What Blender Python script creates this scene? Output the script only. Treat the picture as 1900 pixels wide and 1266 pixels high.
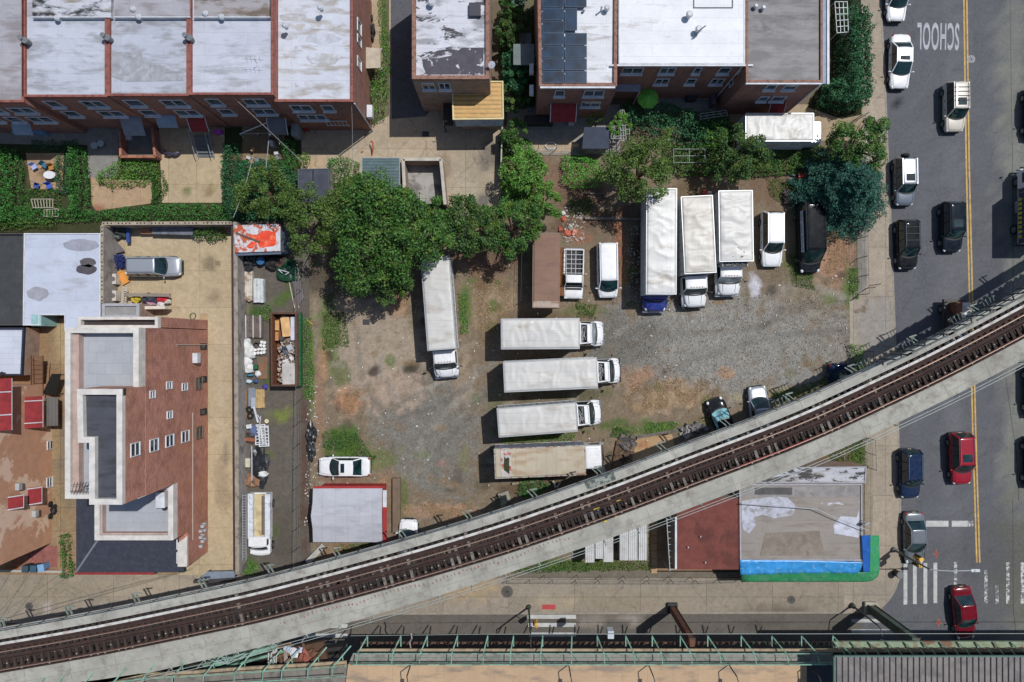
import bpy, bmesh, math, random
import numpy as np
from mathutils import Vector, Matrix, noise as mnoise
for o in list(bpy.data.objects): bpy.data.objects.remove(o)
R = math.radians
scene = bpy.context.scene
COL = scene.collection
# camera, sky, sun, exposure
H = 64.0; S = 20.0; CX, CY = 950.0, 633.0          # camera height; photo pixels per metre on the ground; image centre
cam_d = bpy.data.cameras.new("camera"); cam = bpy.data.objects.new("camera", cam_d); COL.objects.link(cam)
cam.location = (0, 0, H); cam.rotation_euler = (0, 0, 0)
cam_d.sensor_width = 36.0; cam_d.lens = 36.0*S*H/1900.0; cam_d.clip_end = 3000.0; cam_d.clip_start = 0.5
scene.camera = cam
SUN = Vector((0.41, 0.305, 1.0)).normalized()
elev = math.asin(SUN.z); azim = math.atan2(SUN.x, SUN.y)
world = bpy.data.worlds.new("World"); scene.world = world; world.use_nodes = True
wn = world.node_tree.nodes; wl = world.node_tree.links
bg = wn["Background"]; sky = wn.new("ShaderNodeTexSky"); sky.sky_type = 'NISHITA'; sky.sun_disc = False
sky.sun_elevation = elev; sky.sun_rotation = azim; sky.air_density = 1.0; sky.dust_density = 1.0; sky.ozone_density = 1.5
wl.new(sky.outputs[0], bg.inputs[0]); bg.inputs[1].default_value = 0.094
sd = bpy.data.lights.new("sun", 'SUN'); sd.energy = 3.65; sd.angle = R(0.55); sd.color = (1.0, 0.98, 0.95)
sun = bpy.data.objects.new("sun", sd); COL.objects.link(sun)
sun.rotation_euler = SUN.to_track_quat('Z', 'Y').to_euler(); sun.location = (60, 40, 140)
vs = scene.view_settings; vs.view_transform = 'Standard'; vs.look = 'None'; vs.exposure = 0.0; vs.gamma = 1.0
# helpers
def P(px, py, z=0.0):
 k = (H-z)/H/S
 return Vector(((px-CX)*k, (CY-py)*k, z))
def XY(px, py, z=0.0):
 p = P(px, py, z); return (p.x, p.y)
def lin(c, k=1.0):
 o = []
 for v in c[:3]:
  v = v/255.0
  v = v/12.92 if v <= 0.04045 else ((v+0.055)/1.055)**2.4
  o.append(min(v*k, 0.92))
 return (*o, 1.0)
def area(poly):
 return 0.5*sum(poly[i][0]*poly[(i+1) % len(poly)][1]-poly[(i+1) % len(poly)][0]*poly[i][1] for i in range(len(poly)))
def ccw(poly):
 return list(poly) if area(poly) > 0 else list(reversed(poly))
def inset(poly, d):
 poly = ccw(poly); n = len(poly); out = []
 for i in range(n):
  a = Vector(poly[i-1][:2]); b = Vector(poly[i][:2]); c = Vector(poly[(i+1) % n][:2])
  e1 = (b-a).normalized(); e2 = (c-b).normalized()
  n1 = Vector((-e1.y, e1.x)); n2 = Vector((-e2.y, e2.x))
  m = n1+n2; L = m.dot(n1)
  m = m/(L if abs(L) > 0.2 else 0.2)
  p = b+m*d; out.append((p.x, p.y))
 return out
class MB:
 def __init__(self): self.v = []; self.f = []
 def add(self, vs, fs):
  o = len(self.v); self.v += [tuple(p) for p in vs]; self.f += [tuple(i+o for i in f) for f in fs]; return self
 def box(self, c, s, rz=0.0, ry=0.0):
  m = Matrix.Rotation(rz, 3, 'Z') @ Matrix.Rotation(ry, 3, 'Y')
  vs = []
  for dz in (-.5, .5):
   for dx, dy in ((-.5, -.5), (.5, -.5), (.5, .5), (-.5, .5)):
    vs.append(Vector(c)+m @ Vector((dx*s[0], dy*s[1], dz*s[2])))
  return self.add(vs, [(3,2,1,0),(4,5,6,7),(0,1,5,4),(1,2,6,5),(2,3,7,6),(3,0,4,7)])
 def prism(self, poly, z0, z1, top=None):
  poly = list(poly); t = list(top) if top else poly
  if area(poly) < 0: poly = poly[::-1]; t = t[::-1]
  n = len(poly)
  vs = [(p[0], p[1], z0) for p in poly]+[(p[0], p[1], z1) for p in t]
  fs = [tuple(range(n-1, -1, -1)), tuple(range(n, 2*n))]
  fs += [(i, (i+1) % n, n+(i+1) % n, n+i) for i in range(n)]
  return self.add(vs, fs)
 def ring(self, outer, w, z0, z1):
  o = ccw(outer); i = inset(o, w); n = len(o)
  vs = [(p[0], p[1], z0) for p in o]+[(p[0], p[1], z1) for p in o]+[(p[0], p[1], z0) for p in i]+[(p[0], p[1], z1) for p in i]
  fs = []
  for k in range(n):
   j = (k+1) % n
   fs += [(k, j, n+j, n+k), (n+k, n+j, 3*n+j, 3*n+k), (3*n+k, 3*n+j, 2*n+j, 2*n+k), (2*n+k, 2*n+j, j, k)]
  return self.add(vs, fs)
 def tube(self, a, b, r, n=6, r2=None):
  a = Vector(a); b = Vector(b); d = (b-a)
  if d.length < 1e-5: return self
  d.normalize(); u = d.orthogonal().normalized(); w = d.cross(u); r2 = r if r2 is None else r2
  vs = [a+(u*math.cos(2*math.pi*i/n)+w*math.sin(2*math.pi*i/n))*r for i in range(n)]
  vs += [b+(u*math.cos(2*math.pi*i/n)+w*math.sin(2*math.pi*i/n))*r2 for i in range(n)]
  return self.add(vs, [(i, (i+1) % n, n+(i+1) % n, n+i) for i in range(n)]+[tuple(range(n-1, -1, -1)), tuple(range(n, 2*n))])
 def path(self, pts, r, n=6):
  for a, b in zip(pts, pts[1:]): self.tube(a, b, r, n)
  return self
 def bar(self, a, b, w, h):
  a = Vector(a); b = Vector(b); d = (b-a).normalized()
  u = d.cross(Vector((0, 0, 1)))
  u = u.normalized() if u.length > 1e-3 else Vector((1, 0, 0)); v = u.cross(d).normalized()
  vs = [q+u*sx*w/2+v*sy*h/2 for q in (a, b) for sx, sy in ((-1,-1),(1,-1),(1,1),(-1,1))]
  return self.add(vs, [(0,1,2,3),(7,6,5,4),(0,4,5,1),(1,5,6,2),(2,6,7,3),(3,7,4,0)])
 def cyl(self, c, r, z0, z1, n=16, r2=None):
  return self.tube((c[0], c[1], z0), (c[0], c[1], z1), r, n, r2)
 def quad(self, a, b, c, d): return self.add([a, b, c, d], [(0, 1, 2, 3)])
 def grid(self, fn, nu, nv):
  vs = [fn(i/nu, j/nv) for j in range(nv+1) for i in range(nu+1)]
  return self.add(vs, [(j*(nu+1)+i, j*(nu+1)+i+1, (j+1)*(nu+1)+i+1, (j+1)*(nu+1)+i) for j in range(nv) for i in range(nu)])
 def shell(self, fn, nu, nv, t):            # a curved sheet with thickness t downwards
  n0 = len(self.v); self.grid(fn, nu, nv); top = self.v[n0:]
  m = len(top); self.v += [(p[0], p[1], p[2]-t) for p in top]
  for j in range(nv):
   for i in range(nu):
    a = n0+m+j*(nu+1)+i; self.f.append((a, a+nu+1, a+nu+2, a+1))
  edge = [i for i in range(nu+1)]+[j*(nu+1)+nu for j in range(1, nv+1)]+[nv*(nu+1)+i for i in range(nu-1, -1, -1)]+[j*(nu+1) for j in range(nv-1, 0, -1)]
  for a, b in zip(edge, edge[1:]+edge[:1]): self.f.append((n0+b, n0+a, n0+m+a, n0+m+b))
  return self
 def blob(self, c, r, seed=0, sq=(1, 1, 1), rough=.25, sub=1):
  bm = bmesh.new(); bmesh.ops.create_icosphere(bm, subdivisions=sub, radius=1.0)
  rnd = random.Random(seed)
  off = Vector((rnd.uniform(-50, 50), rnd.uniform(-50, 50), 3))
  vs = []
  for v in bm.verts:
   k = 1+rough*mnoise.noise(v.co*1.7+off)*2
   vs.append((c[0]+v.co.x*r*sq[0]*k, c[1]+v.co.y*r*sq[1]*k, c[2]+v.co.z*r*sq[2]*k))
  fs = [tuple(v.index for v in f.verts) for f in bm.faces]; bm.free()
  return self.add(vs, fs)
 def build(self, name, mat, parent=None, smooth=False, bevel=0, subsurf=0, local=False, auto=False):
  """one mesh object.  local=False: vertices are world coordinates and are moved into the thing's own frame"""
  me = bpy.data.meshes.new(name)
  if parent is None:
   if local: off = Vector((0, 0, 0))
   else:
    a = np.array(self.v); off = Vector(((a[:, 0].min()+a[:, 0].max())/2, (a[:, 1].min()+a[:, 1].max())/2, a[:, 2].min()))
  else:
   r = parent
   while r.parent: r = r.parent
   off = Vector((0, 0, 0)) if local else r.location
  me.from_pydata([(v[0]-off.x, v[1]-off.y, v[2]-off.z) for v in self.v], [], self.f)
  me.materials.append(mat);
  if smooth: me.polygons.foreach_set("use_smooth", [True]*len(me.polygons))
  me.update()
  o = bpy.data.objects.new(name, me); COL.objects.link(o)
  if parent is None:
   if not local: o.location = off
  else: o.parent = parent
  if bevel:
   b = o.modifiers.new("bevel", 'BEVEL'); b.width = bevel; b.segments = 2; b.limit_method = 'ANGLE'; b.angle_limit = R(40)
  if subsurf:
   s = o.modifiers.new("subsurf", 'SUBSURF'); s.levels = subsurf; s.render_levels = subsurf
  return o
def tag(o, label=None, cat=None, group=None, kind=None):
 if label: o['label'] = label
 if cat: o['category'] = cat
 if group: o['group'] = group
 if kind: o['kind'] = kind
 return o
def thing(name, label, cat, loc, rz=0.0, group=None):
 o = bpy.data.objects.new(name, None); COL.objects.link(o); o.empty_display_size = 0.3
 o.location = loc; o.rotation_euler = (0, 0, rz)
 return tag(o, label, cat, group)
def struct(mb, name, mat, **k): return tag(mb.build(name, mat, **k), kind='structure')
def kids(o): return [c for c in COL.objects if c.parent == o]
def dup(root, loc, rz=0.0, label=None):
 c = root.copy(); COL.objects.link(c); c.location = loc; c.rotation_euler = (0, 0, rz)
 if label: c['label'] = label
 for ch in list(root.children):
  d = ch.copy(); COL.objects.link(d); d.parent = c
  for g in list(ch.children):
   e = g.copy(); COL.objects.link(e); e.parent = d
 return c
# materials
MATS = {}
def nodes(name):
 m = bpy.data.materials.new(name); m.use_nodes = True; nt = m.node_tree
 b = nt.nodes["Principled BSDF"]
 return m, nt, b
def N(nt, t, **k):
 n = nt.nodes.new(t)
 for a, v in k.items():
  if a in n.inputs: n.inputs[a].default_value = v
  else: setattr(n, a, v)
 return n
def mixc(nt, a, b, f, mode='MIX'):
 n = nt.nodes.new("ShaderNodeMix"); n.data_type = 'RGBA'; n.blend_type = mode; n.clamp_factor = True
 for s, v in ((0, f), (6, a), (7, b)):
  if isinstance(v, (int, float, tuple)): n.inputs[s].default_value = v
  else: nt.links.new(v, n.inputs[s])
 return n.outputs[2]
def ramp(nt, src, p0, p1, c0=(0, 0, 0, 1), c1=(1, 1, 1, 1)):
 r = nt.nodes.new("ShaderNodeValToRGB"); r.color_ramp.elements[0].position = p0; r.color_ramp.elements[1].position = p1
 r.color_ramp.elements[0].color = c0; r.color_ramp.elements[1].color = c1
 nt.links.new(src, r.inputs[0]); return r.outputs[0]
def noise(nt, vec, scale, detail=4, rough=.6, dist=0.0):
 n = nt.nodes.new("ShaderNodeTexNoise"); n.inputs["Scale"].default_value = scale; n.inputs["Detail"].default_value = detail
 n.inputs["Roughness"].default_value = rough; n.inputs["Distortion"].default_value = dist
 nt.links.new(vec, n.inputs["Vector"]); return n.outputs[0]
def pos(nt, scale=(1, 1, 1), loc=(0, 0, 0), rz=0.0):
 g = nt.nodes.new("ShaderNodeNewGeometry"); m = nt.nodes.new("ShaderNodeMapping")
 m.inputs["Scale"].default_value = scale; m.inputs["Location"].default_value = loc; m.inputs["Rotation"].default_value = (0, 0, rz)
 nt.links.new(g.outputs["Position"], m.inputs[0]); return m.outputs[0]
def bump(nt, b, h, strength=.3, dist=.02):
 n = nt.nodes.new("ShaderNodeBump"); n.inputs["Strength"].default_value = strength; n.inputs["Distance"].default_value = dist
 nt.links.new(h, n.inputs["Height"]); nt.links.new(n.outputs[0], b.inputs["Normal"])
def mat(name, c, rough=.75, metal=0.0, var=.18, vs_=1.5, fine=.15, fs=14.0, bmp=.15, k=.85, spec=.35, coat=0.0, c2=None, c2s=.8, c2p=(.5, .62), seed=0):
 """mottled surface: base colour, soft large variation, fine grain, optional second colour in patches (stains, wear)"""
 if name in MATS: return MATS[name]
 m, nt, b = nodes(name)
 v = pos(nt, loc=(seed*3.7, seed*1.9, 0))
 base = lin(c, k)
 dark = tuple(x*(1-var) for x in base[:3])+(1,); lite = tuple(min(x*(1+var), .92) for x in base[:3])+(1,)
 n1 = noise(nt, v, vs_, 5, .6); col = mixc(nt, dark, lite, ramp(nt, n1, .3, .7))
 if c2 is not None:
  col = mixc(nt, col, lin(c2, k), ramp(nt, noise(nt, pos(nt, loc=(11+seed, 5, 2)), c2s, 7, .65, .3), *c2p))
 n2 = noise(nt, v, fs, 3, .7)
 col = mixc(nt, col, mixc(nt, col, (.25, .25, .25, 1), 1.0, 'MULTIPLY'), mixc(nt, (0, 0, 0, 1), (fine*2,)*3+(1,), ramp(nt, n2, .45, .8)))
 nt.links.new(col, b.inputs["Base Color"])
 b.inputs["Roughness"].default_value = rough; b.inputs["Metallic"].default_value = metal
 b.inputs["Specular IOR Level"].default_value = spec; b.inputs["Coat Weight"].default_value = coat; b.inputs["Coat Roughness"].default_value = .08
 if bmp: bump(nt, b, n2, bmp)
 MATS[name] = m; return m
def paint(c, name=None, k=.8, rough=.38, metal=0.0, dust=.12):
 name = name or "paint_%d_%d_%d" % tuple(c[:3])
 if name in MATS: return MATS[name]
 m, nt, b = nodes(name); v = pos(nt)
 base = lin(c, k); d = mixc(nt, base, (.30, .27, .22, 1), mixc(nt, (0, 0, 0, 1), (dust*2,)*3+(1,), ramp(nt, noise(nt, v, 2.3, 6, .7), .4, .75)))
 nt.links.new(d, b.inputs["Base Color"]); dk_ = max(c[:3]) < 110; b.inputs["Roughness"].default_value = .09 if dk_ else rough; b.inputs["Metallic"].default_value = metal; b.inputs["Coat Weight"].default_value = 0 if dk_ else .4; b.inputs["Coat Roughness"].default_value = .1; b.inputs["Specular IOR Level"].default_value = .12 if dk_ else .5
 MATS[name] = m; return m
def flat(name, c, rough=.6, k=.85, metal=0.0, spec=.4):
 return mat(name, c, rough, metal, var=.12, vs_=3, fine=.08, fs=20, bmp=0, k=k, spec=spec)
def glassy(name, c=(14, 30, 32), rough=.06, spec=.6):
 if name in MATS: return MATS[name]
 m, nt, b = nodes(name); v = pos(nt)
 nt.links.new(mixc(nt, lin(c, .6), lin(c, 1.8), ramp(nt, noise(nt, v, 1.2, 2), .35, .7)), b.inputs["Base Color"])
 b.inputs["Roughness"].default_value = rough; b.inputs["Specular IOR Level"].default_value = spec
 MATS[name] = m; return m
def brick(name, c1=(135, 78, 62), c2=(112, 62, 50), mortar=(150, 135, 120), k=.8, w=.22, h=.075, patch=None):
 if name in MATS: return MATS[name]
 m, nt, b = nodes(name)
 g = nt.nodes.new("ShaderNodeNewGeometry"); sx = nt.nodes.new("ShaderNodeSeparateXYZ"); nt.links.new(g.outputs["Position"], sx.inputs[0])
 ad = N(nt, "ShaderNodeMath", operation='ADD'); nt.links.new(sx.outputs[0], ad.inputs[0]); nt.links.new(sx.outputs[1], ad.inputs[1])
 cb = nt.nodes.new("ShaderNodeCombineXYZ"); nt.links.new(ad.outputs[0], cb.inputs[0]); nt.links.new(sx.outputs[2], cb.inputs[1])
 br = nt.nodes.new("ShaderNodeTexBrick"); nt.links.new(cb.outputs[0], br.inputs["Vector"])
 br.inputs["Color1"].default_value = lin(c1, k); br.inputs["Color2"].default_value = lin(c2, k); br.inputs["Mortar"].default_value = lin(mortar, k)
 br.inputs["Scale"].default_value = 1.0; br.inputs["Brick Width"].default_value = w; br.inputs["Row Height"].default_value = h; br.inputs["Mortar Size"].default_value = .010
 v = pos(nt)
 col = mixc(nt, br.outputs[0], mixc(nt, br.outputs[0], (.45, .42, .42, 1), 1.0, 'MULTIPLY'), ramp(nt, noise(nt, v, .9, 6, .7), .45, .8))
 col = mixc(nt, col, mixc(nt, col, lin((176, 120, 84), k), .55), ramp(nt, noise(nt, pos(nt, scale=(1, 1, .35), loc=(7, 0, 3)), .5, 5, .7), .5, .7))
 nt.links.new(col, b.inputs["Base Color"]); b.inputs["Roughness"].default_value = .85; bump(nt, b, br.outputs[1], .3, .01)
 MATS[name] = m; return m
def roofmat(name, c, stain=(120, 118, 122), amt=.55, seam=1.0, seamx=6.0, dark=None, damt=.62, rough=.6, k=.85, seed=0, rz=0.0, edge=.03):
 """roll roofing: long strips with thin seams, soft grey soiling, optional worn-through dark patches with ragged edges"""
 if name in MATS: return MATS[name]
 m, nt, b = nodes(name); v = pos(nt, loc=(seed*5.3, seed*2.1, 0), rz=rz)
 base = mixc(nt, lin(c, k), tuple(x*.86 for x in lin(c, k)[:3])+(1,), ramp(nt, noise(nt, v, .7, 6, .65), .3, .7))
 st = noise(nt, pos(nt, scale=(.45, 1.5, 1), loc=(seed*2.3, 4+seed, 0), rz=rz), .8, 6, .62, .2)
 col = mixc(nt, base, lin(stain, k), ramp(nt, st, amt, amt+.14))
 if dark: col = mixc(nt, col, lin(dark, k), ramp(nt, noise(nt, pos(nt, scale=(.6, 1.6, 1), loc=(seed*1.3, 9, 0), rz=rz), .55, 9, .72, .25), damt, damt+edge))
 br = nt.nodes.new("ShaderNodeTexBrick"); nt.links.new(v, br.inputs["Vector"]); br.inputs["Scale"].default_value = 1.0
 br.inputs["Brick Width"].default_value = seamx; br.inputs["Row Height"].default_value = seam; br.inputs["Mortar Size"].default_value = .018; br.inputs["Mortar Smooth"].default_value = .6
 br.inputs["Color1"].default_value = (1, 1, 1, 1); br.inputs["Color2"].default_value = (.93, .93, .94, 1); br.inputs["Mortar"].default_value = (.72, .72, .73, 1)
 col = mixc(nt, col, br.outputs[0], 1.0, 'MULTIPLY')
 n2 = noise(nt, v, 9, 5, .7); col = mixc(nt, col, mixc(nt, col, (.55, .55, .56, 1), 1.0, 'MULTIPLY'), ramp(nt, n2, .56, .85))
 nt.links.new(col, b.inputs["Base Color"]); b.inputs["Roughness"].default_value = rough; bump(nt, b, n2, .12)
 MATS[name] = m; return m
def corrug(name, c, period=.3, axis=0, k=.85, rough=.5, metal=.0, rust=None, ramt=.58, depth=.6, rz=0.0):
 if name in MATS: return MATS[name]
 m, nt, b = nodes(name); v = pos(nt, rz=rz)
 w = nt.nodes.new("ShaderNodeTexWave"); w.bands_direction = 'X' if axis == 0 else 'Y'; w.inputs["Scale"].default_value = 1/period/ (math.pi*2)*math.pi*1.0
 nt.links.new(v, w.inputs["Vector"])
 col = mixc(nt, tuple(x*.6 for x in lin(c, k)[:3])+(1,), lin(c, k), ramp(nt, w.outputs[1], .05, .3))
 col = mixc(nt, col, mixc(nt, col, (.7, .68, .66, 1), 1.0, 'MULTIPLY'), ramp(nt, noise(nt, pos(nt), 1.3, 6, .7), .45, .7))
 if rust: col = mixc(nt, col, lin(rust, k), ramp(nt, noise(nt, pos(nt, loc=(3, 8, 0)), 1.4, 8, .75, .3), ramt, ramt+.08))
 nt.links.new(col, b.inputs["Base Color"]); b.inputs["Roughness"].default_value = rough; b.inputs["Metallic"].default_value = metal
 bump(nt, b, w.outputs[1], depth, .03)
 MATS[name] = m; return m
def leafmat(name, c, k=.96, spread=.85, hue=(160, 175, 60), rough=.55):
 if name in MATS: return MATS[name]
 m, nt, b = nodes(name); g = nt.nodes.new("ShaderNodeNewGeometry"); v = pos(nt)
 base = lin(c, k); d = tuple(x*(1-spread) for x in base[:3])+(1,); l = tuple(x*(1+spread*1.1) for x in base[:3])+(1,)
 col = mixc(nt, d, l, g.outputs["Random Per Island"])
 col = mixc(nt, col, lin(hue, k*.9), mixc(nt, (0, 0, 0, 1), (.38, .38, .38, 1), ramp(nt, noise(nt, v, 1.1, 4), .5, .75)))
 nt.links.new(col, b.inputs["Base Color"]); b.inputs["Roughness"].default_value = rough; b.inputs["Specular IOR Level"].default_value = .3
 tr = nt.nodes.new("ShaderNodeBsdfTranslucent"); nt.links.new(col, tr.inputs[0]); mx = nt.nodes.new("ShaderNodeMixShader"); mx.inputs[0].default_value = .22
 nt.links.new(b.outputs[0], mx.inputs[1]); nt.links.new(tr.outputs[0], mx.inputs[2])
 nt.links.new(mx.outputs[0], nt.nodes["Material Output"].inputs[0])
 MATS[name] = m; return m
def groundmat(name, grain=1.0, joints=None, rough=.95, jcol=(.45, .44, .42, 1), jr=0.0, joff=(0, 0), crack=0.0):
 """colour from the sheet's own surface-colour attribute (soil, gravel, weeds), broken up by grain, optional slab joints"""
 if name in MATS: return MATS[name]
 m, nt, b = nodes(name); v = pos(nt)
 at = nt.nodes.new("ShaderNodeVertexColor"); at.layer_name = "surface"
 vo = nt.nodes.new("ShaderNodeTexVoronoi"); vo.inputs["Scale"].default_value = 13.0; nt.links.new(v, vo.inputs["Vector"])
 gr = mixc(nt, (.55, .55, .55, 1), (1.6, 1.6, 1.6, 1), ramp(nt, vo.outputs["Color"], .05, .95))
 fn = mixc(nt, (.62, .62, .62, 1), (1.4, 1.4, 1.4, 1), ramp(nt, noise(nt, v, 3.2, 9, .82), .3, .7))
 col = mixc(nt, at.outputs[0], fn, min(1.0, .35+.6*grain), 'MULTIPLY')
 ga = N(nt, "ShaderNodeMath", operation='MULTIPLY'); nt.links.new(at.outputs[1], ga.inputs[0]); ga.inputs[1].default_value = grain
 col = mixc(nt, col, mixc(nt, col, gr, 1.0, 'MULTIPLY'), ga.outputs[0])
 if joints:
  vj = pos(nt, loc=(joff[0], joff[1], 0), rz=jr)
  br = nt.nodes.new("ShaderNodeTexBrick"); nt.links.new(vj, br.inputs["Vector"]); br.inputs["Scale"].default_value = 1.0; br.offset = 0.0
  br.inputs["Brick Width"].default_value = joints[0]; br.inputs["Row Height"].default_value = joints[1]; br.inputs["Mortar Size"].default_value = .02; br.inputs["Mortar Smooth"].default_value = .3
  br.inputs["Color1"].default_value = (1, 1, 1, 1); br.inputs["Color2"].default_value = (.9, .9, .9, 1); br.inputs["Mortar"].default_value = jcol
  col = mixc(nt, col, br.outputs[0], 1.0, 'MULTIPLY')
 if crack:
  vc = nt.nodes.new("ShaderNodeTexVoronoi"); vc.feature = 'DISTANCE_TO_EDGE'; vc.inputs["Scale"].default_value = .28
  wv = nt.nodes.new("ShaderNodeVectorMath"); wv.operation = 'ADD'; nt.links.new(v, wv.inputs[0])
  nn = nt.nodes.new("ShaderNodeTexNoise"); nn.inputs["Scale"].default_value = 1.2; nn.inputs["Detail"].default_value = 6; nt.links.new(v, nn.inputs["Vector"]); nt.links.new(nn.outputs[1], wv.inputs[1])
  nt.links.new(wv.outputs[0], vc.inputs["Vector"])
  col = mixc(nt, mixc(nt, col, (.5, .5, .5, 1), crack, 'MULTIPLY'), col, ramp(nt, vc.outputs[0], .0, .012))
 nt.links.new(col, b.inputs["Base Color"]); b.inputs["Roughness"].default_value = rough; b.inputs["Specular IOR Level"].default_value = .2
 bump(nt, b, vo.outputs[0], .25, .02)
 MATS[name] = m; return m
def inpoly(x, y, poly):
 c = False; j = len(poly)-1
 for i in range(len(poly)):
  xi, yi = poly[i]; xj, yj = poly[j]
  if (yi > y) != (yj > y) and x < (xj-xi)*(y-yi)/(yj-yi)+xi: c = not c
  j = i
 return c
def blobcolor(px, py, base, blobs, g0):
 """mix of surface kinds at a place; blobs: (px, py, rx, ry, colour, weight, grain)"""
 r, g, b = base[:3]; gr = g0
 v = Vector((px*.02, py*.02, 0)); n1 = mnoise.fractal(v*1.6, 1.0, 2.0, 4)*.9; n2 = mnoise.fractal(v*3.7+Vector((9, 3, 1)), 1.0, 2.0, 4)*.8
 for (bx, by, rx, ry, c, w, gg) in blobs:
  if abs(px-bx) > 2*rx or abs(py-by) > 2*ry: continue
  d = math.hypot((px-bx)/rx, (py-by)/ry)
  if d > 2: continue
  t = (1.05-d)*2.2+n1*1.5+n2*.9
  t = max(0.0, min(1.0, t*.8+.2))*w
  if d > 1.6: t *= (2-d)/.4
  if t <= 0: continue
  r += (c[0]-r)*t; g += (c[1]-g)*t; b += (c[2]-b)*t; gr += (gg-gr)*t
 k = 1+n2*.16
 return (r*k, g*k, b*k, gr)
def sheet(name, poly_px, z, base, blobs, m, step=.3, g0=.3, z0=-.3, k=.85, relief=0.0, quad=True):
 """ground sheet cut from a grid, coloured by what lies there"""
 poly = ccw([XY(a, b) for a, b in poly_px])
 bm = bmesh.new()
 if not step: step = 1.5
 bm.faces.new([bm.verts.new((x, y, z)) for x, y in poly])
 xs = [p[0] for p in poly]; ys = [p[1] for p in poly]
 x = min(xs)+step
 while x < max(xs):
  bmesh.ops.bisect_plane(bm, geom=bm.verts[:]+bm.edges[:]+bm.faces[:], plane_co=(x, 0, 0), plane_no=(1, 0, 0), dist=1e-4); x += step
 y = min(ys)+step
 while y < max(ys):
  bmesh.ops.bisect_plane(bm, geom=bm.verts[:]+bm.edges[:]+bm.faces[:], plane_co=(0, y, 0), plane_no=(0, 1, 0), dist=1e-4); y += step
 inner = set(v for v in bm.verts if not v.is_boundary)
 bnd = [e for e in bm.edges if e.is_boundary]
 if relief:
  for v in inner: v.co.z += relief*(mnoise.fractal(v.co*.5, 1.0, 2.0, 3))
 me = bpy.data.meshes.new(name)
 r = bmesh.ops.extrude_edge_only(bm, edges=bnd)
 for v in [g for g in r['geom'] if isinstance(g, bmesh.types.BMVert)]: v.co.z = z0
 bm.to_mesh(me); bm.free()
 me.materials.append(m)
 at = me.color_attributes.new("surface", 'FLOAT_COLOR', 'POINT')
 lb = lin(base, k); lbl = [(a, b, c, d, lin(e, k), f, g) for a, b, c, d, e, f, g in blobs]
 arr = np.zeros((len(me.vertices), 4), dtype=np.float32)
 for i, v in enumerate(me.vertices):
  arr[i] = blobcolor(v.co.x*S+CX, CY-v.co.y*S, lb, lbl, g0)
 arr = np.clip(arr, 0.004, 1.0)
 at.data.foreach_set("color", arr.ravel())
 o = bpy.data.objects.new(name, me); COL.objects.link(o)
 return tag(o, kind='structure')
# leaves
def leaves_obj(name, pts, nrm, size, m, parent=None, seed=0, aspect=.6, jitter=.9, off=None):
 rng = np.random.default_rng(seed); n = len(pts); pts = np.asarray(pts, float)
 nrm = np.asarray(nrm, float)+rng.normal(0, jitter, (n, 3)); nrm /= np.linalg.norm(nrm, axis=1)[:, None]+1e-9
 t = rng.normal(0, 1, (n, 3)); u = np.cross(nrm, t); u /= np.linalg.norm(u, axis=1)[:, None]+1e-9; w = np.cross(nrm, u)
 s = size*rng.uniform(.55, 1.35, n)[:, None]
 a = pts-u*s*.5; b = pts+w*s*.5*aspect+nrm*s*.08; c = pts+u*s*.5; d = pts-w*s*.5*aspect+nrm*s*.08
 V = np.stack([a, b, c, d], 1).reshape(-1, 3)
 if parent is not None:
  r = parent
  while r.parent: r = r.parent
  V = V-np.array(r.location)
 else: V = V-np.array(off if off is not None else (0, 0, 0))
 me = bpy.data.meshes.new(name)
 me.vertices.add(4*n); me.vertices.foreach_set("co", V.ravel())
 me.loops.add(4*n); me.loops.foreach_set("vertex_index", np.arange(4*n, dtype=np.int32))
 me.polygons.add(n); me.polygons.foreach_set("loop_start", np.arange(0, 4*n, 4, dtype=np.int32))
 me.update(calc_edges=True); me.materials.append(m)
 o = bpy.data.objects.new(name, me); COL.objects.link(o)
 if parent is not None: o.parent = parent
 elif off is not None: o.location = off
 return o
# SETTING: ground, roads, pavements
SOIL = (112, 99, 83); GRAVEL = (134, 131, 125); TAN = (158, 142, 122); DRY = (152, 128, 96); GREEN = (84, 104, 48); DGREEN = (52, 78, 36); DARK = (66, 58, 50)
CONC = (186, 170, 146); CONC2 = (150, 140, 126); ASPH = (96, 97, 101)
m_ground = groundmat("far_ground", .6)
struct(MB().quad((-500, -500, -.02), (500, -500, -.02), (500, 500, -.02), (-500, 500, -.02)), "ground", mat("base_soil", SOIL, .95, c2=(90, 100, 60), c2s=.3), local=True)
asph = groundmat("asphalt", .32, rough=.9, crack=.4)
av = [(1600, -900), (3200, -900), (3200, 2400), (1600, 2400)]
sheet("avenue_road", av, .006, ASPH, [(1880+i*2, 100+i*150, 34, 130, (124, 124, 116), .7, .3) for i in range(9)] +
  [(1890, 1040, 60, 120, (92, 92, 84), .8, .5), (1770, 600, 26, 800, (112, 113, 116), .4, .3), (1716, 500, 10, 900, (96, 98, 104), .6, .3), (1690, 60, 8, 6, (50, 50, 52), .9, .2), (1662, 190, 7, 5, (40, 40, 44), .9, .2), (1810, 1030, 90, 50, (84, 85, 88), .5, .3)], asph, step=.8, g0=.25, z0=-.2)
st = [(-900, 1128), (1602, 1128), (1602, 1290), (-900, 1290)]
sheet("cross_street", st, .002, (100, 95, 88), [(1100, 1150, 30, 18, (140, 132, 122), .8, .3), (1180, 1148, 24, 12, (158, 150, 140), .8, .3), (1410, 1160, 40, 10, (84, 80, 74), .8, .3), (640, 1160, 90, 22, (112, 104, 94), .6, .3), (800, 1160, 180, 14, (104, 98, 90), .5, .3)], asph, step=.6, g0=.2, z0=-.2)
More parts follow.
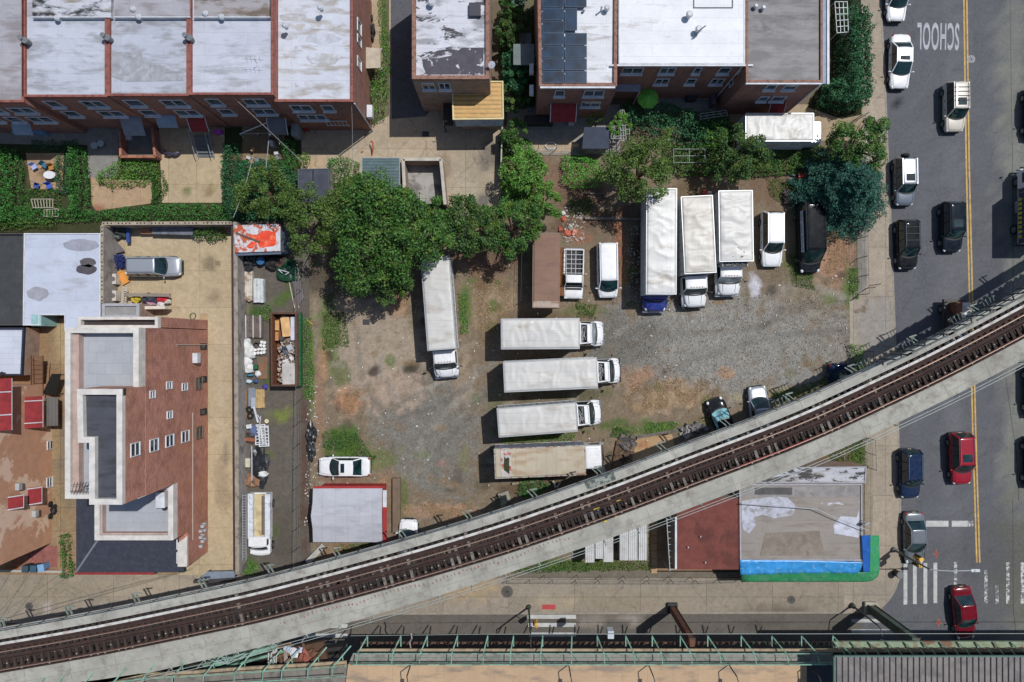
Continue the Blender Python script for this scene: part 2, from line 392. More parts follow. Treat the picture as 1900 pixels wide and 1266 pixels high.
pave = groundmat("pavement_slabs", .45, joints=(3.0, 4.6), joff=(1.4, .5), crack=.5, jcol=(.5, .48, .44, 1))
pave2 = groundmat("pavement_slabs_south", .45, joints=(6.1, 3.05), joff=(.3, 2.35), crack=.5, jcol=(.45, .43, .4, 1))
ZP = .14
pe = [(1585, -500), (1632, -500), (1632, 0), (1640, 130), (1645, 270), (1651, 406), (1655, 507), (1660, 640), (1665, 797), (1669, 930), (1670, 1052), (1667, 1072), (1659, 1094), (1648, 1112), (1632, 1128), (1610, 1134), (1565, 1136),
  (1565, 1072), (1605, 1050), (1606, 812), (1600, 700), (1575, 640), (1575, 550), (1606, 530), (1606, 406), (1590, 300), (1590, 250), (1596, 200), (1594, 100), (1585, 0)]
sheet("pavement_east", pe, ZP, (164, 152, 136), [(1618, 150, 26, 120, (172, 158, 140), .8, .2), (1625, 600, 50, 50, (150, 146, 140), .8, .25), (1640, 450, 20, 60, (168, 158, 142), .7, .2), (1636, 860, 26, 90, (160, 150, 134), .7, .2), (1612, 1100, 50, 30, (148, 140, 128), .8, .3), (1618, 270, 30, 40, (160, 150, 134), .6, .2)], pave, step=.5, g0=.15)
ps = [(-900, 1066), (360, 1066), (700, 1072), (1565, 1072), (1565, 1135), (730, 1137), (640, 1152), (-900, 1152)]
sheet("pavement_south", ps, ZP, (150, 140, 126), [(300, 1090, 100, 30, (172, 158, 138), .8, .2), (90, 1095, 110, 30, (150, 138, 118), .7, .2), (88, 1125, 9, 14, (178, 166, 158), .9, .1), (200, 1128, 16, 12, (176, 168, 160), .9, .1), (1150, 1115, 120, 22, (150, 138, 118), .6, .2), (860, 1090, 70, 26, (172, 150, 118), .7, .2), (1440, 1128, 70, 8, (112, 102, 90), .8, .2), (1460, 1110, 40, 16, (146, 136, 122), .6, .2), (1030, 1120, 46, 16, (182, 168, 142), .5, .2)], pave2, step=.5, g0=.15)
# kerbs
kerb = mat("kerb_stone", (150, 142, 130), .85, fs=8)
kp = [(1632, -500), (1632, 0), (1640, 130), (1645, 270), (1651, 406), (1655, 507), (1660, 640), (1665, 797), (1669, 930), (1670, 1052), (1667, 1072), (1659, 1094), (1648, 1112), (1632, 1128), (1610, 1134), (1565, 1136), (730, 1138), (640, 1153), (-900, 1153)]
kb = MB()
for a, b in zip(kp, kp[1:]):
 pa = P(*a); pb = P(*b); kb.bar((pa.x, pa.y, .03), (pb.x, pb.y, .03), .17, .235)
struct(kb, "kerb", kerb)
# driveway beside the brick building, back lane, yards
driveconc = groundmat("driveway_slabs", .45, joints=(3.5, 3.4), joff=(.9, .3), crack=.3, jcol=(.62, .58, .5, 1))
BG = (184, 166, 136)
sheet("driveway", [(190, 415), (434, 415), (436, 1075), (360, 1075), (140, 1040), (250, 600), (190, 600)], .13, BG,
  [(390, 490, 16, 12, (120, 108, 88), .8, .2), (400, 550, 18, 14, (140, 126, 104), .7, .2), (415, 900, 16, 60, (150, 132, 110), .7, .2), (420, 850, 8, 30, (120, 110, 100), .6, .2), (300, 440, 110, 14, (188, 172, 144), .7, .1), (214, 500, 30, 80, (170, 152, 126), .7, .4), (360, 590, 50, 40, (186, 170, 142), .6, .1), (410, 700, 26, 100, (188, 172, 146), .7, .1), (405, 1010, 30, 40, (178, 160, 132), .6, .2)], driveconc, step=.4, g0=.1)
sheet("neighbour_yard", [(-300, 590), (140, 590), (250, 600), (330, 1066), (-300, 1066)], .135, (150, 128, 98),
  [(118, 640, 18, 40, (176, 156, 120), .8, .2), (125, 850, 16, 120, (128, 116, 98), .9, .2), (60, 1030, 60, 30, (150, 100, 84), .8, .2), (120, 990, 20, 40, (150, 132, 104), .7, .2), (40, 720, 80, 100, (140, 104, 76), .7, .2)], groundmat("yard_concrete", .5, joints=(2.2, 2.2), crack=.5), step=.5, g0=.2)
lane = groundmat("lane_asphalt", .55, crack=.4)
sheet("back_lane", [(436, 410), (574, 410), (578, 1078), (436, 1078)], .132, (98, 92, 84),
  [(540, 510, 14, 40, (78, 96, 48), .8, .4), (520, 560, 16, 14, (78, 100, 46), .8, .5), (475, 580, 18, 12, (60, 84, 40), .9, .5), (500, 700, 16, 18, (70, 92, 44), .8, .5), (523, 770, 20, 14, (112, 122, 58), .9, .4), (500, 845, 14, 8, (92, 104, 54), .8, .4), (512, 985, 10, 14, (84, 104, 46), .8, .4), (460, 1050, 20, 16, (70, 100, 40), .9, .5), (450, 560, 12, 160, (140, 128, 104), .6, .4), (450, 860, 12, 160, (120, 108, 88), .6, .5), (566, 850, 8, 200, (88, 66, 56), .8, .3), (528, 1000, 20, 60, (84, 78, 72), .7, .3)], lane, step=.35, g0=.25)
# the parking lot: gravel, bare soil, dry grass and weeds
lotm = groundmat("lot_ground", .75)
lot = [(574, 395), (930, 395), (935, 285), (1150, 285), (1350, 250), (1600, 250), (1606, 560), (1606, 1068), (1100, 1074), (578, 1078)]
lb = [(1350, 640, 260, 110, GRAVEL, 1, 1), (1150, 640, 90, 60, (104, 101, 95), .8, .8), (800, 800, 120, 150, (118, 114, 106), 1, .8), (690, 640, 120, 110, TAN, .95, .3), (650, 560, 70, 40, (150, 132, 108), .8, .3),
  (740, 720, 60, 40, (164, 142, 120), .7, .3), (860, 700, 22, 60, (150, 132, 110), .8, .3), (1560, 640, 50, 80, (130, 124, 116), .8, .9),
  (910, 560, 44, 60, DRY, .8, .5), (865, 560, 12, 60, GREEN, .7, .5), (745, 565, 22, 26, (166, 132, 92), .8, .4), (1545, 475, 40, 60, (162, 124, 86), .95, .6), (1575, 540, 14, 50, GREEN, .8, .5), (1480, 490, 26, 40, (96, 104, 56), .7, .6),
  (1240, 735, 90, 32, (160, 132, 94), .85, .7), (1345, 690, 14, 12, (162, 130, 92), .9, .6), (1180, 700, 40, 20, (160, 120, 76), .7, .7), (1470, 740, 90, 22, (150, 136, 84), .6, .8), (1220, 795, 60, 14, GREEN, .8, .6), (1320, 780, 40, 14, (110, 100, 56), .8, .6),
  (610, 620, 22, 90, GREEN, .75, .5), (630, 690, 22, 26, (96, 100, 60), .8, .5), (600, 680, 12, 40, (176, 130, 76), .7, .5), (650, 745, 30, 24, (176, 128, 78), .85, .5), (640, 830, 50, 36, (74, 94, 40), .95, .6), (700, 850, 40, 24, (104, 108, 58), .8, .6), (720, 900, 30, 30, (150, 116, 74), .7, .5), (590, 760, 14, 120, (142, 112, 82), .8, .5), (578, 700, 8, 110, (84, 104, 44), .8, .6),
  (745, 920, 20, 40, (92, 100, 50), .8, .6), (800, 945, 50, 16, (156, 124, 88), .85, .6), (850, 950, 40, 14, (160, 126, 86), .8, .5), (720, 935, 12, 50, (120, 104, 86), .8, .5), (640, 890, 60, 14, (128, 100, 80), .8, .5),
  (695, 688, 12, 10, (72, 62, 54), .9, .3), (760, 682, 14, 13, (66, 60, 50), .9, .3), (610, 655, 8, 5, (84, 70, 56), .8, .3), (770, 600, 14, 20, (120, 112, 92), .5, .5),
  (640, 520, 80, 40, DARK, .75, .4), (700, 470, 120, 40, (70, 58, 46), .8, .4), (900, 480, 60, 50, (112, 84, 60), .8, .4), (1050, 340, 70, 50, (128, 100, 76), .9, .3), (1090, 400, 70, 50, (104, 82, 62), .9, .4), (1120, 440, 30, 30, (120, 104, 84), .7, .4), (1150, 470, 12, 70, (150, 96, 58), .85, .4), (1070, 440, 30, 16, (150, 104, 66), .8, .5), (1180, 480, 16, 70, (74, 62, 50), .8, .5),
  (1010, 590, 90, 14, (110, 92, 66), .8, .6), (1080, 578, 40, 12, (98, 102, 58), .7, .6), (1000, 800, 90, 12, (84, 96, 50), .8, .6), (1050, 735, 100, 14, (84, 84, 62), .7, .5), (920, 740, 20, 30, (104, 100, 70), .7, .5), (1000, 900, 120, 20, (92, 76, 54), .8, .5), (1110, 880, 40, 30, (100, 84, 60), .8, .5), (1150, 790, 40, 16, (80, 96, 46), .8, .5), (1175, 840, 40, 30, (140, 116, 92), .7, .3),
  (1430, 540, 14, 12, (74, 70, 66), .8, .3), (1420, 600, 16, 10, (88, 84, 80), .7, .4), (1400, 530, 12, 22, (196, 196, 204), .9, .1), (1440, 510, 40, 20, (112, 98, 80), .7, .9), (1500, 560, 60, 30, (128, 118, 100), .7, .9), (1430, 340, 60, 60, (116, 92, 68), .8, .4), (1500, 360, 40, 50, (88, 78, 56), .8, .5), (1290, 350, 40, 30, (110, 92, 64), .8, .5), (820, 860, 14, 8, (150, 112, 92), .6, .4), (848, 885, 12, 22, (90, 84, 76), .7, .4), (862, 850, 10, 24, (120, 112, 70), .6, .5),
  (1290, 930, 200, 80, (100, 90, 66), .8, .4), (1540, 860, 60, 30, (110, 84, 54), .9, .4), (1590, 850, 14, 30, GREEN, .9, .4), (1050, 1050, 110, 16, (84, 94, 46), .9, .5), (640, 1020, 40, 16, (150, 112, 70), .8, .6), (680, 1020, 30, 14, (100, 98, 50), .7, .5)]
lb = [(a, b, c, d, (e[0]-.06*(e[0]-e[2]), e[1], e[2]+.3*max(0, e[0]-e[2]-26)), f, g) for a, b, c, d, e, f, g in lb]
rs = random.Random(31)
for i in range(130):
 a, b = rs.uniform(578, 1570), rs.uniform(430, 960)
 if rs.random() < .45 or a < 760 or b > 700: lb.append((a, b, rs.uniform(4, 16), rs.uniform(4, 13), rs.choice([GREEN, (96, 100, 62), DARK, (136, 112, 84), (148, 140, 126), (84, 78, 68)]), rs.uniform(.35, .75), .5))
for trk in ([(1590, 596), (1480, 600), (1380, 620), (1280, 650), (1200, 690), (1150, 740)], [(1480, 560), (1400, 590), (1300, 600), (1200, 600), (1150, 640)], [(900, 700), (860, 760), (800, 820), (790, 900)], [(860, 700), (800, 740), (730, 760), (690, 700), (680, 600)], [(1560, 570), (1500, 545), (1440, 560), (1400, 600)]):
 for (a, b), (c, d) in zip(trk, trk[1:]):
  n = int(math.hypot(c-a, d-b)/9)
  for i in range(n):
   for o_ in (-18, 18):
    nx, ny = -(d-b), c-a; L = math.hypot(nx, ny); lb.append((a+(c-a)*i/n+nx/L*o_, b+(d-b)*i/n+ny/L*o_, 7, 7, (98, 93, 86) if o_ < 0 else (146, 140, 130), .3, .5))
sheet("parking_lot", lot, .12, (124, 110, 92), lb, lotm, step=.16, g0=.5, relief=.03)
# rear yards of the row houses and the paved court between the buildings
yardm = groundmat("yard_slabs", .4, joints=(2.6, 2.6), joff=(.6, 1.1), crack=.4, jcol=(.6, .56, .5, 1))
sheet("yard_soil", [(-300, 225), (578, 225), (574, 432), (-300, 432)], .10, (62, 66, 42), [(80, 320, 30, 30, (130, 108, 80), .6, .3), (480, 290, 40, 16, (120, 100, 76), .8, .4)], groundmat("yard_soil", .8), step=.5, g0=.4)
def slab(poly, name="yard_paving", c=(176, 158, 132), bl=(), m=yardm, z=.14): return sheet(name, poly, z, c, list(bl), m, step=.4, g0=.12)
slab([(-300, 226), (215, 226), (214, 262), (120, 262), (120, 270), (-300, 262)], c=(150, 148, 140))
slab([(50, 285), (120, 285), (118, 355), (60, 350)], c=(176, 148, 118), z=.145, bl=[(85, 325, 12, 14, (96, 76, 60), .8, .3)])
slab([(120, 226), (222, 226), (220, 330), (165, 332), (164, 270), (122, 268)], c=(140, 138, 132), z=.143)
slab([(170, 330), (283, 336), (283, 378), (180, 392), (172, 380)], c=(178, 152, 122), z=.147, bl=[(180, 390, 14, 10, (150, 100, 80), .8, .2)])
slab([(222, 226), (292, 226), (292, 290), (222, 290)], c=(120, 120, 118), z=.15)
slab([(296, 226), (418, 226), (416, 377), (302, 377)], c=(184, 166, 136), z=.148, bl=[(348, 357, 8, 8, (96, 110, 60), .8, .4), (395, 350, 6, 12, (140, 130, 80), .7, .3), (386, 358, 8, 8, (140, 110, 90), .6, .2)])
slab([(450, 226), (530, 226), (528, 312), (452, 312)], c=(140, 122, 96), z=.144)
courtm = groundmat("court_slabs", .45, joints=(3.6, 3.6), joff=(.7, .2), crack=.8, jcol=(.55, .52, .46, 1))
sheet("paved_court", [(560, 226), (690, 234), (722, 215), (722, -300), (765, -300), (800, 170), (936, 200), (934, 400), (560, 400)], .135, (178, 163, 141),
  [(880, 320, 60, 60, (164, 152, 132), .8, .3), (905, 290, 20, 30, (110, 104, 98), .7, .3), (860, 345, 30, 30, (176, 166, 146), .6, .3), (828, 300, 10, 30, (140, 126, 104), .7, .3), (770, 250, 60, 20, (176, 158, 132), .6, .2), (590, 300, 26, 16, (196, 168, 132), .6, .2), (900, 380, 14, 20, (90, 90, 88), .8, .3)], courtm, step=.35, g0=.2)
sheet("alley_asphalt", [(723, -300), (766, -300), (800, 205), (790, 217), (727, 222)], .141, (92, 94, 98), [], lane, step=.8, g0=.2)
sheet("side_path", [(655, -300), (712, -300), (708, 90), (716, 130), (700, 134), (655, 134)], .139, (176, 156, 130), [], courtm, step=.8, g0=.2)
slab([(940, 195), (1150, 195), (1150, 288), (940, 288)], name="concrete_yard", c=(148, 146, 140), bl=[(1030, 272, 70, 10, (196, 172, 140), .8, .1)])
sheet("planting_bed", [(1496, 200), (1543, 130), (1543, -30), (1596, -30), (1597, 214), (1560, 222)], .162, (48, 54, 34), [], yardm, step=.6, g0=.2)
slab([(1200, 180), (1340, 180), (1340, 208), (1200, 208)], name="concrete_yard", c=(140, 140, 138))
slab([(1350, 195), (1600, 195), (1600, 262), (1350, 262)], name="concrete_yard", c=(168, 150, 124), z=.15)
slab([(1180, 812), (1246, 806), (1256, 846), (1190, 875), (1172, 860)], name="loading_slab", c=(184, 154, 116), z=.16, bl=[(1190, 825, 14, 10, (150, 96, 70), .7, .3)])
slab([(1205, 970), (1370, 970), (1370, 1060), (1205, 1060)], name="concrete_yard", c=(150, 124, 96), z=.15)
sheet("trackside_path", [(955, 1058), (1375, 1058), (1375, 1071), (955, 1071)], .15, (118, 110, 98), [], yardm, step=.6, g0=.2)
sheet("avenue_verge", [(1588, 406), (1606, 406), (1608, 530), (1590, 545)], .15, (140, 136, 128), [], yardm, step=.6, g0=.2)
sheet("strip_pavement", [(1603, 812), (1620, 812), (1617, 1000), (1603, 1000)], .152, (150, 140, 124), [], yardm, step=.6, g0=.2)
# road markings
wmark = mat("worn_white_paint", (190, 190, 188), .8, c2=(150, 150, 150), c2s=2.6, c2p=(.55, .7), fs=20)
wmark2 = mat("old_white_paint", (200, 200, 198), .8, c2=(112, 113, 116), c2s=3.2, c2p=(.46, .5), fs=20)
ymark = mat("worn_yellow_paint", (206, 170, 96), .8, c2=(170, 140, 92), c2s=3, fs=20)
def pq(mb, x0, y0, x1, y1, z, sk=0): mb.add([P(x0, y1, z), P(x1, y1+sk, z), P(x1, y0+sk, z), P(x0, y0, z)], [(0, 1, 2, 3)])
cw = MB()
for x in (1680, 1697.5, 1717, 1735.5): pq(cw, x-3.5, 1046+(x-1680)*-.03, x+3.5, 1122-(x-1680)*.05, .011)
for y in (1141, 1156, 1174): pq(cw, 979+(y-1141)*.08, y, 1069, y+7.5, .011)
for y in (1158, 1176, 1194): pq(cw, 560, y, 645, y+7.5, .011)
for y in (1149, 1168): pq(cw, 1580, y, 1660, y+6.5, .011)
c2_ = MB()
for x, y0, y1 in ((1773, 1043, 1088), (1829.5, 1058, 1120), (1850, 1086, 1120), (1870, 1044, 1120), (1897, 1044, 1120)): pq(c2_, x-3, y0, x+3, y1, .011)
pq(cw, 1718, 966.5, 1760, 977.5, .0115); pq(cw, 1766, 966.5, 1796, 977.5, .0115); pq(c2_, 1797, 967, 1806, 977, .011)
struct(c2_, "faded_marking", wmark2)
struct(cw, "crosswalk_marking", wmark)
yl = MB()
ctr = [(1786, -300), (1788.5, 0), (1793, 310), (1801, 630), (1805, 800), (1812.5, 1044)]
for dx in (0, 5.4):
 for (a, b), (c, d) in zip(ctr, ctr[1:]):
  yl.add([P(a+dx-1.4, b, .011), P(c+dx-1.4, d, .011), P(c+dx+1.4, d, .011), P(a+dx+1.4, b, .011)], [(0, 1, 2, 3)])
struct(yl, "centre_line_marking", ymark)
tf = bpy.data.curves.new("school_marking", 'FONT'); tf.body = "SCHOOL"; tf.align_x = 'CENTER'; tf.align_y = 'CENTER'; tf.size = 1.0; tf.offset = .018; tf.extrude = .002; tf.space_character = 1.12
tf.materials.append(mat("school_paint", (176, 177, 182), .8, c2=(140, 141, 146), c2s=3, c2p=(.55, .7))); to = bpy.data.objects.new("school_marking", tf); COL.objects.link(to)
q = P(1741, 65, .013); to.location = q; to.rotation_euler = (0, 0, math.pi-R(1)); to.scale = (.90, 3.45, 1); tag(to, kind='structure')
cr = MB(); tar = flat("crack_tar", (52, 54, 58))
for seg in ([(1873, -100), (1876, 150), (1879, 330), (1880, 560)], [(1866, 700), (1878, 790), (1886, 840), (1890, 930)], [(1879, 930), (1880, 1130), (1885, 1180)]):
 for a, b in zip(seg, seg[1:]): pa, pb = P(*a), P(*b); cr.bar((pa.x, pa.y, .006), (pb.x, pb.y, .006), .05, .008)
struct(cr, "road_joint", tar)
rm = MB()
pq(rm, 1006, 1122, 1031, 1131, ZP+.012); struct(rm, "tactile_paving", mat("red_tactile", (186, 76, 78), .8))
om = MB()
for x, y in ((1737, 1028), (1742, 1156)): pq(om, x-.8, y-8, x+.8, y+8, .011); pq(om, x-6, y-.8, x+6, y+.8, .011)
struct(om, "survey_marking", mat("orange_spray", (190, 90, 66), .8))
# manholes
iron = mat("cast_iron", (92, 88, 84), .7, fs=18)
for i, (x, y, r, z, lab) in enumerate([(941, 1097, .55, ZP, "large round brown manhole cover in pavement left of the red ramp patch"), (1802, 110, .36, .006, "round pale manhole cover beside the yellow centre line"), (1467, 1112, .38, ZP, "round manhole cover in pavement below the green awning"), (56, 1124, .36, ZP, "dark round manhole cover in the far left pavement")]):
 q = P(x, y); t = thing("manhole_cover", lab, "manhole cover", (q.x, q.y, z), 0, "manhole covers")
 MB().cyl((0, 0), r, -.02, .014, 24).build("plate", flat("pale_iron", (150, 150, 152)) if i == 1 else iron, t, local=True)
 mb = MB()
 for a in range(10): mb.box((math.cos(a*.628)*r*.6, math.sin(a*.628)*r*.6, .018), (r*.5, .03, .012), a*.628)
 mb.cyl((0, 0), r*.25, .014, .024, 12); mb.build("grip_pattern", flat("dark_iron", (58, 56, 54)), t, local=True)
for x, y, lab in ((680, 598, "square dark drain cover in the bare soil of the lot"), (790, 250, "small square drain cover in the tan court"), (405, 489, "pale square access cover in the tan driveway")):
 q = P(x, y); t = thing("drain_cover", lab, "drain cover", (q.x, q.y, .14), 0)
 MB().box((0, 0, .01), (.62, .5, .05)).build("plate", flat("drain_plate" if x != 405 else "pale_plate", (62, 62, 64) if x != 405 else (168, 148, 116)), t, local=True, bevel=.01)
 mb = MB()
 for i in range(5): mb.box((-.2+i*.1, 0, .042), (.03, .4, .014))
 mb.build("slot_pattern", flat("dark_iron", (58, 56, 54)), t, local=True)
# BUILDINGS
brick_red = brick("brick_row", (168, 102, 90), (138, 82, 76), k=.85)
brick_new = brick("brick_tower", (190, 124, 102), (160, 100, 84), mortar=(196, 172, 156), k=.92, w=.36, h=.15)
brick_tan = brick("brick_brown", (190, 162, 146), (160, 134, 120), k=.85)
coping_red = mat("red_coping", (148, 92, 82), .75, c2=(120, 70, 62), c2s=3)
coping_brown = mat("brown_coping", (150, 112, 96), .75, c2=(110, 78, 66), c2s=3)
white_trim = mat("white_trim", (214, 216, 220), .6, fine=.2)
blue_trim = mat("blue_grey_flashing", (140, 160, 185), .6)
win_glass = glassy("window_glass", (40, 52, 60))
silver = roofmat("roof_silver", (198, 203, 214), (158, 160, 166), .47, .95, 7, seed=1)
silver2 = roofmat("roof_silver_patched", (190, 195, 207), (148, 148, 152), .46, .95, 7, seed=4)
silver3 = roofmat("roof_silver_clean", (202, 206, 217), (164, 166, 172), .5, .95, 7, seed=8)
silver5 = roofmat("roof_silver_stained", (212, 216, 225), (170, 164, 158), .48, .95, 7, seed=12)
dull = roofmat("roof_dull", (176, 174, 180), (146, 140, 142), .46, .95, 7, seed=21)
blackpatch = roofmat("roof_peeling", (214, 214, 222), (150, 150, 155), .5, 1.0, 6, dark=(62, 58, 66), damt=.56, seed=31, edge=.02)
rearroof = roofmat("roof_rear_stained", (206, 208, 216), (150, 140, 128), .5, 1.0, 6, dark=(46, 44, 44), damt=.5, seed=33, edge=.1)
rearroof2 = roofmat("roof_rear_brown", (168, 164, 166), (132, 116, 104), .5, 1.0, 6, dark=(112, 98, 86), damt=.5, seed=36, edge=.1)
solarroof = roofmat("roof_white_dirty", (226, 228, 232), (150, 140, 132), .55, 1.0, 6, seed=41)
whiteroof = roofmat("roof_white", (236, 237, 240), (190, 184, 178), .6, 1.05, 14, seed=52)
greyroof = roofmat("roof_grey", (134, 132, 132), (104, 102, 102), .44, 1.0, 3, dark=(84, 80, 82), damt=.5, seed=55, edge=.16)
def building(name, label, roof, h, wall_m, roof_m, cap_m, cap=.25, cap_h=.35, drop=.3, cat="row house", group=None, base=0.0, capname="parapet"):
 pw = [XY(x, y, h) for x, y in roof]; cx = sum(p[0] for p in pw)/len(pw); cy = sum(p[1] for p in pw)/len(pw)
 t = thing(name, label, cat, (cx, cy, base), 0, group)
 MB().prism(pw, base, h-drop-.02).build("wall", wall_m, t)
 MB().prism(inset(pw, cap*.9), h-drop-.018, h-drop+.02).build("roof", roof_m, t)
 MB().ring(pw, cap, h-drop-.016, h).build(capname, cap_m, t, bevel=.02)
 return t
def window_s(t, x0, x1, z0, z1, Y, nrm=-1, frame=white_trim, sill=True, split=2, glass=win_glass, name="window"):
 """window in a wall facing south (nrm -1): x range, z range, wall plane Y"""
 y = Y+nrm*.03
 mb = MB(); w = .07
 mb.box(((x0+x1)/2, y, z1), (x1-x0+w, .1, w)); mb.box(((x0+x1)/2, y, z0), (x1-x0+w, .1, w))
 for x in (x0, x1): mb.box((x, y, (z0+z1)/2), (w, .1, z1-z0-w))
 for i in range(1, split): mb.box((x0+(x1-x0)*i/split, y, (z0+z1)/2), (w, .1, z1-z0-w))
 o = mb.build(name, frame, t)
 MB().box(((x0+x1)/2, Y+nrm*.012, (z0+z1)/2), (x1-x0-w, .02, z1-z0-w)).build("pane", glass, o)
 if sill: MB().box(((x0+x1)/2, Y+nrm*.12, z0-.1), (x1-x0+.25, .24, .1)).build("sill", white_trim, o)
 return o
def window_e(t, y0, y1, z0, z1, X, nrm=1, frame=white_trim, split=2, glass=win_glass):
 x = X+nrm*.03; mb = MB(); w = .07
 mb.box((x, (y0+y1)/2, z1), (.1, y1-y0+w, w)); mb.box((x, (y0+y1)/2, z0), (.16, y1-y0+w, w))
 for y in (y0, y1): mb.box((x, y, (z0+z1)/2), (.1, w, z1-z0-w))
 if split > 1: mb.box((x, (y0+y1)/2, (z0+z1)/2), (.1, y1-y0, w*.8))
 o = mb.build("window", frame, t)
 MB().box((X+nrm*.012, (y0+y1)/2, (z0+z1)/2), (.02, y1-y0-w, z1-z0-w)).build("pane", glass, o)
 return o
def vent(t, px, py, z, r=.16, hgt=.5, m=None, name="roof_vent"):
 q = P(px, py, z); mb = MB().cyl((q.x, q.y), r, z, z+hgt, 10).cyl((q.x, q.y), r*1.5, z+hgt, z+hgt+.12, 10, r*.9)
 return mb.build(name, m or flat("vent_metal", (190, 194, 200), .4), t)
def dish(t, px, py, z, r=.35, name="satellite_dish"):
 q = P(px, py, z); mb = MB().tube(q, q+Vector((0, 0, .6)), .03)
 c = q+Vector((.1, -.1, .7)); d = Vector((.3, -.6, .7)).normalized()
 mb.tube(c, c+d*.08, r*.6, 14, r); mb.tube(c, c+d*.4, .015)
 return mb.build(name, flat("dish_grey", (200, 204, 212)), t)
HR, HE = 8.4, 7.7
YR = (CY-176.5)/S*(H-HR)/H
row = []
houses = [("row_house", "brick row house with a dull grey roof, leftmost of the row", [(-250, -80), (44, -80), (44, 190), (-250, 190)], HR, dull),
   ("row_house", "brick row house with streaked silver roof, left of the patched grey one", [(41, -80), (198.5, -80), (198.5, 180), (41, 180)], HR, silver),
   ("row_house", "brick row house with a big grey repair patch on its silver roof", [(198.5, -80), (350, -80), (350, 178), (198.5, 178)], HR, silver2),
   ("row_house", "brick row house with the clean silver roof, left of the wide corner house", [(350, -80), (507, -80), (507, 176), (350, 176)], HR, silver3)]
for nm, lab, rf, h, rm_ in houses:
 rf = [(x, y if y < 0 or i == 0 and nm == 'x' else y) for i, (x, y) in enumerate(rf)]
 t = building(nm, lab, rf, h, brick_red, rm_, coping_red, .2, group="brick row houses at the top left"); row.append(t)
corner = building("corner_row_house", "corner brick row house with the widest silver roof, brown stains and sunlit side wall", [(509, -80), (655, -80), (655, 189), (509, 189)], HE, brick_red, silver5, coping_red, .22, group="brick row houses at the top left")
# raised rear roof sections with dark worn patches
for t, x0, x1, m in ((row[1], 60, 206, rearroof), (row[2], 212, 352, dull), (row[3], 360, 500, rearroof2)):
 p0, p1 = XY(x0, -60, HR+.1), XY(x1, 31, HR+.1)
 o = MB().prism([(p0[0], p1[1]), (p1[0], p1[1]), (p1[0], p0[1]), (p0[0], p0[1])], HR-.27, HR+.1).build("rear_roof", m, t)
 MB().box(((p0[0]+p1[0])/2, p1[1]-.04, HR-.08), (p1[0]-p0[0]+.1, .07, .4)).build("flashing", white_trim, o)
# patch on the third roof
pp = [XY(x, y, HR-.25) for x, y in ((203, 97), (262, 96), (266, 114), (306, 123), (306, 137), (339, 136), (339, 150), (232, 152), (203, 141))]
MB().prism(pp, HR-.279, HR-.262).build("roof_patch", mat("patch_grey", (158, 160, 166), .7, c2=(176, 178, 186), c2s=1.5), row[2])
for i, (x0, y0, x1, y1) in enumerate([(518, 24, 569, 40), (575, 43, 625, 55), (566, 62, 632, 82), (520, 62, 552, 74), (547, 44, 568, 57), (546, 84, 555, 95), (568, 98, 632, 120), (546, 150, 575, 163)]):
 c = XY((x0+x1)/2, (y0+y1)/2, HE-.26); w = (x1-x0)/S*.88; hh = (y1-y0)/S*.88
 po = [(c[0]+math.cos(a*.449)*w/2*(1+.12*math.sin(a*2.3+i))*min(1, abs(math.cos(a*.449))**-.3 if abs(math.cos(a*.449)) > .2 else 1.3), c[1]+math.sin(a*.449)*hh/2*(1+.15*math.sin(a*1.7+i))) for a in range(14)]
 MB().prism(po, HE-.279, HE-.2665+i*.0006).build("roof_stain", mat("stain_%d" % (i % 3), [(178, 176, 176), (190, 184, 180), (188, 190, 198)][i % 3], .8, c2=(206, 210, 220), c2s=1.2, c2p=(.45, .6)), corner)
for t, x, y in ((row[1], 112, 38), (row[2], 262, 36), (row[2], 252, 22), (row[3], 415, 36), (row[3], 385, 30), (corner, 597, 19), (corner, 532, 52)): vent(t, x, y, HR-.28, .17, .45)
for t, x, y in ((row[1], 45, 75), (row[2], 197, 70), (row[3], 348, 70)):
 q = P(x, y, HR)
 MB().cyl((q.x, q.y), .2, HR, HR+.55, 12).cyl((q.x+.3, q.y-.15), .2, HR-.2, HR+.4, 12, .26).build("chimney_pipe", flat("flue_metal", (120, 122, 126), .5), t)
an = MB(); q = P(478, 118, HR)
for i in range(4): an.tube(q+Vector((-.6+i*.35, .2, .9)), q+Vector((-.5+i*.35, -.3, .9)), .01)
an.tube(q+Vector((-.8, 0, .9)), q+Vector((.8, -.1, .9)), .012).tube(q, q+Vector((0, 0, .9)), .015); an.build("roof_antenna", flat("antenna_metal", (70, 70, 74)), row[3])
for x0, y0, x1, y1 in ((60, 38, 68, 31), (68, 38, 60, 31), (212, 40, 222, 33), (360, 38, 372, 32)):
 pass
# windows of the rear facades
def row_windows(t, Y, spec):
 for x0, x1, z0, z1, sp in spec:
  zz = (z0+z1)/2; k = (H-zz)/H/S
  window_s(t, (x0-CX)*k, (x1-CX)*k, z0, z1, Y, split=sp)
YC = (CY-189)/S*(H-HE)/H
ptYs = {0: (CY-190)/S*(H-HR)/H, 1: (CY-180)/S*(H-HR)/H, 2: (CY-178)/S*(H-HR)/H, 3: (CY-176)/S*(H-HR)/H}
row_windows(row[0], ptYs[0], [(20, 62, 6.0, 7.1, 2), (-30, 5, 6.0, 7.1, 2), (15, 38, 3.6, 4.8, 1), (55, 96, 3.6, 4.8, 2), (-20, 0, 3.6, 4.8, 1)])
row_windows(row[1], ptYs[1], [(88, 111, 6.2, 7.5, 1), (155, 193, 6.2, 7.5, 2), (120, 146, 3.8, 5.0, 1), (186, 228, 3.8, 5.0, 2)])
row_windows(row[2], ptYs[2], [(235, 264, 6.2, 7.5, 1), (302, 344, 6.2, 7.5, 2), (263, 290, 3.8, 5.0, 1), (328, 368, 3.8, 5.0, 2)])
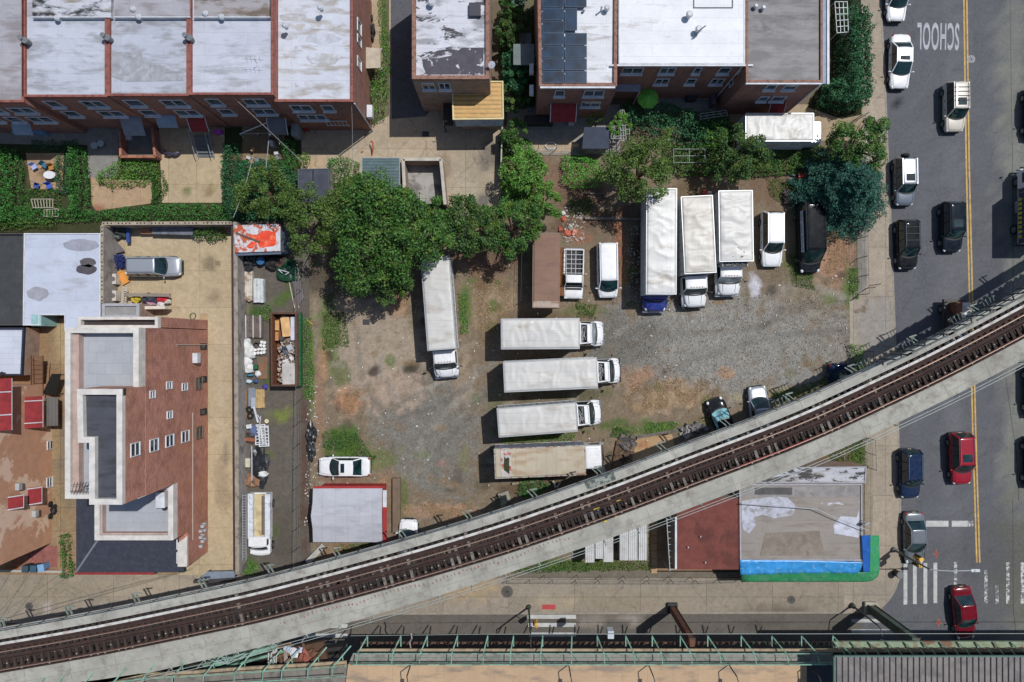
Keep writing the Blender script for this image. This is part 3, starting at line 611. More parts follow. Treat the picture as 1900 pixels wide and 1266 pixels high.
row_windows(row[3], ptYs[3], [(386, 410, 6.2, 7.5, 1), (454, 494, 6.2, 7.5, 2), (408, 432, 3.8, 5.0, 1), (472, 510, 3.8, 5.0, 2)])
row_windows(corner, YC, [(541, 578, 5.7, 6.9, 2), (598, 618, 5.7, 6.9, 1), (555, 604, 3.3, 4.5, 3)])
XE = (655-CX)/S*(H-HE)/H
for y0, y1 in ((40, 62), (70, 84), (110, 128)):
 k = (H-5.5)/H/S; window_e(corner, (CY-y1)*k, (CY-y0)*k, 4.9, 6.2, XE, split=1)
MB().box((XE+.35, (CY-195)/S*.93, 2.6), (.5, 1.1, .7)).build("wall_heater", white_trim, corner, bevel=.03)
MB().tube((XE+.08, YC-.08, HE-.2), (XE+.08, YC-.08, .2), .06, 8).build("downpipe", flat("pale_pipe", (184, 190, 196)), corner)
# garden railing windows / grille
gq = [(.0, .0)]
mb = MB()
for i in range(6): mb.box((-15.6+i*.36-.9, YC-.15, 2.6), (.04, .05, 1.2))
mb.box((-15.6, YC-.15, 3.2), (2.1, .06, .06)).box((-15.6, YC-.15, 2.0), (2.1, .06, .06)); mb.build("window_grille", white_trim, corner)
# porch canopies on the row houses
def canopy(t, x0, x1, z0, z1, Y, depth, m, name="awning", rails=None):
 """sloped awning off a south facing wall"""
 k0 = (H-z1)/H/S
 xa, xb = (x0-CX)*k0, (x1-CX)*k0
 def f(u, v):
  y = Y-.02-depth*v; z = z1-(z1-z0)*(v**1.6)+.05*math.sin(u*math.pi)
  return (xa+(xb-xa)*u, y, z)
 o = MB().shell(f, 10, 6, .04).build(name, m, t, smooth=False)
 if rails:
  r = MB()
  for u in (0, 1): r.path([Vector(f(u, v/6))+Vector((0, 0, .04)) for v in range(7)], .035)
  r.build("edge_trim", rails, o)
 return o
red_canvas = mat("red_canvas", (150, 52, 56), .85, c2=(136, 46, 50), c2s=2)
canopy(row[3], 346, 380, 2.6, 3.5, ptYs[3], 1.2, red_canvas, rails=white_trim)
canopy(row[2], 288, 325, 3.0, 3.6, ptYs[2], .9, corrug("blue_white_awning", (150, 170, 190), .22, 0), rails=None)
canopy(row[2], 222, 262, 2.7, 3.5, ptYs[2], 1.5, mat("grey_porch", (132, 140, 146), .7))
canopy(row[0], 20, 55, 2.9, 3.4, ptYs[0], 1.0, corrug("blue_white_awning", (150, 170, 190), .22, 0))
canopy(corner, 495, 530, 3.0, 3.7, YC, 1.3, corrug("grey_awning", (110, 112, 118), .22, 0), rails=white_trim)
# back stairs under the red awning
st_ = MB(); bx = XY(385, 252)
for i in range(6): st_.box((bx[0], ptYs[3]-1.3-i*.28, 1.35-i*.22), (1.35, .27, .06))
stairs = thing("back_stairs", "grey metal back stairs running down from under the red awning", "stairs", (bx[0], ptYs[3]-2, .14))
st_.build("tread", flat("stair_metal", (104, 108, 110)), stairs)
for s in (-1, 1): MB().bar((bx[0]+s*.72, ptYs[3]-.9, 2.4), (bx[0]+s*.72, ptYs[3]-3.0, .9), .05, .05).bar((bx[0]+s*.72, ptYs[3]-.9, 1.5), (bx[0]+s*.72, ptYs[3]-3.0, .14), .05, .16).build("handrail", flat("pale_rail", (150, 158, 160)), stairs)
# middle building with peeling roof
HC = 8.0
mid = building("detached_house", "house with black patches peeling through its white roof, above the tan roofed extension", [(764, -80), (908, -80), (908, 147), (764, 147)], HC, brick_tan, blackpatch, coping_brown, .32, .35, .3, cat="house")
YM = (CY-147)/S*(H-HC)/H
MB().prism([XY(*p, HC-.2) for p in ((783, 110), (812, 108), (836, 103), (858, 88), (897, 88), (897, 138), (826, 138), (792, 138), (785, 124))], HC-.278, HC-.262).build("bare_roof_patch", mat("black_felt", (84, 80, 88), .8, c2=(206, 206, 214), c2s=1.3, c2p=(.6, .63)), mid)
row_windows(mid, YM, [(784, 806, 5.9, 7.2, 2), (815, 835, 5.9, 7.2, 2)])
q = P(881, 18, HC); o = MB().box((q.x, q.y, HC-.1), (.95, 1.1, .36)).build("roof_hatch", flat("hatch_black", (62, 62, 72)), mid, bevel=.03)
vent(mid, 801, 10, HC-.28, .2, .5); dish(mid, 910, 124, HC-.3, .3)
sq = P(879, 12, HC)
# tan metal roofed extension behind it
ZX = 4.6
ext_roof = [XY(*p, ZX) for p in ((838, 151), (934, 151), (935, 222), (840, 223))]
ex = thing("roofed_extension", "raised extension with a tan ribbed roof, behind the house with the peeling roof", "extension", (ext_roof[0][0], ext_roof[2][1], 0))
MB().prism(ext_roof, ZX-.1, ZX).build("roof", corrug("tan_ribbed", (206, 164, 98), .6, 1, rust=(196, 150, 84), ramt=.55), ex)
MB().ring(ext_roof, .12, ZX+.002, ZX+.1).build("roof_edge", mat("cream_edge", (222, 206, 158), .7), ex)
wl_ = inset(ext_roof, .12); MB().prism(wl_, 2.4, ZX-.102).build("wall", mat("pale_siding", (176, 192, 206), .7, c2=(150, 166, 184)), ex)
MB().prism(inset(ext_roof, .5), 0, 2.398).build("lower_wall", brick_tan, ex)
lx, ly = ext_roof[0][0], ext_roof[2][1]
MB().box((lx-.5, ly+1.5, 2.3), (.9, 2.6, .08)).build("porch_deck", flat("dark_wood", (60, 50, 46)), ex)
pc = mat("post_black", (40, 38, 38), .7)
for yy in (ly+.3, ly+2.6): MB().tube((lx-.9, yy, .1), (lx-.9, yy, 2.26), .06).build("post", pc, ex)
for yy in (ly+.3, ly+2.7): MB().bar((lx-.95, yy, 3.2), (lx-.05, yy, 3.2), .05, .05).build("handrail", pc, ex)
# house with solar panels
sol = building("solar_house", "house with dark blue solar panels on its white roof", [(996, -80), (1147, -80), (1145, 160), (1000, 160)], HC, brick_red, solarroof, coping_brown, .28, .35, .3, cat="house")
YS = (CY-160)/S*(H-HC)/H
row_windows(sol, YS, [(1030, 1047, 5.9, 7.1, 1), (1084, 1120, 5.9, 7.1, 2), (1079, 1113, 3.3, 4.4, 2)])
MB().box((XY(1072, 0, HC)[0], YS-.08, HC-.12), (6.1, .14, .18)).build("gutter", white_trim, sol)
pan = glassy("solar_cell", (14, 38, 60), .3, .3); pfr = flat("panel_frame", (60, 84, 108), .4)
cells = [(1006.5, 1047, y, y+22) for y in (-8, 15.5, 39)]+[(1048.5, 1071, 15.5, 56.5)]+[(1048.5, 1088.5, -8, 13.5)]+[(c, c+40.5, y, y+22) for y in (61.5, 85, 108.5, 132) for c in (1006.5, 1048.5)]
for x0, x1, y0, y1 in cells:
 a, b = XY(x0, y0, HC+.1), XY(x1, y1, HC+.1); c = ((a[0]+b[0])/2, (a[1]+b[1])/2); w, d = b[0]-a[0], a[1]-b[1]
 zq = HC-.25
 o = MB().box((c[0], c[1], zq+.33), (w-.02, d-.02, .04)).build("solar_panel", pan, sol)
 MB().ring([(c[0]-w/2+.005, c[1]-d/2+.005), (c[0]+w/2-.005, c[1]-d/2+.005), (c[0]+w/2-.005, c[1]+d/2-.005), (c[0]-w/2+.005, c[1]+d/2-.005)], .03, zq+.3, zq+.355).build("frame", pfr, o)
 for s in (-1, 1): MB().box((c[0]+s*w*.35, c[1], zq+.15), (.04, d*.9, .3)).build("mount", pfr, o)
vent(sol, 1125, 20, HC-.28, .17, .5); vent(sol, 1114, 22, HC-.28, .06, .8); vent(sol, 1083, 22, HC-.28, .08, .3)
canopy(sol, 1022, 1070, 2.9, 3.9, YS, 1.3, red_canvas, rails=white_trim)
wx = XY(996, 0, HC)[0]
for yp in (104, 145):
 MB().box((wx-.35, (CY-yp)*.875/S*1.0, 5.2), (.35, .8, .6)).build("air_conditioner", white_trim, sol, bevel=.03)
MB().box((wx-1.0, (CY-85)/S*.9, 4.6), (1.8, 1.8, .1)).build("side_porch_roof", mat("grey_green_sheet", (112, 124, 124), .7), sol)
# long white roofed house and the grey roofed house at the corner
lw = building("white_roof_house", "wide brick house with the bright white flat roof", [(1147.6, -80), (1383, -80), (1383, 119), (1147.6, 119)], HC, brick_red, whiteroof, white_trim, .12, .06, .06, cat="house", capname="roof_edge")
YL = (CY-119)/S*(H-HC)/H
row_windows(lw, YL, [(1155, 1192, 6.2, 7.3, 2), (1225, 1252, 6.2, 7.3, 2), (1288, 1300, 6.2, 7.3, 1), (1334, 1354, 6.2, 7.3, 1), (1216, 1240, 3.8, 4.9, 2), (1274, 1290, 3.8, 4.9, 1), (1320, 1342, 3.8, 4.9, 2)])
MB().tube((XY(1383, 0, HC)[0]-.15, YL-.1, HC-.1), (XY(1383, 0, HC)[0]-.15, YL-.1, .2), .06, 8).build("downpipe", white_trim, lw)
MB().box((XY(1265, 0, HC)[0], YL-.08, HC-.1), (11.6, .14, .14)).build("gutter", white_trim, lw)
for x, y in ((1276, 33), (1293, 60)): vent(lw, x, y, HC-.05, .2, .6)
q0, q1 = P(1292, 66, HC), P(1272, 92, HC); MB().tube(q0, q0+Vector((0, 0, .9)), .04).tube(q0+Vector((0, 0, .9)), q0+Vector((.4, .2, 1.3)), .05).build("bent_flue", flat("flue_metal", (120, 122, 126), .5), lw)
a_, b_ = XY(1287, -12, HC), XY(1360, 15, HC); MB().ring([(a_[0], b_[1]), (b_[0], b_[1]), (b_[0], a_[1]), (a_[0], a_[1])], .05, HC, HC+.05).build("skylight_curb", flat("grey_curb", (120, 120, 124)), lw)
grh = building("grey_roof_house", "brick house with the worn grey roof and pale blue eave, beside the tall hedge", [(1384, -80), (1527, -80), (1527, 153), (1384, 153)], HC, brick_red, greyroof, coping_brown, .2, .2, .2, cat="house")
YG = (CY-153)/S*(H-HC)/H; xg = XY(1527, 0, HC)[0]
MB().prism([(xg+.004, YG), (xg+.42, YG), (xg+.42, XY(0, -80, HC)[1]), (xg+.004, XY(0, -80, HC)[1])], HC-.45, HC-.3).build("eave", blue_trim, grh)
MB().prism([(xg+.424, YG-.05), (xg+.62, YG-.05), (xg+.62, XY(0, -80, HC)[1]), (xg+.424, XY(0, -80, HC)[1])], HC-.45, HC-.2).build("gutter", white_trim, grh)
row_windows(grh, YG, [(1422, 1440, 6.6, 7.5, 1), (1455, 1478, 6.6, 7.5, 1), (1408, 1424, 3.8, 4.8, 1), (1432, 1456, 3.8, 4.8, 1)])
MB().tube((xg-.1, YG-.1, HC-.3), (xg-.1, YG-.1, .2), .06, 8).build("downpipe", white_trim, grh)
MB().box((XY(1455, 0, HC)[0], YG-.08, HC-.1), (6.2, .12, .14)).build("fascia", white_trim, grh)
canopy(grh, 1430, 1458, 1.8, 3.2, YG, 1.3, red_canvas, rails=white_trim)
wg = XY(1384, 0, HC)[0]
for yp, zz in ((128, 6.0), (136, 4.0)): window_e(grh, (CY-yp)/S*.9-.3, (CY-yp)/S*.9+.3, zz, zz+.9, wg, nrm=-1, split=1)
for x, y in ((1400, 15), (1414, 18)): vent(grh, x, y, HC-.18, .13, .35)
# small porch roof, green parasol
pz = 3.6; t = thing("porch", "pale grey porch roof against the wide white roofed house, left of the green parasol", "porch", (*XY(1165, 155, pz), .14))
pr = [XY(*p, pz) for p in ((1150, 139), (1190, 139), (1188, 170), (1142, 169))]
MB().prism(pr, pz-.1, pz).build("porch_roof", mat("pale_sheet", (150, 156, 170), .6), t)
for p in pr[2:]: MB().tube((p[0], p[1]+.1, .14), (p[0], p[1]+.1, pz-.1), .05).build("post", white_trim, t)
q = P(1203, 181, 2.4); t = thing("parasol", "round lime green parasol with small red motifs along its rim", "parasol", (q.x, q.y, .14))
par = MB(); n = 8; r = 1.0
vs_p = [(0, 0, 2.6)]+[(math.cos(R(22.5+45*i))*r, math.sin(R(22.5+45*i))*r, 2.1) for i in range(n)]
vs_p += [(0, 0, 2.57)]+[(a*.99, b*.99, 2.07) for a, b, c in vs_p[1:9]]
par.add(vs_p, [(0, i+1, (i+1) % n+1) for i in range(n)]+[(9, 9+(i+1) % n+1, 9+i+1) for i in range(n)]+[(i+1, 9+i+1, 9+(i+1) % n+1, (i+1) % n+1) for i in range(n)])
par.build("canopy", mat("lime_canvas", (110, 190, 72), .8, c2=(128, 204, 84), c2s=2), t, local=True)
MB().tube((0, 0, 0), (0, 0, 2.7), .03).build("pole", white_trim, t, local=True)
mb = MB()
for i in range(n):
 a = R(45*i+22.5);
 for da in (-.16, .16): mb.blob((math.cos(a+da)*.84, math.sin(a+da)*.84, 2.2), .055, i, (1, 1, .35))
mb.build("rim_motif", mat("red_motif", (190, 80, 60), .8), t, local=True)
# ---- low buildings at the left edge
ZL = 2.3
lowd = building("flat_roof_building", "low building with the black felt roof at the left edge", [(-200, 433), (44, 433), (42, 604), (-200, 604)], ZL+.03, brick_tan, mat("black_roof_felt", (66, 68, 70), .85, c2=(78, 80, 82), c2s=.6), mat("roof_black_edge", (80, 80, 82), .8), .1, cat="low building")
loww = thing("flat_roof_building", "low building with pale silver roof and sooty stains beside the black roof", "low building", (*XY(115, 520, ZL), 0)); ZL = 2.3
shape = [XY(*p, ZL) for p in ((45, 433), (187, 433), (187, 587), (187, 615), (120, 615), (120, 585), (74, 585), (74, 604), (43, 604))]
MB().prism(shape, 0, ZL-.1).build("wall", brick_tan, loww)
MB().prism(inset(shape, .02), ZL-.098, ZL-.02).build("roof", roofmat("roof_pale_blue", (200, 208, 224), (176, 178, 188), .55, 1.6, 9, seed=60), loww)
MB().ring(shape, .1, ZL-.018, ZL+.06).build("roof_edge", white_trim, loww)
for (px, py, rx, ry, c) in ((163, 487, .72, .42, (96, 92, 96)), (160, 500, .95, .45, (84, 80, 86)), (70, 545, 1.0, .6, (160, 160, 170)), (150, 455, 1.6, .55, (156, 158, 170))):
 a = XY(px, py, ZL); mb = MB(); po = [(a[0]+math.cos(i*.35)*rx*(1+.2*mnoise.noise(Vector((i*.8, px, 0)))), a[1]+math.sin(i*.35)*ry*(1+.3*mnoise.noise(Vector((i*.9, px, 4))))) for i in range(18)]
 mb.prism(po, ZL-.022, ZL-.012).build("roof_stain", mat("stain%d" % c[0], c, .85, c2=(150, 150, 160), c2s=2.2, c2p=(.62, .75)), loww)
for px in (80, 90): pass
q = P(97, 595, 1.5); MB().box((q.x-.9, q.y, 1.2), (.9, 1.0, 2.2)).build("lean_to", mat("pale_green_sheet", (150, 190, 190), .5), loww)
g1 = building("flat_roof_building", "small low building with a ribbed white roof and black edge, above the red awnings", [(-200, 608), (44, 608), (40, 697), (-200, 697)], ZL, brick_tan, roofmat("roof_white_ribs", (206, 214, 228), (180, 184, 194), .6, .5, 5, seed=66), mat("navy_edge", (44, 52, 72), .7), .14, cat="low building")
for x, y in ((8, 694),): vent(g1, x, y, ZL-.25, .15, .3, flat("black_pipe", (40, 40, 42)))
# tall stucco building, its east wall seen from the side
XW = (98-CX)/S
stc = mat("stucco_wall", (198, 152, 124), .9, k=.95, c2=(226, 196, 172), c2s=.35, c2p=(.52, .56), seed=5, var=.12)
tb = thing("stucco_building", "tall building with peeling orange brown stucco side wall and red awnings", "building", (XW-5, -11, 0))
yn, ys = (CY-712)/S, (CY-1006)/S
MB().prism([(XW-12, ys), (XW, ys), (XW, yn), (XW-12, yn)], 0, 9.2).build("wall", stc, tb)
MB().prism([(XW-12, ys+.1), (XW-.1, ys+.1), (XW-.1, yn-.1), (XW-12, yn-.1)], 9.202, 9.3).build("roof", greyroof, tb)
def awn_e(x_out, y0, y1, z0, z1, proj=1.0, slats=()):
 ya, yb = (CY-y0)/S*(H-z0)/H, (CY-y1)/S*(H-z0)/H
 def f(u, v): return (XW+proj*v, ya+(yb-ya)*u, z1-(z1-z0)*v**1.3)
 o = MB().shell(f, 8, 5, .04).build("awning", red_canvas, tb)
 mb = MB()
 for u in slats: mb.path([Vector(f(u, v/5))+Vector((0, 0, .03)) for v in range(6)], .05, 5)
 mb.path([Vector(f(u/8, 1)) for u in range(9)], .025, 4); mb.build("canopy_rib", white_trim, o)
awn_e(22, 702, 798, 6.6, 7.6, 1.0, (.26, .7)); awn_e(80, 735, 793, 2.8, 3.7, 1.0, (.14, .84)); awn_e(43, 917, 943, 4.8, 5.7, .7, (.06, .94)); awn_e(78, 902, 935, 2.5, 3.3, .7, (.06, .94))
for x, y, w in ((92, 826, 15), (91, 895, 18)):
 z = H*(1-(98-CX)/(x-CX)); yy = (CY-y)/S*(H-z)/H; d = w/2/S
 window_e(tb, yy-d, yy+d, z-.35, z+.35, XW+.003, split=3)
for x, y in ((31, 903), (62, 953)):
 z = H*(1-(98-CX)/(x-CX)); yy = (CY-y)/S*(H-z)/H; MB().box((XW+.18, yy, z), (.35, .6, .45)).build("air_conditioner", flat("ac_grey", (176, 178, 180)), tb, bevel=.03)
mb = MB(); mb.path([P(38, 1010, 3.6), P(42, 990, 3.4), P(80, 975, 1.2), P(84, 900, 1.0)], .03); mb.build("wall_cable", flat("cable_brown", (92, 62, 50)), tb)
# stair yard between: brown steps and dark shed roofs
t = thing("outdoor_stairs", "brown wooden back stairs and landing beside the white ribbed roof", "stairs", (*XY(66, 660, 1), .13))
mb = MB()
for i in range(9): mb.box((*XY(68, 665+i*8.5, 1.8-i*.12), 1.8-i*.12), (1.1, .38, .08))
mb.build("tread", mat("brown_boards", (120, 88, 66), .85), t)
for x in (58, 80): MB().bar((*XY(x, 660, 2.6), 2.6), (*XY(x, 735, 1.8), 1.8), .05, .06).build("handrail", flat("brown_rail", (86, 58, 44)), t)
t = thing("garden_table", "round dark red brown table on the yard left of the pale parapet", "table", (*XY(64, 641), .135))
MB().cyl((0, 0), .42, .68, .74, 18).build("tabletop", mat("brown_wood", (98, 64, 54), .8), t, local=True); MB().cyl((0, 0), .06, 0, .68).build("pedestal", pc, t, local=True)
t = thing("lean_to_roof", "dark slanted panel leaning in the narrow yard beside the red awnings", "panel", (*XY(97, 712, 1.2), .135))
a = [P(96, 694, 2.2), P(113, 694, 2.2), P(104, 732, 1.2), P(78, 732, 1.2)]; MB().add([tuple(p) for p in a]+[(p.x, p.y, p.z-.06) for p in a], [(3,2,1,0),(4,5,6,7),(0,1,5,4),(1,2,6,5),(2,3,7,6),(3,0,4,7)]).build("board", mat("black_panel", (38, 40, 38), .6), t)
MB().tube((a[2].x, a[2].y, .1), (a[2].x, a[2].y, 1.15), .04).tube((a[1].x-.1, a[1].y-.1, .1), (a[1].x-.1, a[1].y-.1, 2.1), .04).build("prop", pc, t)
t = thing("metal_walkway", "grey ribbed metal walkway right of the larger red awning", "walkway", (*XY(96, 765, 1.6), .135))
MB().box((*XY(95, 764, 1.8), 1.7), (1.1, 2.6, .08)).build("deck", corrug("walkway_grey", (112, 108, 104), .2, 0), t)
for y in (738, 790): MB().tube((*XY(104, y, 0), .1), (*XY(104, y, 1.7), 1.66), .05).build("post", pc, t)
# ---- brick apartment building
XB = -563/S;
ap = thing("apartment_building", "tall red brick apartment building with stepped white parapets and tiled terraces", "apartment building", (XB-3, -9, 0))
def yy_(py, z): return (CY-py)/S*(H-z)/H
def xx_(px, z): return (px-CX)/S*(H-z)/H
cream = mat("cream_parapet", (212, 207, 200), .8, fine=.1); pinkw = mat("pink_stucco", (186, 162, 152), .85)
XWb = xx_(120, 12)
def blockp(x0, y0, x1, y1, z): return [(x0, y1), (x1, y1), (x1, y0), (x0, y0)]
zA, zB, zC_, zD = 9.2, 12.0, 14.2, 6.7
yN = yy_(588, zA);
MB().prism([(XWb+.3, yy_(610, zA)+.1), (XB, yy_(610, zA)+.1), (XB, yN), (XWb+.3+1.2, yN)], 0, zA-.5).build("north_wing", brick_new, ap)
yB0, yB1 = yy_(608, zB), yy_(926, zB)
MB().prism([(XWb, yB1), (XB, yB1), (XB, yB0), (XWb, yB0)], 0, zB-1.0).build("wall", brick_new, ap)
def tile(m_name, c, sz=(1.1, .75), seed=0):
 if m_name in MATS: return MATS[m_name]
 return roofmat(m_name, c, tuple(int(x*.92) for x in c), .6, sz[1], sz[0], seed=seed)
tl = tile("terrace_tile", (176, 180, 186), (1.3, .85)); darkt = roofmat("roof_dark_tower", (78, 80, 88), (60, 60, 66), .5, 1.3, 3, dark=(40, 42, 50), damt=.55, seed=71, edge=.1)
MB().prism([(XWb+.4, yB1+.1), (XB-.1, yB1+.1), (XB-.1, yB0-.1), (XWb+.4, yB0-.1)], zB-.998, zB-.95).build("terrace", tl, ap)
# parapet walls of the upper terrace
po = [(XWb, yB1), (XB, yB1), (XB, yB0), (XWb, yB0)]
MB().ring(po, .42, zB-.996, zB).build("parapet", cream, ap, bevel=.02)
MB().prism([(XWb+.424, yB1+.5), (XWb+.85, yB1+.5), (XWb+.85, yB0-.5), (XWb+.424, yB0-.5)], zB-.948, zB-.35).build("inner_wall", pinkw, ap)
# tower block with notch
zt = zC_
T = [(142, 722), (233, 722), (233, 937), (165, 937), (165, 822), (144, 822)]
Tw = [(xx_(x, zt), yy_(y, zt)) for x, y in T]; Tw[1] = (XB+.004, Tw[1][1]); Tw[2] = (XB+.004, Tw[2][1])
MB().prism(Tw, zB-.94, zt-.45).build("tower_wall", brick_new, ap)
MB().prism(inset(Tw, .3), zt-.448, zt-.42).build("tower_roof", darkt, ap)
MB().ring(Tw, .42, zt-.446, zt).build("tower_parapet", cream, ap, bevel=.02)
# lower south terrace
x0, y0s, y1s = xx_(175, zD), yy_(1003, zD), yB1
MB().prism([(x0, y0s), (XB, y0s), (XB, y1s-.004), (x0, y1s-.004)], 0, zD-.8).build("lower_wall", brick_new, ap)
MB().prism([(x0+.3, y0s+.3), (XB-.3, y0s+.3), (XB-.3, y1s-.01), (x0+.3, y1s-.01)], zD-.798, zD-.76).build("lower_terrace", tl, ap)
MB().ring([(x0, y0s), (XB, y0s), (XB, y1s-.02), (x0, y1s-.02)], .42, zD-.75, zD).build("lower_parapet", cream, ap, bevel=.02)
MB().ring([(x0+.43, y0s+.43), (XB-.43, y0s+.43), (XB-.43, y1s-.5), (x0+.43, y1s-.5)], .12, zD-.75, zD-.2).build("lower_inner_wall", pinkw, ap)
# south porch part and dark hipped skirt roof
zE = 4.4; yE = yy_(1052, zE)
MB().prism([(XB-.76, yE), (XB, yE), (XB, y0s-.004), (XB-.76, y0s-.004)], 0, zE-.3).build("porch_wall", brick_new, ap)
MB().prism([(XB-.75, yE), (XB+.05, yE), (XB+.05, y0s-.3), (XB-.75, y0s-.9)], zE-.298, zE).build("porch_parapet", cream, ap, bevel=.02)
for i in range(2): window_e(ap, yE+.3+i*1.2, yE+1.2+i*1.2, zE-.9, zE-.1, XB-.80, nrm=-1, split=2)
sk = mat("black_shingle", (64, 68, 82), .85, fs=30, c2=(74, 78, 92), c2s=3)
xo, xi, yo, yi = xx_(140, 3.2), xx_(183, 4.4), yy_(1063, 3.2), yy_(1000, 4.4)
yt = yy_(926, 4.2); xr = XB-.78
v = [(xo, yo, 3.1), (xr, yo, 3.1), (xr, yi, 4.35), (xi, yi, 4.35), (xo, yt, 3.1), (xi, yt, 4.35)]
mb = MB(); mb.add(v+[(a, b, c-.12) for a, b, c in v], [(0,1,2,3),(0,3,5,4),(6,9,8,7),(6,10,11,9),(0,6,7,1),(1,7,8,2),(2,8,9,3),(4,10,6,0),(5,11,10,4),(3,9,11,5)])
mb.build("skirt_roof", sk, ap)
MB().bar((xo, yo, 3.14), (xi, yi, 4.4), .16, .06).build("hip_flashing", flat("hip_grey", (130, 134, 142)), ap)
MB().prism([(xo+.35, yo+.35), (XB-.77, yo+.35), (XB-.77, y0s-.01), (x0-.01, y0s-.01), (x0-.01, yt-.1), (xo+.35, yt-.1)], 0, 2.95).build("ground_floor_wall", mat("dark_render", (70, 64, 64), .9), ap)
MB().box((xx_(215, 2.6), yo-.05, 2.75), (7.0, .5, .1)).build("shop_canopy", red_canvas, ap)
# rear parapet frame
a0, a1 = xx_(146, zA), xx_(150, zA)
fr = [(xx_(144, zA), yy_(609, zA)), (XB+.003, yy_(609, zA)), (XB+.003, yN), (xx_(144, zA), yN)]
MB().ring(fr, .24, zA-.49, zA).build("rear_parapet", cream, ap, bevel=.02)
MB().prism(inset(fr, .25), zA-.49, zA-.45).build("rear_roof", mat("dark_slot", (70, 60, 60), .9), ap)
# windows on the side wall
def wwall(px, py, w, h, m=white_trim):
 z = H*(1-(-563.0)/(px-CX)); yy = yy_(py, z); dz = abs(H*(1+563.0/(px-5-CX))-H*(1+563.0/(px+5-CX)))/10
 window_e(ap, yy-h/2/S*(H-z)/H, yy+h/2/S*(H-z)/H, z-w/2*dz, z+w/2*dz, XB+.002, frame=m, split=2)
for px, py, w, h in ((313, 715, 9, 13), (342, 718, 9, 13), (282, 732, 9, 13), (314, 770, 9, 13), (250, 834, 16, 24), (285, 826, 15, 22), (314, 818, 14, 21), (343, 810, 13, 20)): wwall(px, py, w, h)
for px, py in ((369, 803), (368, 712)): wwall(px, py, 12, 22, flat("grille_brown", (120, 100, 84)))
for py in (643, 704, 764):
 window_e(ap, yy_(py+5, 1), yy_(py-5, 1), .6, 1.7, XB+.002, frame=pc, split=1)
q = (XB+.25, yy_(665, 4), 3.0)
MB().box(q, (.45, .9, .7)).build("air_conditioner", white_trim, ap, bevel=.04)
MB().tube((XB+.06, yy_(640, 3), 6.2), (XB+.06, yy_(640, 3), .4), .04).tube((XB+.06, yy_(765, 3), 3.3), (XB+.06, yy_(960, 3), 3.3), .03).tube((XB+.06, yy_(960, 3), 3.3), (XB+.06, yy_(1000, 3), 3.3), .03).build("wall_conduit", flat("conduit", (200, 186, 176)), ap)
for i in range(9): MB().box((XB+.16, yy_(970+i*4.6, 1)+((i % 2)-.5)*.12, 1.2+(i % 3)*.35), (.28, .24, .3)).build("electric_meter", flat("meter_grey", (170, 174, 178), .5), ap)
for px, py, z0_ in ((345, 645, 3.5), (275, 875, 10.0)): pass
# roof furniture of the apartment building
q = (xx_(150, 11), yy_(632, 11)); MB().cyl(q, .22, 11.05, 11.4, 14).build("roof_pipe", flat("black_pipe", (40, 40, 42)), ap)
q = (xx_(305, 6), yy_(925, 6)); MB().box((q[0], q[1], 6.35), (.75, 1.3, .8)).build("roof_air_conditioner", white_trim, ap, bevel=.04)
q = (xx_(307, 6), yy_(942, 6)); MB().cyl(q, .22, 6.0, 6.2, 14).build("roof_fan", flat("black_pipe", (40, 40, 42)), ap)
sq = (xx_(157, 12), yy_(829, 12)); MB().box((sq[0], sq[1], 11.1), (.6, .75, .1)).build("skylight", glassy("skylight_glass", (70, 100, 130)), ap)
q = P(155, 905, 12.6); mb = MB()
for i in range(9): mb.tube(q+Vector((-.9+i*.22, -.5, 0)), q+Vector((-.6+i*.22, .45, .1)), .02)
mb.tube(q+Vector((-1, -.3, .05)), q+Vector((1.2, .1, .05)), .02).tube(q+Vector((-.9, .2, .1)), q+Vector((1.2, .5, .1)), .02).tube((q.x, q.y, zB-.9), q, .03)
mb.build("roof_antenna", flat("antenna_metal", (70, 70, 74)), ap)
# wire plant on terrace roof top
MB().box((xx_(213, zt), yy_(728, zt), zt-.3), (1.1, .5, .35)).build("planter", flat("dark_planter", (50, 54, 48)), ap)
# small grey lean-to north of it and boundary walls
lt = building("lean_to_shed", "small grey shed roof between the silver roof and the brick building", [(189, 563), (258, 563), (258, 590), (189, 590)], 2.8, brick_tan, mat("grey_shed_roof", (150, 148, 146), .8), flat("pale_edge", (170, 172, 176)), .25, .2, .2, cat="shed")
cap_c = mat("block_wall_cap", (170, 158, 138), .85, c2=(140, 130, 116), c2s=2)
blk = mat("block_wall", (158, 152, 146), .9, c2=(120, 112, 106), c2s=1)
def wall_line(lab, pts, z, w, name="boundary_wall", m=blk, cap=cap_c, caph=.07, holes=False):
 a = P(*pts[0]); t = thing(name, lab, "wall", (a.x, a.y, 0))
 mw, mc, mh = MB(), MB(), MB()
 for p, q in zip(pts, pts[1:]):
  A, B = P(p[0], p[1], z), P(q[0], q[1], z)
  mw.bar((A.x, A.y, z/2), (B.x, B.y, z/2), w*.8, z); mc.bar((A.x, A.y, z+caph/2+.001), (B.x, B.y, z+caph/2+.001), w, caph)
  if holes:
   L = (B-A).length; n = int(L/.33)
   for i in range(n):
    if i % 9 in (3, 8): continue
    c = A.lerp(B, (i+.5)/n); mh.box((c.x, c.y, z+caph+.003), (.13, .13, .006))
 mw.build("wall_face", m, t); mc.build("coping", cap, t)
 if holes: mh.build("block_core", flat("core_dark", (52, 48, 46)), t)
 return t
wall_line("tall block wall with open cores along its top, north side of the driveway", [(190, 415), (430, 414)], 2.35, .3, holes=True)
wall_line("tall block wall with open cores between the silver roof and the driveway", [(190, 419), (190, 562)], 2.35, .26, holes=True)
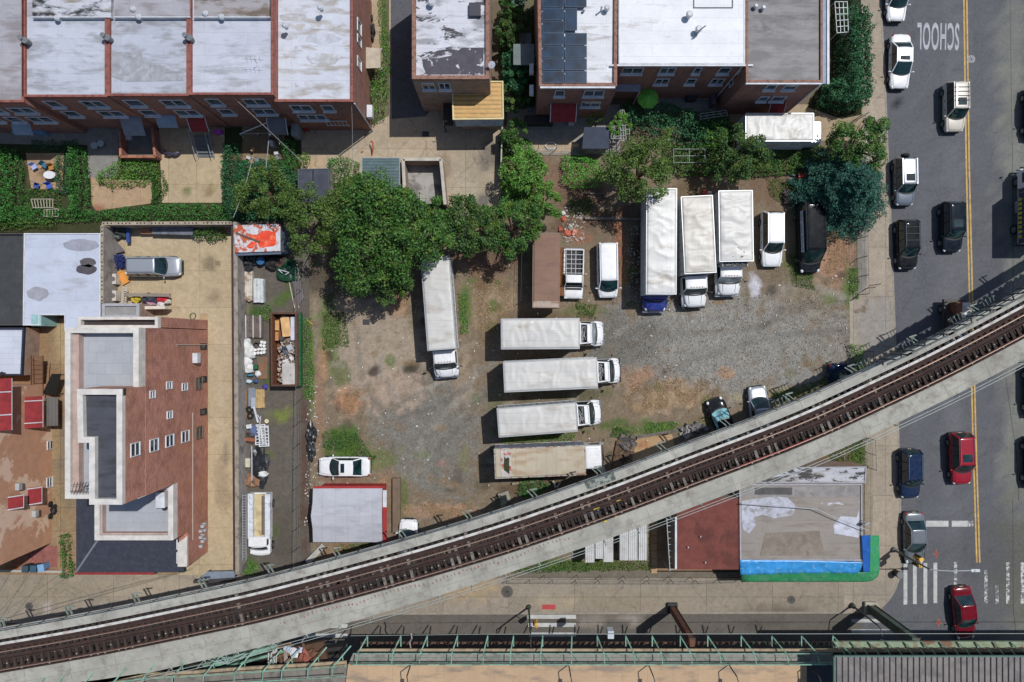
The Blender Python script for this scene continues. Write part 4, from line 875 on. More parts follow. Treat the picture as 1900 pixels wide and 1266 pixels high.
wall_line("long block wall with grey timber coping between the driveway and the back lane", [(437, 412), (441, 1066)], 2.2, .36, cap=mat("grey_timber", (158, 148, 136), .85, c2=(120, 112, 102), c2s=1.5))
kk = MB(); kk.bar((*XY(431, 420, 2.2), 2.0), (*XY(435, 1060, 2.2), 2.0), .16, .5); tag(kk.build("boundary_fence", flat("dark_brown_board", (66, 50, 44))), "thin dark brown board fence edging the right side of the driveway", "fence")
# ---- lot sheds
zk = 3.0; A = [XY(*p, zk) for p in ((583, 907), (708, 906), (709, 1006), (580, 1007))]
t = thing("metal_shed", "grey sheet metal shed with red walls beside the white sedan", "shed", (A[0][0]+3, A[2][1]+2.5, .12))
MB().prism([(A[0][0]+.15, A[2][1]+.15), (A[1][0]-.1, A[2][1]+.15), (A[1][0]-.1, A[0][1]-.12), (A[0][0]+.15, A[0][1]-.12)], .1, zk-.16).build("wall", mat("red_sheet_wall", (168, 56, 54), .7, c2=(200, 200, 200), c2s=1.2, c2p=(.66, .7)), t)
ym = (A[0][1]+A[2][1])/2
def rf(u, v):
 x = A[3][0]+(A[2][0]-A[3][0])*u; y = A[3][1]+(A[0][1]-A[3][1])*v
 if v in (0, 1): pass
 return (x-(.12 if v > .49 and v < .51 and u == 0 else 0), y, zk-.12+.22*(1-abs(v-.5)*2))
MB().shell(rf, 8, 4, .04).build("roof", roofmat("shed_grey_roof", (192, 194, 202), (170, 172, 180), .5, 9, 1.1, dark=(176, 140, 110), damt=.7, seed=95), t)
MB().box(((A[0][0]+A[1][0])/2+.1, A[0][1]+.12, zk-.1), (6.3, .2, .08)).build("red_edge", mat("red_trim", (164, 48, 50), .7), t)
MB().box((A[1][0]+.26, ym-.6, zk-.1), (.36, 3.6, .08)).build("red_side_edge", mat("red_trim", (164, 48, 50), .7), t)
MB().box((A[1][0]+.27, A[0][1]-.9, zk-.095), (.34, 1.5, .08)).build("white_side_edge", white_trim, t)
MB().box((A[1][0]+.9, ym+.3, .35), (.7, 5.0, .5)).build("plank_stack", mat("brown_planks", (120, 104, 88), .9), t)
# sheds near the trees
def shed(label, px, h, roofm, wallm=blk, cat="shed", name="garden_shed", edge=None, over=.12):
 pw = [XY(*p, h) for p in px]; t = thing(name, label, cat, (pw[0][0], pw[0][1], .1))
 MB().prism(inset(pw, over), .05, h-.1).build("wall", wallm, t); MB().prism(pw, h-.098, h).build("roof", roofm, t)
 if edge: MB().ring(pw, .08, h+.002, h+.06).build("roof_edge", edge, t)
 return t
s1 = shed("black felt roofed shed beside the round hedge, partly under the olive tree", [(553, 314), (611, 313), (611, 376), (553, 376)], 2.6, mat("charcoal_felt", (72, 76, 88), .85, c2=(84, 88, 100), c2s=1), edge=flat("felt_edge", (84, 88, 100)))
MB().box((XY(581, 0, 2.6)[0], XY(0, 340, 2.6)[1], 2.625), (.12, 2.3, .04)).build("roof_seam", flat("seam_black", (38, 40, 48)), s1)
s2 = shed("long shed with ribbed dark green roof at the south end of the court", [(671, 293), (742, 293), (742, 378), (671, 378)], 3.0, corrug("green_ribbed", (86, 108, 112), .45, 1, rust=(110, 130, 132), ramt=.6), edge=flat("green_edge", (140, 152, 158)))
s3 = shed("roofless garage with bare concrete floor between brick side walls", [(746, 293), (822, 293), (826, 378), (748, 378)], .5, mat("garage_slab", (168, 164, 158), .9, c2=(120, 116, 112), c2s=.8), cat="garage", name="open_garage")
w0 = [XY(*p, 2.4) for p in ((748, 296), (818, 296), (826, 380), (752, 380))]
for a, b in ((w0[0], w0[1]), (w0[1], w0[2]), (w0[3], w0[0])):
 MB().bar((*a, 1.3), (*b, 1.3), .22, 2.2).build("side_wall", brick_tan, s3)
 MB().bar((*a, 2.44), (*b, 2.44), .28, .07).build("wall_coping", mat("pale_coping", (190, 184, 172), .8), s3)
s4 = shed("dark flat roofed shed below the white pergola", [(1084, 236), (1130, 236), (1130, 276), (1080, 276)], 2.4, mat("slate_felt", (62, 70, 86), .85))
bx_ = [XY(*p, 2.6) for p in ((434, 418), (520, 416), (520, 466), (436, 469))]
gs = thing("storage_container", "container shed with white roof splashed in orange red paint and rust", "container", (bx_[0][0], bx_[3][1], .1))
MB().prism(bx_, .1, 2.5).build("wall", mat("blue_grey_box", (120, 132, 150), .6, c2=(80, 84, 92), c2s=1.4), gs)
MB().prism(bx_, 2.502, 2.58).build("roof", mat("white_rusty_roof", (206, 206, 210), .6, c2=(190, 92, 60), c2s=1.3, c2p=(.5, .54), seed=7), gs)
rp = mat("orange_red_paint", (232, 76, 48), .5, c2=(240, 130, 92), c2s=2.5, c2p=(.5, .6))
for k_, (a, b, w, h_) in enumerate(((485, 443, 6, 26), (492, 446, 34, 30), (470, 440, 18, 10), (465, 457, 14, 8), (497, 434, 22, 12), (499, 451, 24, 11), (478, 441, 8, 10), (470, 452, 14, 9), (506, 440, 12, 20))):
 c = XY(a, b, 2.6); MB().prism([(c[0]+math.cos(i*.7)*w/S/2*(1+.2*math.sin(i*3+a)), c[1]+math.sin(i*.7)*h_/S/2*(1+.2*math.cos(i*2+a))) for i in range(9)], 2.582, 2.592+k_*.0015).build("paint_splash", rp, gs)
q0, q1 = P(438, 432, 2.66), P(482, 449, 2.66); MB().bar(q0, q1, .16, .08).build("plank", flat("brown_plank", (104, 86, 68)), gs)
MB().bar((*bx_[3], 2.35), (*bx_[2], 2.35), .5, .05).build("front_flap", mat("grey_tarp", (92, 104, 122), .5), gs)
# ---- shops at the bottom right
zs = 3.8
rb = building("shop_building", "shop with the plain dark red brown roof left of the blue tarpaulin", [(1256, 925), (1370, 925), (1371, 1057), (1254, 1057)], zs, brick_tan, mat("oxide_roof", (120, 66, 58), .8, c2=(98, 54, 48), c2s=.6, fine=.25), mat("oxide_edge", (124, 70, 62), .8), .06, .05, .05, cat="shop building")
MB().bar((*XY(1254.5, 960, zs+.1), zs-.0), (*XY(1254.5, 1056, zs+.1), zs-.0), .16, .12).build("gable_edge", white_trim, rb)
for x, y in ((1299, 995), (1276, 1015), (1308, 1043)): vent(rb, x, y, zs, .05, .12, white_trim)
gb = building("corner_shop", "corner shop with patched grey roof under blue and green tarpaulin edges", [(1371.6, 898), (1600, 898), (1601, 1041), (1373, 1041)], zs, brick_tan, roofmat("roof_shop", (150, 142, 134), (128, 118, 108), .5, 1.0, 5, dark=(196, 198, 210), damt=.63, seed=77), mat("shop_edge", (170, 172, 180), .8), .12, .12, .12, cat="corner shop")
zz = zs-.095
def rpatch(pts, c, i, nm="roof_patch", c2=None):
 MB().prism([XY(x, y, zz) for x, y in pts], zz-.004, zz+.006+i*.002).build(nm, mat("rp%d" % i, c, .85, c2=c2 or tuple(int(v*.88) for v in c), c2s=1.6), gb)
rpatch([(1376, 930), (1400, 926), (1440, 921), (1462, 924), (1478, 940), (1470, 956), (1436, 962), (1415, 955), (1400, 960), (1402, 975), (1390, 990), (1380, 984), (1376, 970)], (186, 188, 200), 0, c2=(150, 148, 148))
rpatch([(1380, 903), (1594, 903), (1594, 922), (1380, 922)], (150, 146, 144), 1)
rpatch([(1400, 905), (1470, 905), (1470, 918), (1400, 918)], (92, 90, 90), 2)
rpatch([(1594, 940), (1593, 998), (1548, 990), (1546, 975), (1560, 958), (1590, 960)], (198, 200, 212), 3)
rpatch([(1420, 990), (1520, 985), (1530, 1030), (1410, 1032)], (140, 130, 118), 4)
nb = building("corner_shop_annex", "narrow annex roof peeling black and white behind the corner shop", [(1396, 868), (1608, 866), (1606, 896.5), (1398, 896.5)], 3.5, brick_tan, roofmat("roof_annex", (190, 192, 198), (140, 134, 128), .5, .6, 6, dark=(50, 48, 48), damt=.5, seed=81, edge=.03), mat("shop_edge", (170, 172, 180), .8), .1, .1, .1, cat="annex")
# tarps along the edge
blue_t = mat("blue_tarp", (64, 154, 222), .35, c2=(130, 186, 226), c2s=3.2, c2p=(.56, .66), spec=.5); green_t = mat("green_awning", (50, 146, 94), .6, c2=(84, 150, 112), c2s=2, fine=.3)
def strip(fn_pts, m, name, t, nz=1.0, w=.06):
 n = 26
 def f(u, v):
  a = fn_pts[0];
  i = min(int(u*(len(a)-1)), len(a)-2); fu = u*(len(a)-1)-i
  p = Vector(a[i]).lerp(Vector(a[i+1]), fu); b = fn_pts[1]; q = Vector(b[i]).lerp(Vector(b[i+1]), fu)
  r = p.lerp(q, v); r.z += w*mnoise.noise(Vector((r.x*2.1, r.y*2.1, 3)))*(.3+v)
  return tuple(r)
 return MB().shell(f, n*2, 6, .03).build(name, m, t, smooth=True)
za, zb_, zc2 = zs+.12, 3.55, 3.1
strip([[P(1372, 1039, za), P(1490, 1040, za), P(1600, 1043, za)], [P(1374, 1067, zb_), P(1490, 1064, zb_), P(1603, 1064, zb_)]], blue_t, "blue_tarpaulin", gb, w=.14)
strip([[P(1599, 994, za), P(1600, 1020, za), P(1602, 1062, za)], [P(1615, 993, zb_), P(1615, 1020, zb_), P(1614, 1062, zb_)]], mat("blue_tarp_dark", (36, 92, 170), .4), "blue_tarpaulin_side", gb, w=.06)
cv = [(1376, 1080), (1480, 1080), (1560, 1080), (1606, 1080), (1620, 1077), (1629, 1070), (1632, 1060), (1632, 1030), (1631, 994)]
ci = [(1376, 1062), (1480, 1061), (1560, 1061), (1602, 1062), (1608, 1061), (1612, 1058), (1614, 1052), (1614, 1030), (1614, 994)]
strip([[P(x, y, zb_+.02) for x, y in ci], [P(x, y, zc2) for x, y in cv]], green_t, "green_awning", gb, w=.02)
strip([[P(x, y, zc2-.01) for x, y in cv], [P(x-(.5 if x > 1620 else 0), y-(.6), zc2-.45) for x, y in cv]], green_t, "awning_valance", gb, w=.0)
dish(gb, 1598, 965, zs-.1, .25)
mb = MB(); mb.path([P(1376, 935, zs+.6), P(1515, 945, zs+.6), P(1558, 964, zs+.6), P(1612, 985, zs+.6)], .035); mb.tube(P(1376, 935, zs-.1), P(1376, 935, zs+.6), .03); mb.tube(P(1612, 985, zs-.1), P(1612, 985, zs+.6), .03)
mb.build("cable", flat("pale_cable", (176, 176, 178)), gb)
# ladder like fence next to the red roof
t = thing("steel_gate_frame", "pale ladder shaped steel frame standing left of the red brown roof", "frame", (*XY(1245, 1010, 3), .15))
fr_ = flat("pale_steel", (176, 184, 184), .5)
for (a, b, c, d) in ((1237, 962, 1243, 1059), (1250, 960, 1255, 1057)): MB().bar(P(a, b, 3.2), P(c, d, 3.2), .06, .06).build("rail", fr_, t)
for i in range(9): MB().bar(P(1237+i*.7, 964+i*11.6, 3.2), P(1250.5+i*.6, 964+i*11.6, 3.2), .05, .05).build("rung", fr_, t)
for a, b in ((1243, 1059), (1237, 964)): MB().tube(P(a, b, 3.2), (P(a, b, 3.2).x, P(a, b, 3.2).y, .1), .05).build("post", fr_, t)
t = thing("plank_walk", "tan paving slab walk running down beside the white containers", "walk", (*XY(1212, 1015), .16))
mb = MB();
for i in range(7): mb.box((*XY(1213, 972+i*14), .19), (.52, .66, .06))
mb.build("slab", mat("tan_slab", (176, 146, 110), .85), t)
# white container roofs under the viaduct
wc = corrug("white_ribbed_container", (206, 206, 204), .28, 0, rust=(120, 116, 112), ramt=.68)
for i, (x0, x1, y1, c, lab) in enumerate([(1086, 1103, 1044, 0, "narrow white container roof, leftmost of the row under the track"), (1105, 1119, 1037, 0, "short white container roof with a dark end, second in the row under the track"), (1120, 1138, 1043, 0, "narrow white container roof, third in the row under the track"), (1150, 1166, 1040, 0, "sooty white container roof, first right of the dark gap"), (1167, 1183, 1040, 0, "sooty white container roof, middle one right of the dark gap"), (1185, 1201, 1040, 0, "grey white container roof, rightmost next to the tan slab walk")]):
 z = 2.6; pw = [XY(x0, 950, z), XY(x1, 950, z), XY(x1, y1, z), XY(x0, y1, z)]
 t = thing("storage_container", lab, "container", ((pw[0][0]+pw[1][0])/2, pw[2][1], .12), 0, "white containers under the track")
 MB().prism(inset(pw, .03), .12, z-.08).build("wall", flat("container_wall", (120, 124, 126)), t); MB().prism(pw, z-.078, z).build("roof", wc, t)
 MB().box(((pw[0][0]+pw[1][0])/2, pw[2][1]-.02, 1.4), (.06, .05, 2.2)).build("door_bar", pc, t)
# ELEVATED RAILWAY
ZD = 8.5
npx = [(-240, 1200), (-110, 1183), (0, 1165), (106, 1147), (212, 1127), (318, 1105), (424, 1083), (478, 1071), (576, 1046), (682, 1017.5), (788, 988), (894, 956), (950, 938), (1066, 898), (1155, 866), (1268, 822), (1420, 766), (1521, 723), (1597, 687), (1698, 640), (1799, 588), (1900, 534), (2010, 470), (2140, 390), (2300, 285)]
raw = [P(x, y, ZD) for x, y in npx]
# smooth and resample the edge line
def catmull(pts, n=12):
 out = []
 for i in range(1, len(pts)-2):
  p0, p1, p2, p3 = pts[i-1:i+3]
  for j in range(n):
   t = j/n; out.append(.5*((2*p1)+(-p0+p2)*t+(2*p0-5*p1+4*p2-p3)*t*t+(-p0+3*p1-3*p2+p3)*t**3))
 return out
cr_ = catmull(raw)
for _ in range(60):
 cr_ = [cr_[0]]+[(cr_[i-1]+cr_[i]*2+cr_[i+1])/4 for i in range(1, len(cr_)-1)]+[cr_[-1]]
cum = [0.0]
for a, b in zip(cr_, cr_[1:]): cum.append(cum[-1]+(b-a).length)
LT = cum[-1]
def at(s, d=0.0, z=0.0):
 """point at distance s along the north edge, d metres to the south of it"""
 s = max(0.0, min(LT-.001, s)); i = max(0, min(len(cum)-2, next((k for k in range(len(cum)-1) if cum[k+1] > s), len(cum)-2)))
 f = (s-cum[i])/(cum[i+1]-cum[i]); p = cr_[i].lerp(cr_[i+1], f)
 a = cr_[max(0, i-2)]; b = cr_[min(len(cr_)-1, i+3)]; t = (b-a).normalized()
 return Vector((p.x+t.y*d, p.y-t.x*d, ZD+z)), t
import bisect
def at(s, d=0.0, z=0.0):
 s = max(0.0, min(LT-.001, s)); i = min(len(cum)-2, bisect.bisect_right(cum, s)-1)
 f = (s-cum[i])/(cum[i+1]-cum[i]); p = cr_[i].lerp(cr_[i+1], f)
 a = cr_[max(0, i-2)]; b = cr_[min(len(cr_)-1, i+3)]; t = (b-a).normalized()
 return Vector((p.x+t.y*d, p.y-t.x*d, ZD+z)), t
def ribbon(mb, d0, d1, z0, z1, step=.9, s0=0, s1=None, dfun=None):
 s1 = LT if s1 is None else s1; n = max(1, int((s1-s0)/step)); o = len(mb.v)
 for i in range(n+1):
  s = s0+(s1-s0)*i/n; e = dfun(s) if dfun else 0
  for d, z in ((d0, z0), (d1+e, z0), (d1+e, z1), (d0, z1)): mb.v.append(tuple(at(s, d, z)[0]))
 for i in range(n):
  a = o+4*i
  for k in range(4): mb.f.append((a+k, a+4+k, a+4+(k+1) % 4, a+(k+1) % 4))
 mb.f += [(o, o+1, o+2, o+3), (o+4*n+3, o+4*n+2, o+4*n+1, o+4*n)]
 return mb
tr = thing("elevated_railway", "curved elevated railway track with pale concrete walkways crossing above the lot and avenue", "railway", (0, -22, 0))
def concmat(name, seed, c):
 m, nt, b = nodes(name); v = pos(nt)
 col = mixc(nt, lin(c, .85), lin(tuple(int(x*.84) for x in c), .85), ramp(nt, noise(nt, v, .35, 7, .7), .32, .62))
 col = mixc(nt, col, lin((120, 113, 104), .8), ramp(nt, noise(nt, pos(nt, loc=(4, seed, 0)), 1.1, 8, .75), .5, .74))
 col = mixc(nt, col, lin((176, 122, 112), .8), mixc(nt, (0, 0, 0, 1), (.6, .6, .6, 1), ramp(nt, noise(nt, pos(nt, loc=(1, seed, 9)), 2.8, 6, .8), .64, .7)))
 col = mixc(nt, col, (.25, .24, .22, 1), mixc(nt, (0, 0, 0, 1), (.5, .5, .5, 1), ramp(nt, noise(nt, v, 12, 4, .8), .62, .75)))
 nt.links.new(col, b.inputs["Base Color"]); b.inputs["Roughness"].default_value = .9; bump(nt, b, noise(nt, v, 14, 4), .2)
 return m
wk = concmat("walkway_concrete", 3, (184, 182, 172)); wk2 = concmat("walkway_concrete_south", 8, (180, 178, 167))
ribbon(MB(), 0.0, .92, -.18, 0).build("north_walkway", wk, tr)
wid = lambda s: .0
SD0, SD1 = 3.62, 5.08
def swid(s):          # the southern walkway widens a little to the left
 return max(0.0, (46-s)*.022) if s < 46 else 0.0
ribbon(MB(), SD0, SD1, -.18, 0, dfun=swid).build("south_walkway", wk2, tr)
mb = MB()
seam = flat("seam_grey", (138, 132, 120))
for i in range(int(LT/3.65)):
 s = 2.5+i*3.65
 for d0, d1 in ((.02, .9), (SD0+.02, SD1-.02)):
  a, b = at(s, d0, .004)[0], at(s, d1, .004)[0]; mb.bar(a, b, .03, .01)
ribbon(mb, SD0+.95, SD0+.975, .002, .008); mb.build("slab_joint", seam, tr)
# third rail cover board, running rails, guard timbers
covm = mat("cover_board", (206, 204, 198), .7, c2=(170, 160, 150), c2s=1.6)
ribbon(MB(), 1.14, 1.34, .10, .16).build("third_rail_cover", covm, tr)
rustd = mat("rail_rust", (96, 66, 54), .75, c2=(90, 54, 42), c2s=2); shiny = flat("rail_head", (196, 168, 150), .3, metal=.55)
timb = mat("track_timber", (56, 47, 44), .9, c2=(116, 82, 66), c2s=1.1, var=.3, k=.8)
timb2 = mat("guard_timber", (66, 48, 43), .9, c2=(62, 50, 46), c2s=1.4, var=.3, k=.8)
for d, nm in ((1.90, "running_rail"), (3.335, "running_rail")):
 o = ribbon(MB(), d-.065, d+.065, .0, .03); ribbon(o, d-.012, d+.012, .031, .13); o.build(nm, rustd, tr)
 ribbon(MB(), d-.03, d+.03, .131, .16).build("rail_head", shiny, tr)
for d, w in ((1.42, .2), (1.62, .16), (2.30, .26), (2.52, .1), (3.52, .08)): ribbon(MB(), d-w/2, d+w/2, -.01, .07 if w > .1 else .12).build("guard_rail", timb2, tr)
# ties
random.seed(5); ties_s = []; s = 1.0
while s < LT-1: ties_s.append(s); s += .56
s_mid = min(range(len(cum)), key=lambda i: cr_[i].x**2+(cr_[i].y)**2); s_mid = cum[s_mid]
order = sorted(ties_s, key=lambda q: abs(q-s_mid)); near = set(order[:99])
far = MB()
tie_mats = [mat("tie_brown", (66, 54, 50), .95, c2=(74, 58, 52), c2s=2, var=.3, k=.8), mat("tie_grey", (128, 120, 112), .95, c2=(84, 76, 70), c2s=2, var=.3, k=.8), mat("tie_dark", (56, 48, 46), .95, c2=(60, 52, 48), c2s=2, var=.3, k=.8)]
for q in ties_s:
 a, b = at(q, .98+random.uniform(-.03, .04), -.13)[0], at(q+random.uniform(-.02, .02), 3.6+random.uniform(-.05, .02), -.13)[0]
 w = random.uniform(.2, .25)
 if q in near: MB().bar(a, b, w, .22).build("tie", tie_mats[random.choice([0, 0, 1, 2])], tr)
 else: far.bar(a, b, w, .22)
tag(far.build("far_ties", tie_mats[0], tr), kind='stuff')
# blocking between the ties on the north half, small fastenings
mb = MB(); mb2 = MB()
for q in ties_s:
 if random.random() < .9: mb.box(tuple(at(q+.28, 2.02+random.uniform(-.03, .03), -.05)[0]), (.2, .16, .16), math.atan2(at(q)[1].y, at(q)[1].x))
 if random.random() < .8: mb.box(tuple(at(q+.28, 2.75, -.14)[0]), (.12, .5, .1), math.atan2(at(q)[1].y, at(q)[1].x))
 if random.random() < .85: mb2.box(tuple(at(q, random.choice((2.6, 2.9, 3.1, 3.45)), .0)[0]), (.1, .08, .05), random.random())
tag(mb.build("tie_blocking", tie_mats[2], tr), kind='stuff'); tag(mb2.build("track_fastenings", mat("pale_fasteners", (168, 160, 146), .7), tr), kind='stuff')
# yellow and red work markers on the ties
mb = MB(); yel = mat("yellow_marker", (226, 206, 60), .6)
for px, py, w in ((1107, 944, .5), (1148, 929, .35), (1123, 967, .2), (1143, 958, .2)):
 p = P(px, py, ZD); mb.box((p.x, p.y, ZD+.05), (w, .1, .06), .3)
mb.build("yellow_marker", yel, tr)
mb = MB(); ribbon(mb, 3.25, 3.28, .16, .2, s0=s_mid+14, s1=s_mid+20); mb.build("red_hose", mat("red_hose", (200, 60, 56), .6), tr)
# steelwork below
steel_d = mat("dark_steel", (52, 50, 50), .85, k=.8); steel_g = mat("green_steel", (108, 150, 134), .7, c2=(132, 118, 96), c2s=1.6, c2p=(.56, .66)); steel_b = mat("brown_steel", (112, 74, 58), .8, c2=(86, 70, 62), c2s=2)
for d in (1.75, 3.4): ribbon(MB(), d-.15, d+.15, -1.35, -.25).build("girder", steel_d, tr)
for d in (.12, 4.9): ribbon(MB(), d-.05, d+.05, -.55, -.185, dfun=None).build("edge_beam", steel_b, tr)
mb = MB(); s = 2.0
while s < LT-2:
 mb.bar(at(s, .1, -.4)[0], at(s, 4.95, -.4)[0], .12, .25); mb.bar(at(s, 1.8, -1.1)[0], at(s+1.6, 3.4, -1.1)[0], .08, .08); s += 1.9
mb.build("cross_brace", steel_d, tr)
# columns: two per bent
gb_ = flat("column_green", (78, 92, 86), .7)
for px in (90, 395, 600, 760, 930, 1125, 1330, 1500, 1700):
 i = min(range(len(cr_)), key=lambda k: abs(cr_[k].x-P(px, 0, ZD).x)); s = cum[i]
 for d in ((.9, 4.3) if 900 < px < 1200 else (4.3,)):
  a, t = at(s, d, -1.5)
  o = MB().box((a.x, a.y, (ZD-1.5)/2), (.45, .45, ZD-1.5), math.atan2(t.y, t.x)).build("column", gb_, tr)
  MB().box((a.x, a.y, .35), (1.0, 1.0, .5), math.atan2(t.y, t.x)).build("footing", kerb, o)
 MB().bar(at(s, .3, -1.62)[0], at(s, 4.8, -1.62)[0], .4, .45).build("cross_girder", steel_d, tr)
# outriggers and railing, north side
mb = MB(); br_ = mat("pale_bracket", (136, 148, 138), .7, c2=(120, 124, 112), c2s=2)
s = 3.0; k_ = 0; rl = []
while s < LT-2:
 a, t = at(s, -.02, -.2)
 if k_ % 3 == 1:
  w = -.62; mb = MB()
  for e in (-.16, .16): mb.bar(at(s+e, .1, -.3)[0], at(s+e-.35, w, -.55)[0], .06, .16)
  mb.bar(at(s-.3, w, -.5)[0], at(s+.3, w+.1, -.5)[0], .1, .1); mb.bar(at(s-.2, -.1, -.35)[0], at(s-.55, w, -.5)[0], .05, .1); mb.build("outrigger", br_, tr)
 rl.append(s); s += 1.85; k_ += 1
dk = flat("rail_dark", (74, 84, 84), .6); lt_ = flat("rail_pale", (170, 178, 172), .5)
mb = MB()
for z in (.55, 1.05):
 for a, b in zip(rl, rl[1:]): mb.tube(at(a, -.04, z)[0], at(b, -.04, z)[0], .025, 5)
for s in rl: mb.tube(at(s, -.04, -.3)[0], at(s, -.04, 1.05)[0], .03, 5)
mb.build("north_railing", dk, tr)
mb = MB(); sp = []
s = 1.0
while s < LT-2: sp.append(s); s += 2.75
for z, dd in ((.55, .08), (1.05, .12)):
 for a, b in zip(sp, sp[1:]): mb.tube(at(a, SD1+dd+swid(a), z)[0], at(b, SD1+dd+swid(b), z)[0], .022, 5)
for s in sp: mb.bar(at(s, SD1+.1+swid(s), -.3)[0], at(s, SD1+.12+swid(s), 1.08)[0], .07, .05); mb.bar(at(s, SD1-.1+swid(s), -.25)[0], at(s+.1, SD1+.3+swid(s), -.25)[0], .06, .08)
mb.build("south_railing", lt_, tr)
# utility boxes on brackets north of the curve
for px, py in ((1450, 750), (1610, 674), (1688, 640), (1781, 602), (1845, 552)):
 i = min(range(len(cr_)), key=lambda k: abs(cr_[k].x-P(px, py, ZD).x)); s = cum[i]
 mb = MB(); a, t = at(s, -.45, -.3); mb.bar(at(s-.7, -.5, -.3)[0], at(s+.7, -.5, -.3)[0], .06, .06)
 for e in (-.4, -.1, .2, .5): mb.bar(at(s+e, -.6, -.3)[0], at(s+e, .0, -.3)[0], .04, .05)
 for e in (-.3, 0.1, .4): mb.tube(at(s+e, -.5, -.25)[0], at(s+e, -.5, -.0)[0], .05)
 mb.build("insulator_bracket", flat("grey_green", (92, 106, 102)), tr)
# large screen frames whose shadows fall on the avenue
mb = MB()
for px in (1640, 1675, 1712, 1752, 1796, 1835, 1878, 1915, 1950):
 i = min(range(len(cr_)), key=lambda k: abs(cr_[k].x-P(px, 0, ZD).x)); s = cum[i]
 mb = MB()
 for e in (0, .9): mb.bar(at(s+e, -.06, -.3)[0], at(s+e, -.06, 2.1)[0], .14, .1)
 mb.bar(at(s-.9, -.06, 2.1)[0], at(s+1.2, -.06, 2.1)[0], .14, .1); mb.bar(at(s-1.0, -.06, 1.6)[0], at(s, -.06, .2)[0], .1, .1); mb.bar(at(s, -.06, 1.2)[0], at(s+.9, -.06, 1.2)[0], .05, .05); mb.build("screen_frame", dk, tr)
random.seed(8); i = min(range(len(cr_)), key=lambda k: abs(cr_[k].x-P(500, 0, ZD).x)); s = cum[i]; mb, mb3 = MB(), MB()
while s < cum[i]+24:
 d = 3.95+.1*math.sin(s)+random.uniform(-.06, .06); (mb if random.random() < .6 else mb3).bar(at(s, d-random.uniform(.03, .14), .002)[0], at(s+.03, d+random.uniform(.03, .14), .002)[0], random.uniform(.05, .12), .004); s += .28+random.random()*.1
tag(mb.build("red_stain", mat("faded_red", (150, 104, 100), .9), tr), kind="stuff"); tag(mb3.build("brown_stain", mat("faded_brown", (132, 118, 100), .9), tr), kind="stuff")
#
mb = MB(); i = min(range(len(cr_)), key=lambda k: abs(cr_[k].x-P(1105, 0, ZD).x)); s = cum[i]
ribbon(MB(), .12, .8, .001, .004, s0=s-.9, s1=s+1.6).build("walkway_stain", mat("grey_green_paint", (146, 150, 140), .85, c2=(84, 94, 92), c2s=2.4, c2p=(.48, .53)), tr)
# STATION PLATFORM at the bottom edge
pl = thing("station_platform", "elevated station platform with tan concrete slabs and green steel railing along the bottom edge", "station", (0, -31, 0))
gs_ = mat("platform_green", (128, 170, 150), .65, c2=(98, 124, 108), c2s=1.6, c2p=(.5, .6)); gs2 = mat("platform_green_dark", (66, 104, 86), .7, c2=(110, 120, 96), c2s=2)
def psh(name, pts, z, th, m, parent=pl): return MB().prism([XY(*p, z) for p in pts], z-th, z).build(name, m, parent)
tanm = roofmat("platform_slab", (196, 166, 132), (150, 132, 114), .5, 14.0, 2.05, seed=90, rough=.9)
psh("platform_deck", [(646, 1233), (1497, 1233), (1497, 1500), (610, 1500)], ZD, .25, tanm)
psh("dark_deck", [(1498, 1235), (1900, 1235), (2600, 1235), (2600, 1500), (1498, 1500)], ZD-1.2, .2, mat("asphalt_deck", (92, 96, 104), .9))
greyw = mat("lattice_walk", (146, 140, 132), .9, c2=(120, 116, 112), c2s=1)
psh("outer_walk", [(655, 1213), (1545, 1213), (1545, 1232.5), (646, 1232.5)], ZD-.3, .08, greyw)
wood = mat("tan_plank", (172, 152, 122), .9, c2=(140, 124, 104), c2s=1.5)
psh("outer_plank", [(668, 1204.5), (1900, 1204.5), (2600, 1204.5), (2600, 1210.5), (660, 1210.5)], ZD-.1, .12, wood)
ledge = mat("rusty_ledge", (120, 96, 84), .85, c2=(96, 70, 60), c2s=1.4)
psh("ledge", [(668, 1193), (1545, 1193), (1545, 1195.5), (665, 1195.5)], ZD-3.0, .25, ledge)
psh("green_ledge", [(1545, 1191), (2600, 1191), (2600, 1202), (1545, 1202)], ZD-.6, .2, mat("green_ledge", (142, 158, 132), .8, c2=(128, 100, 80), c2s=1))
psh("main_girder", [(-600, 1262), (640, 1236), (668, 1206), (2600, 1206), (2600, 1225), (668, 1225), (640, 1270), (-600, 1290)], ZD-1.3, .9, steel_d)
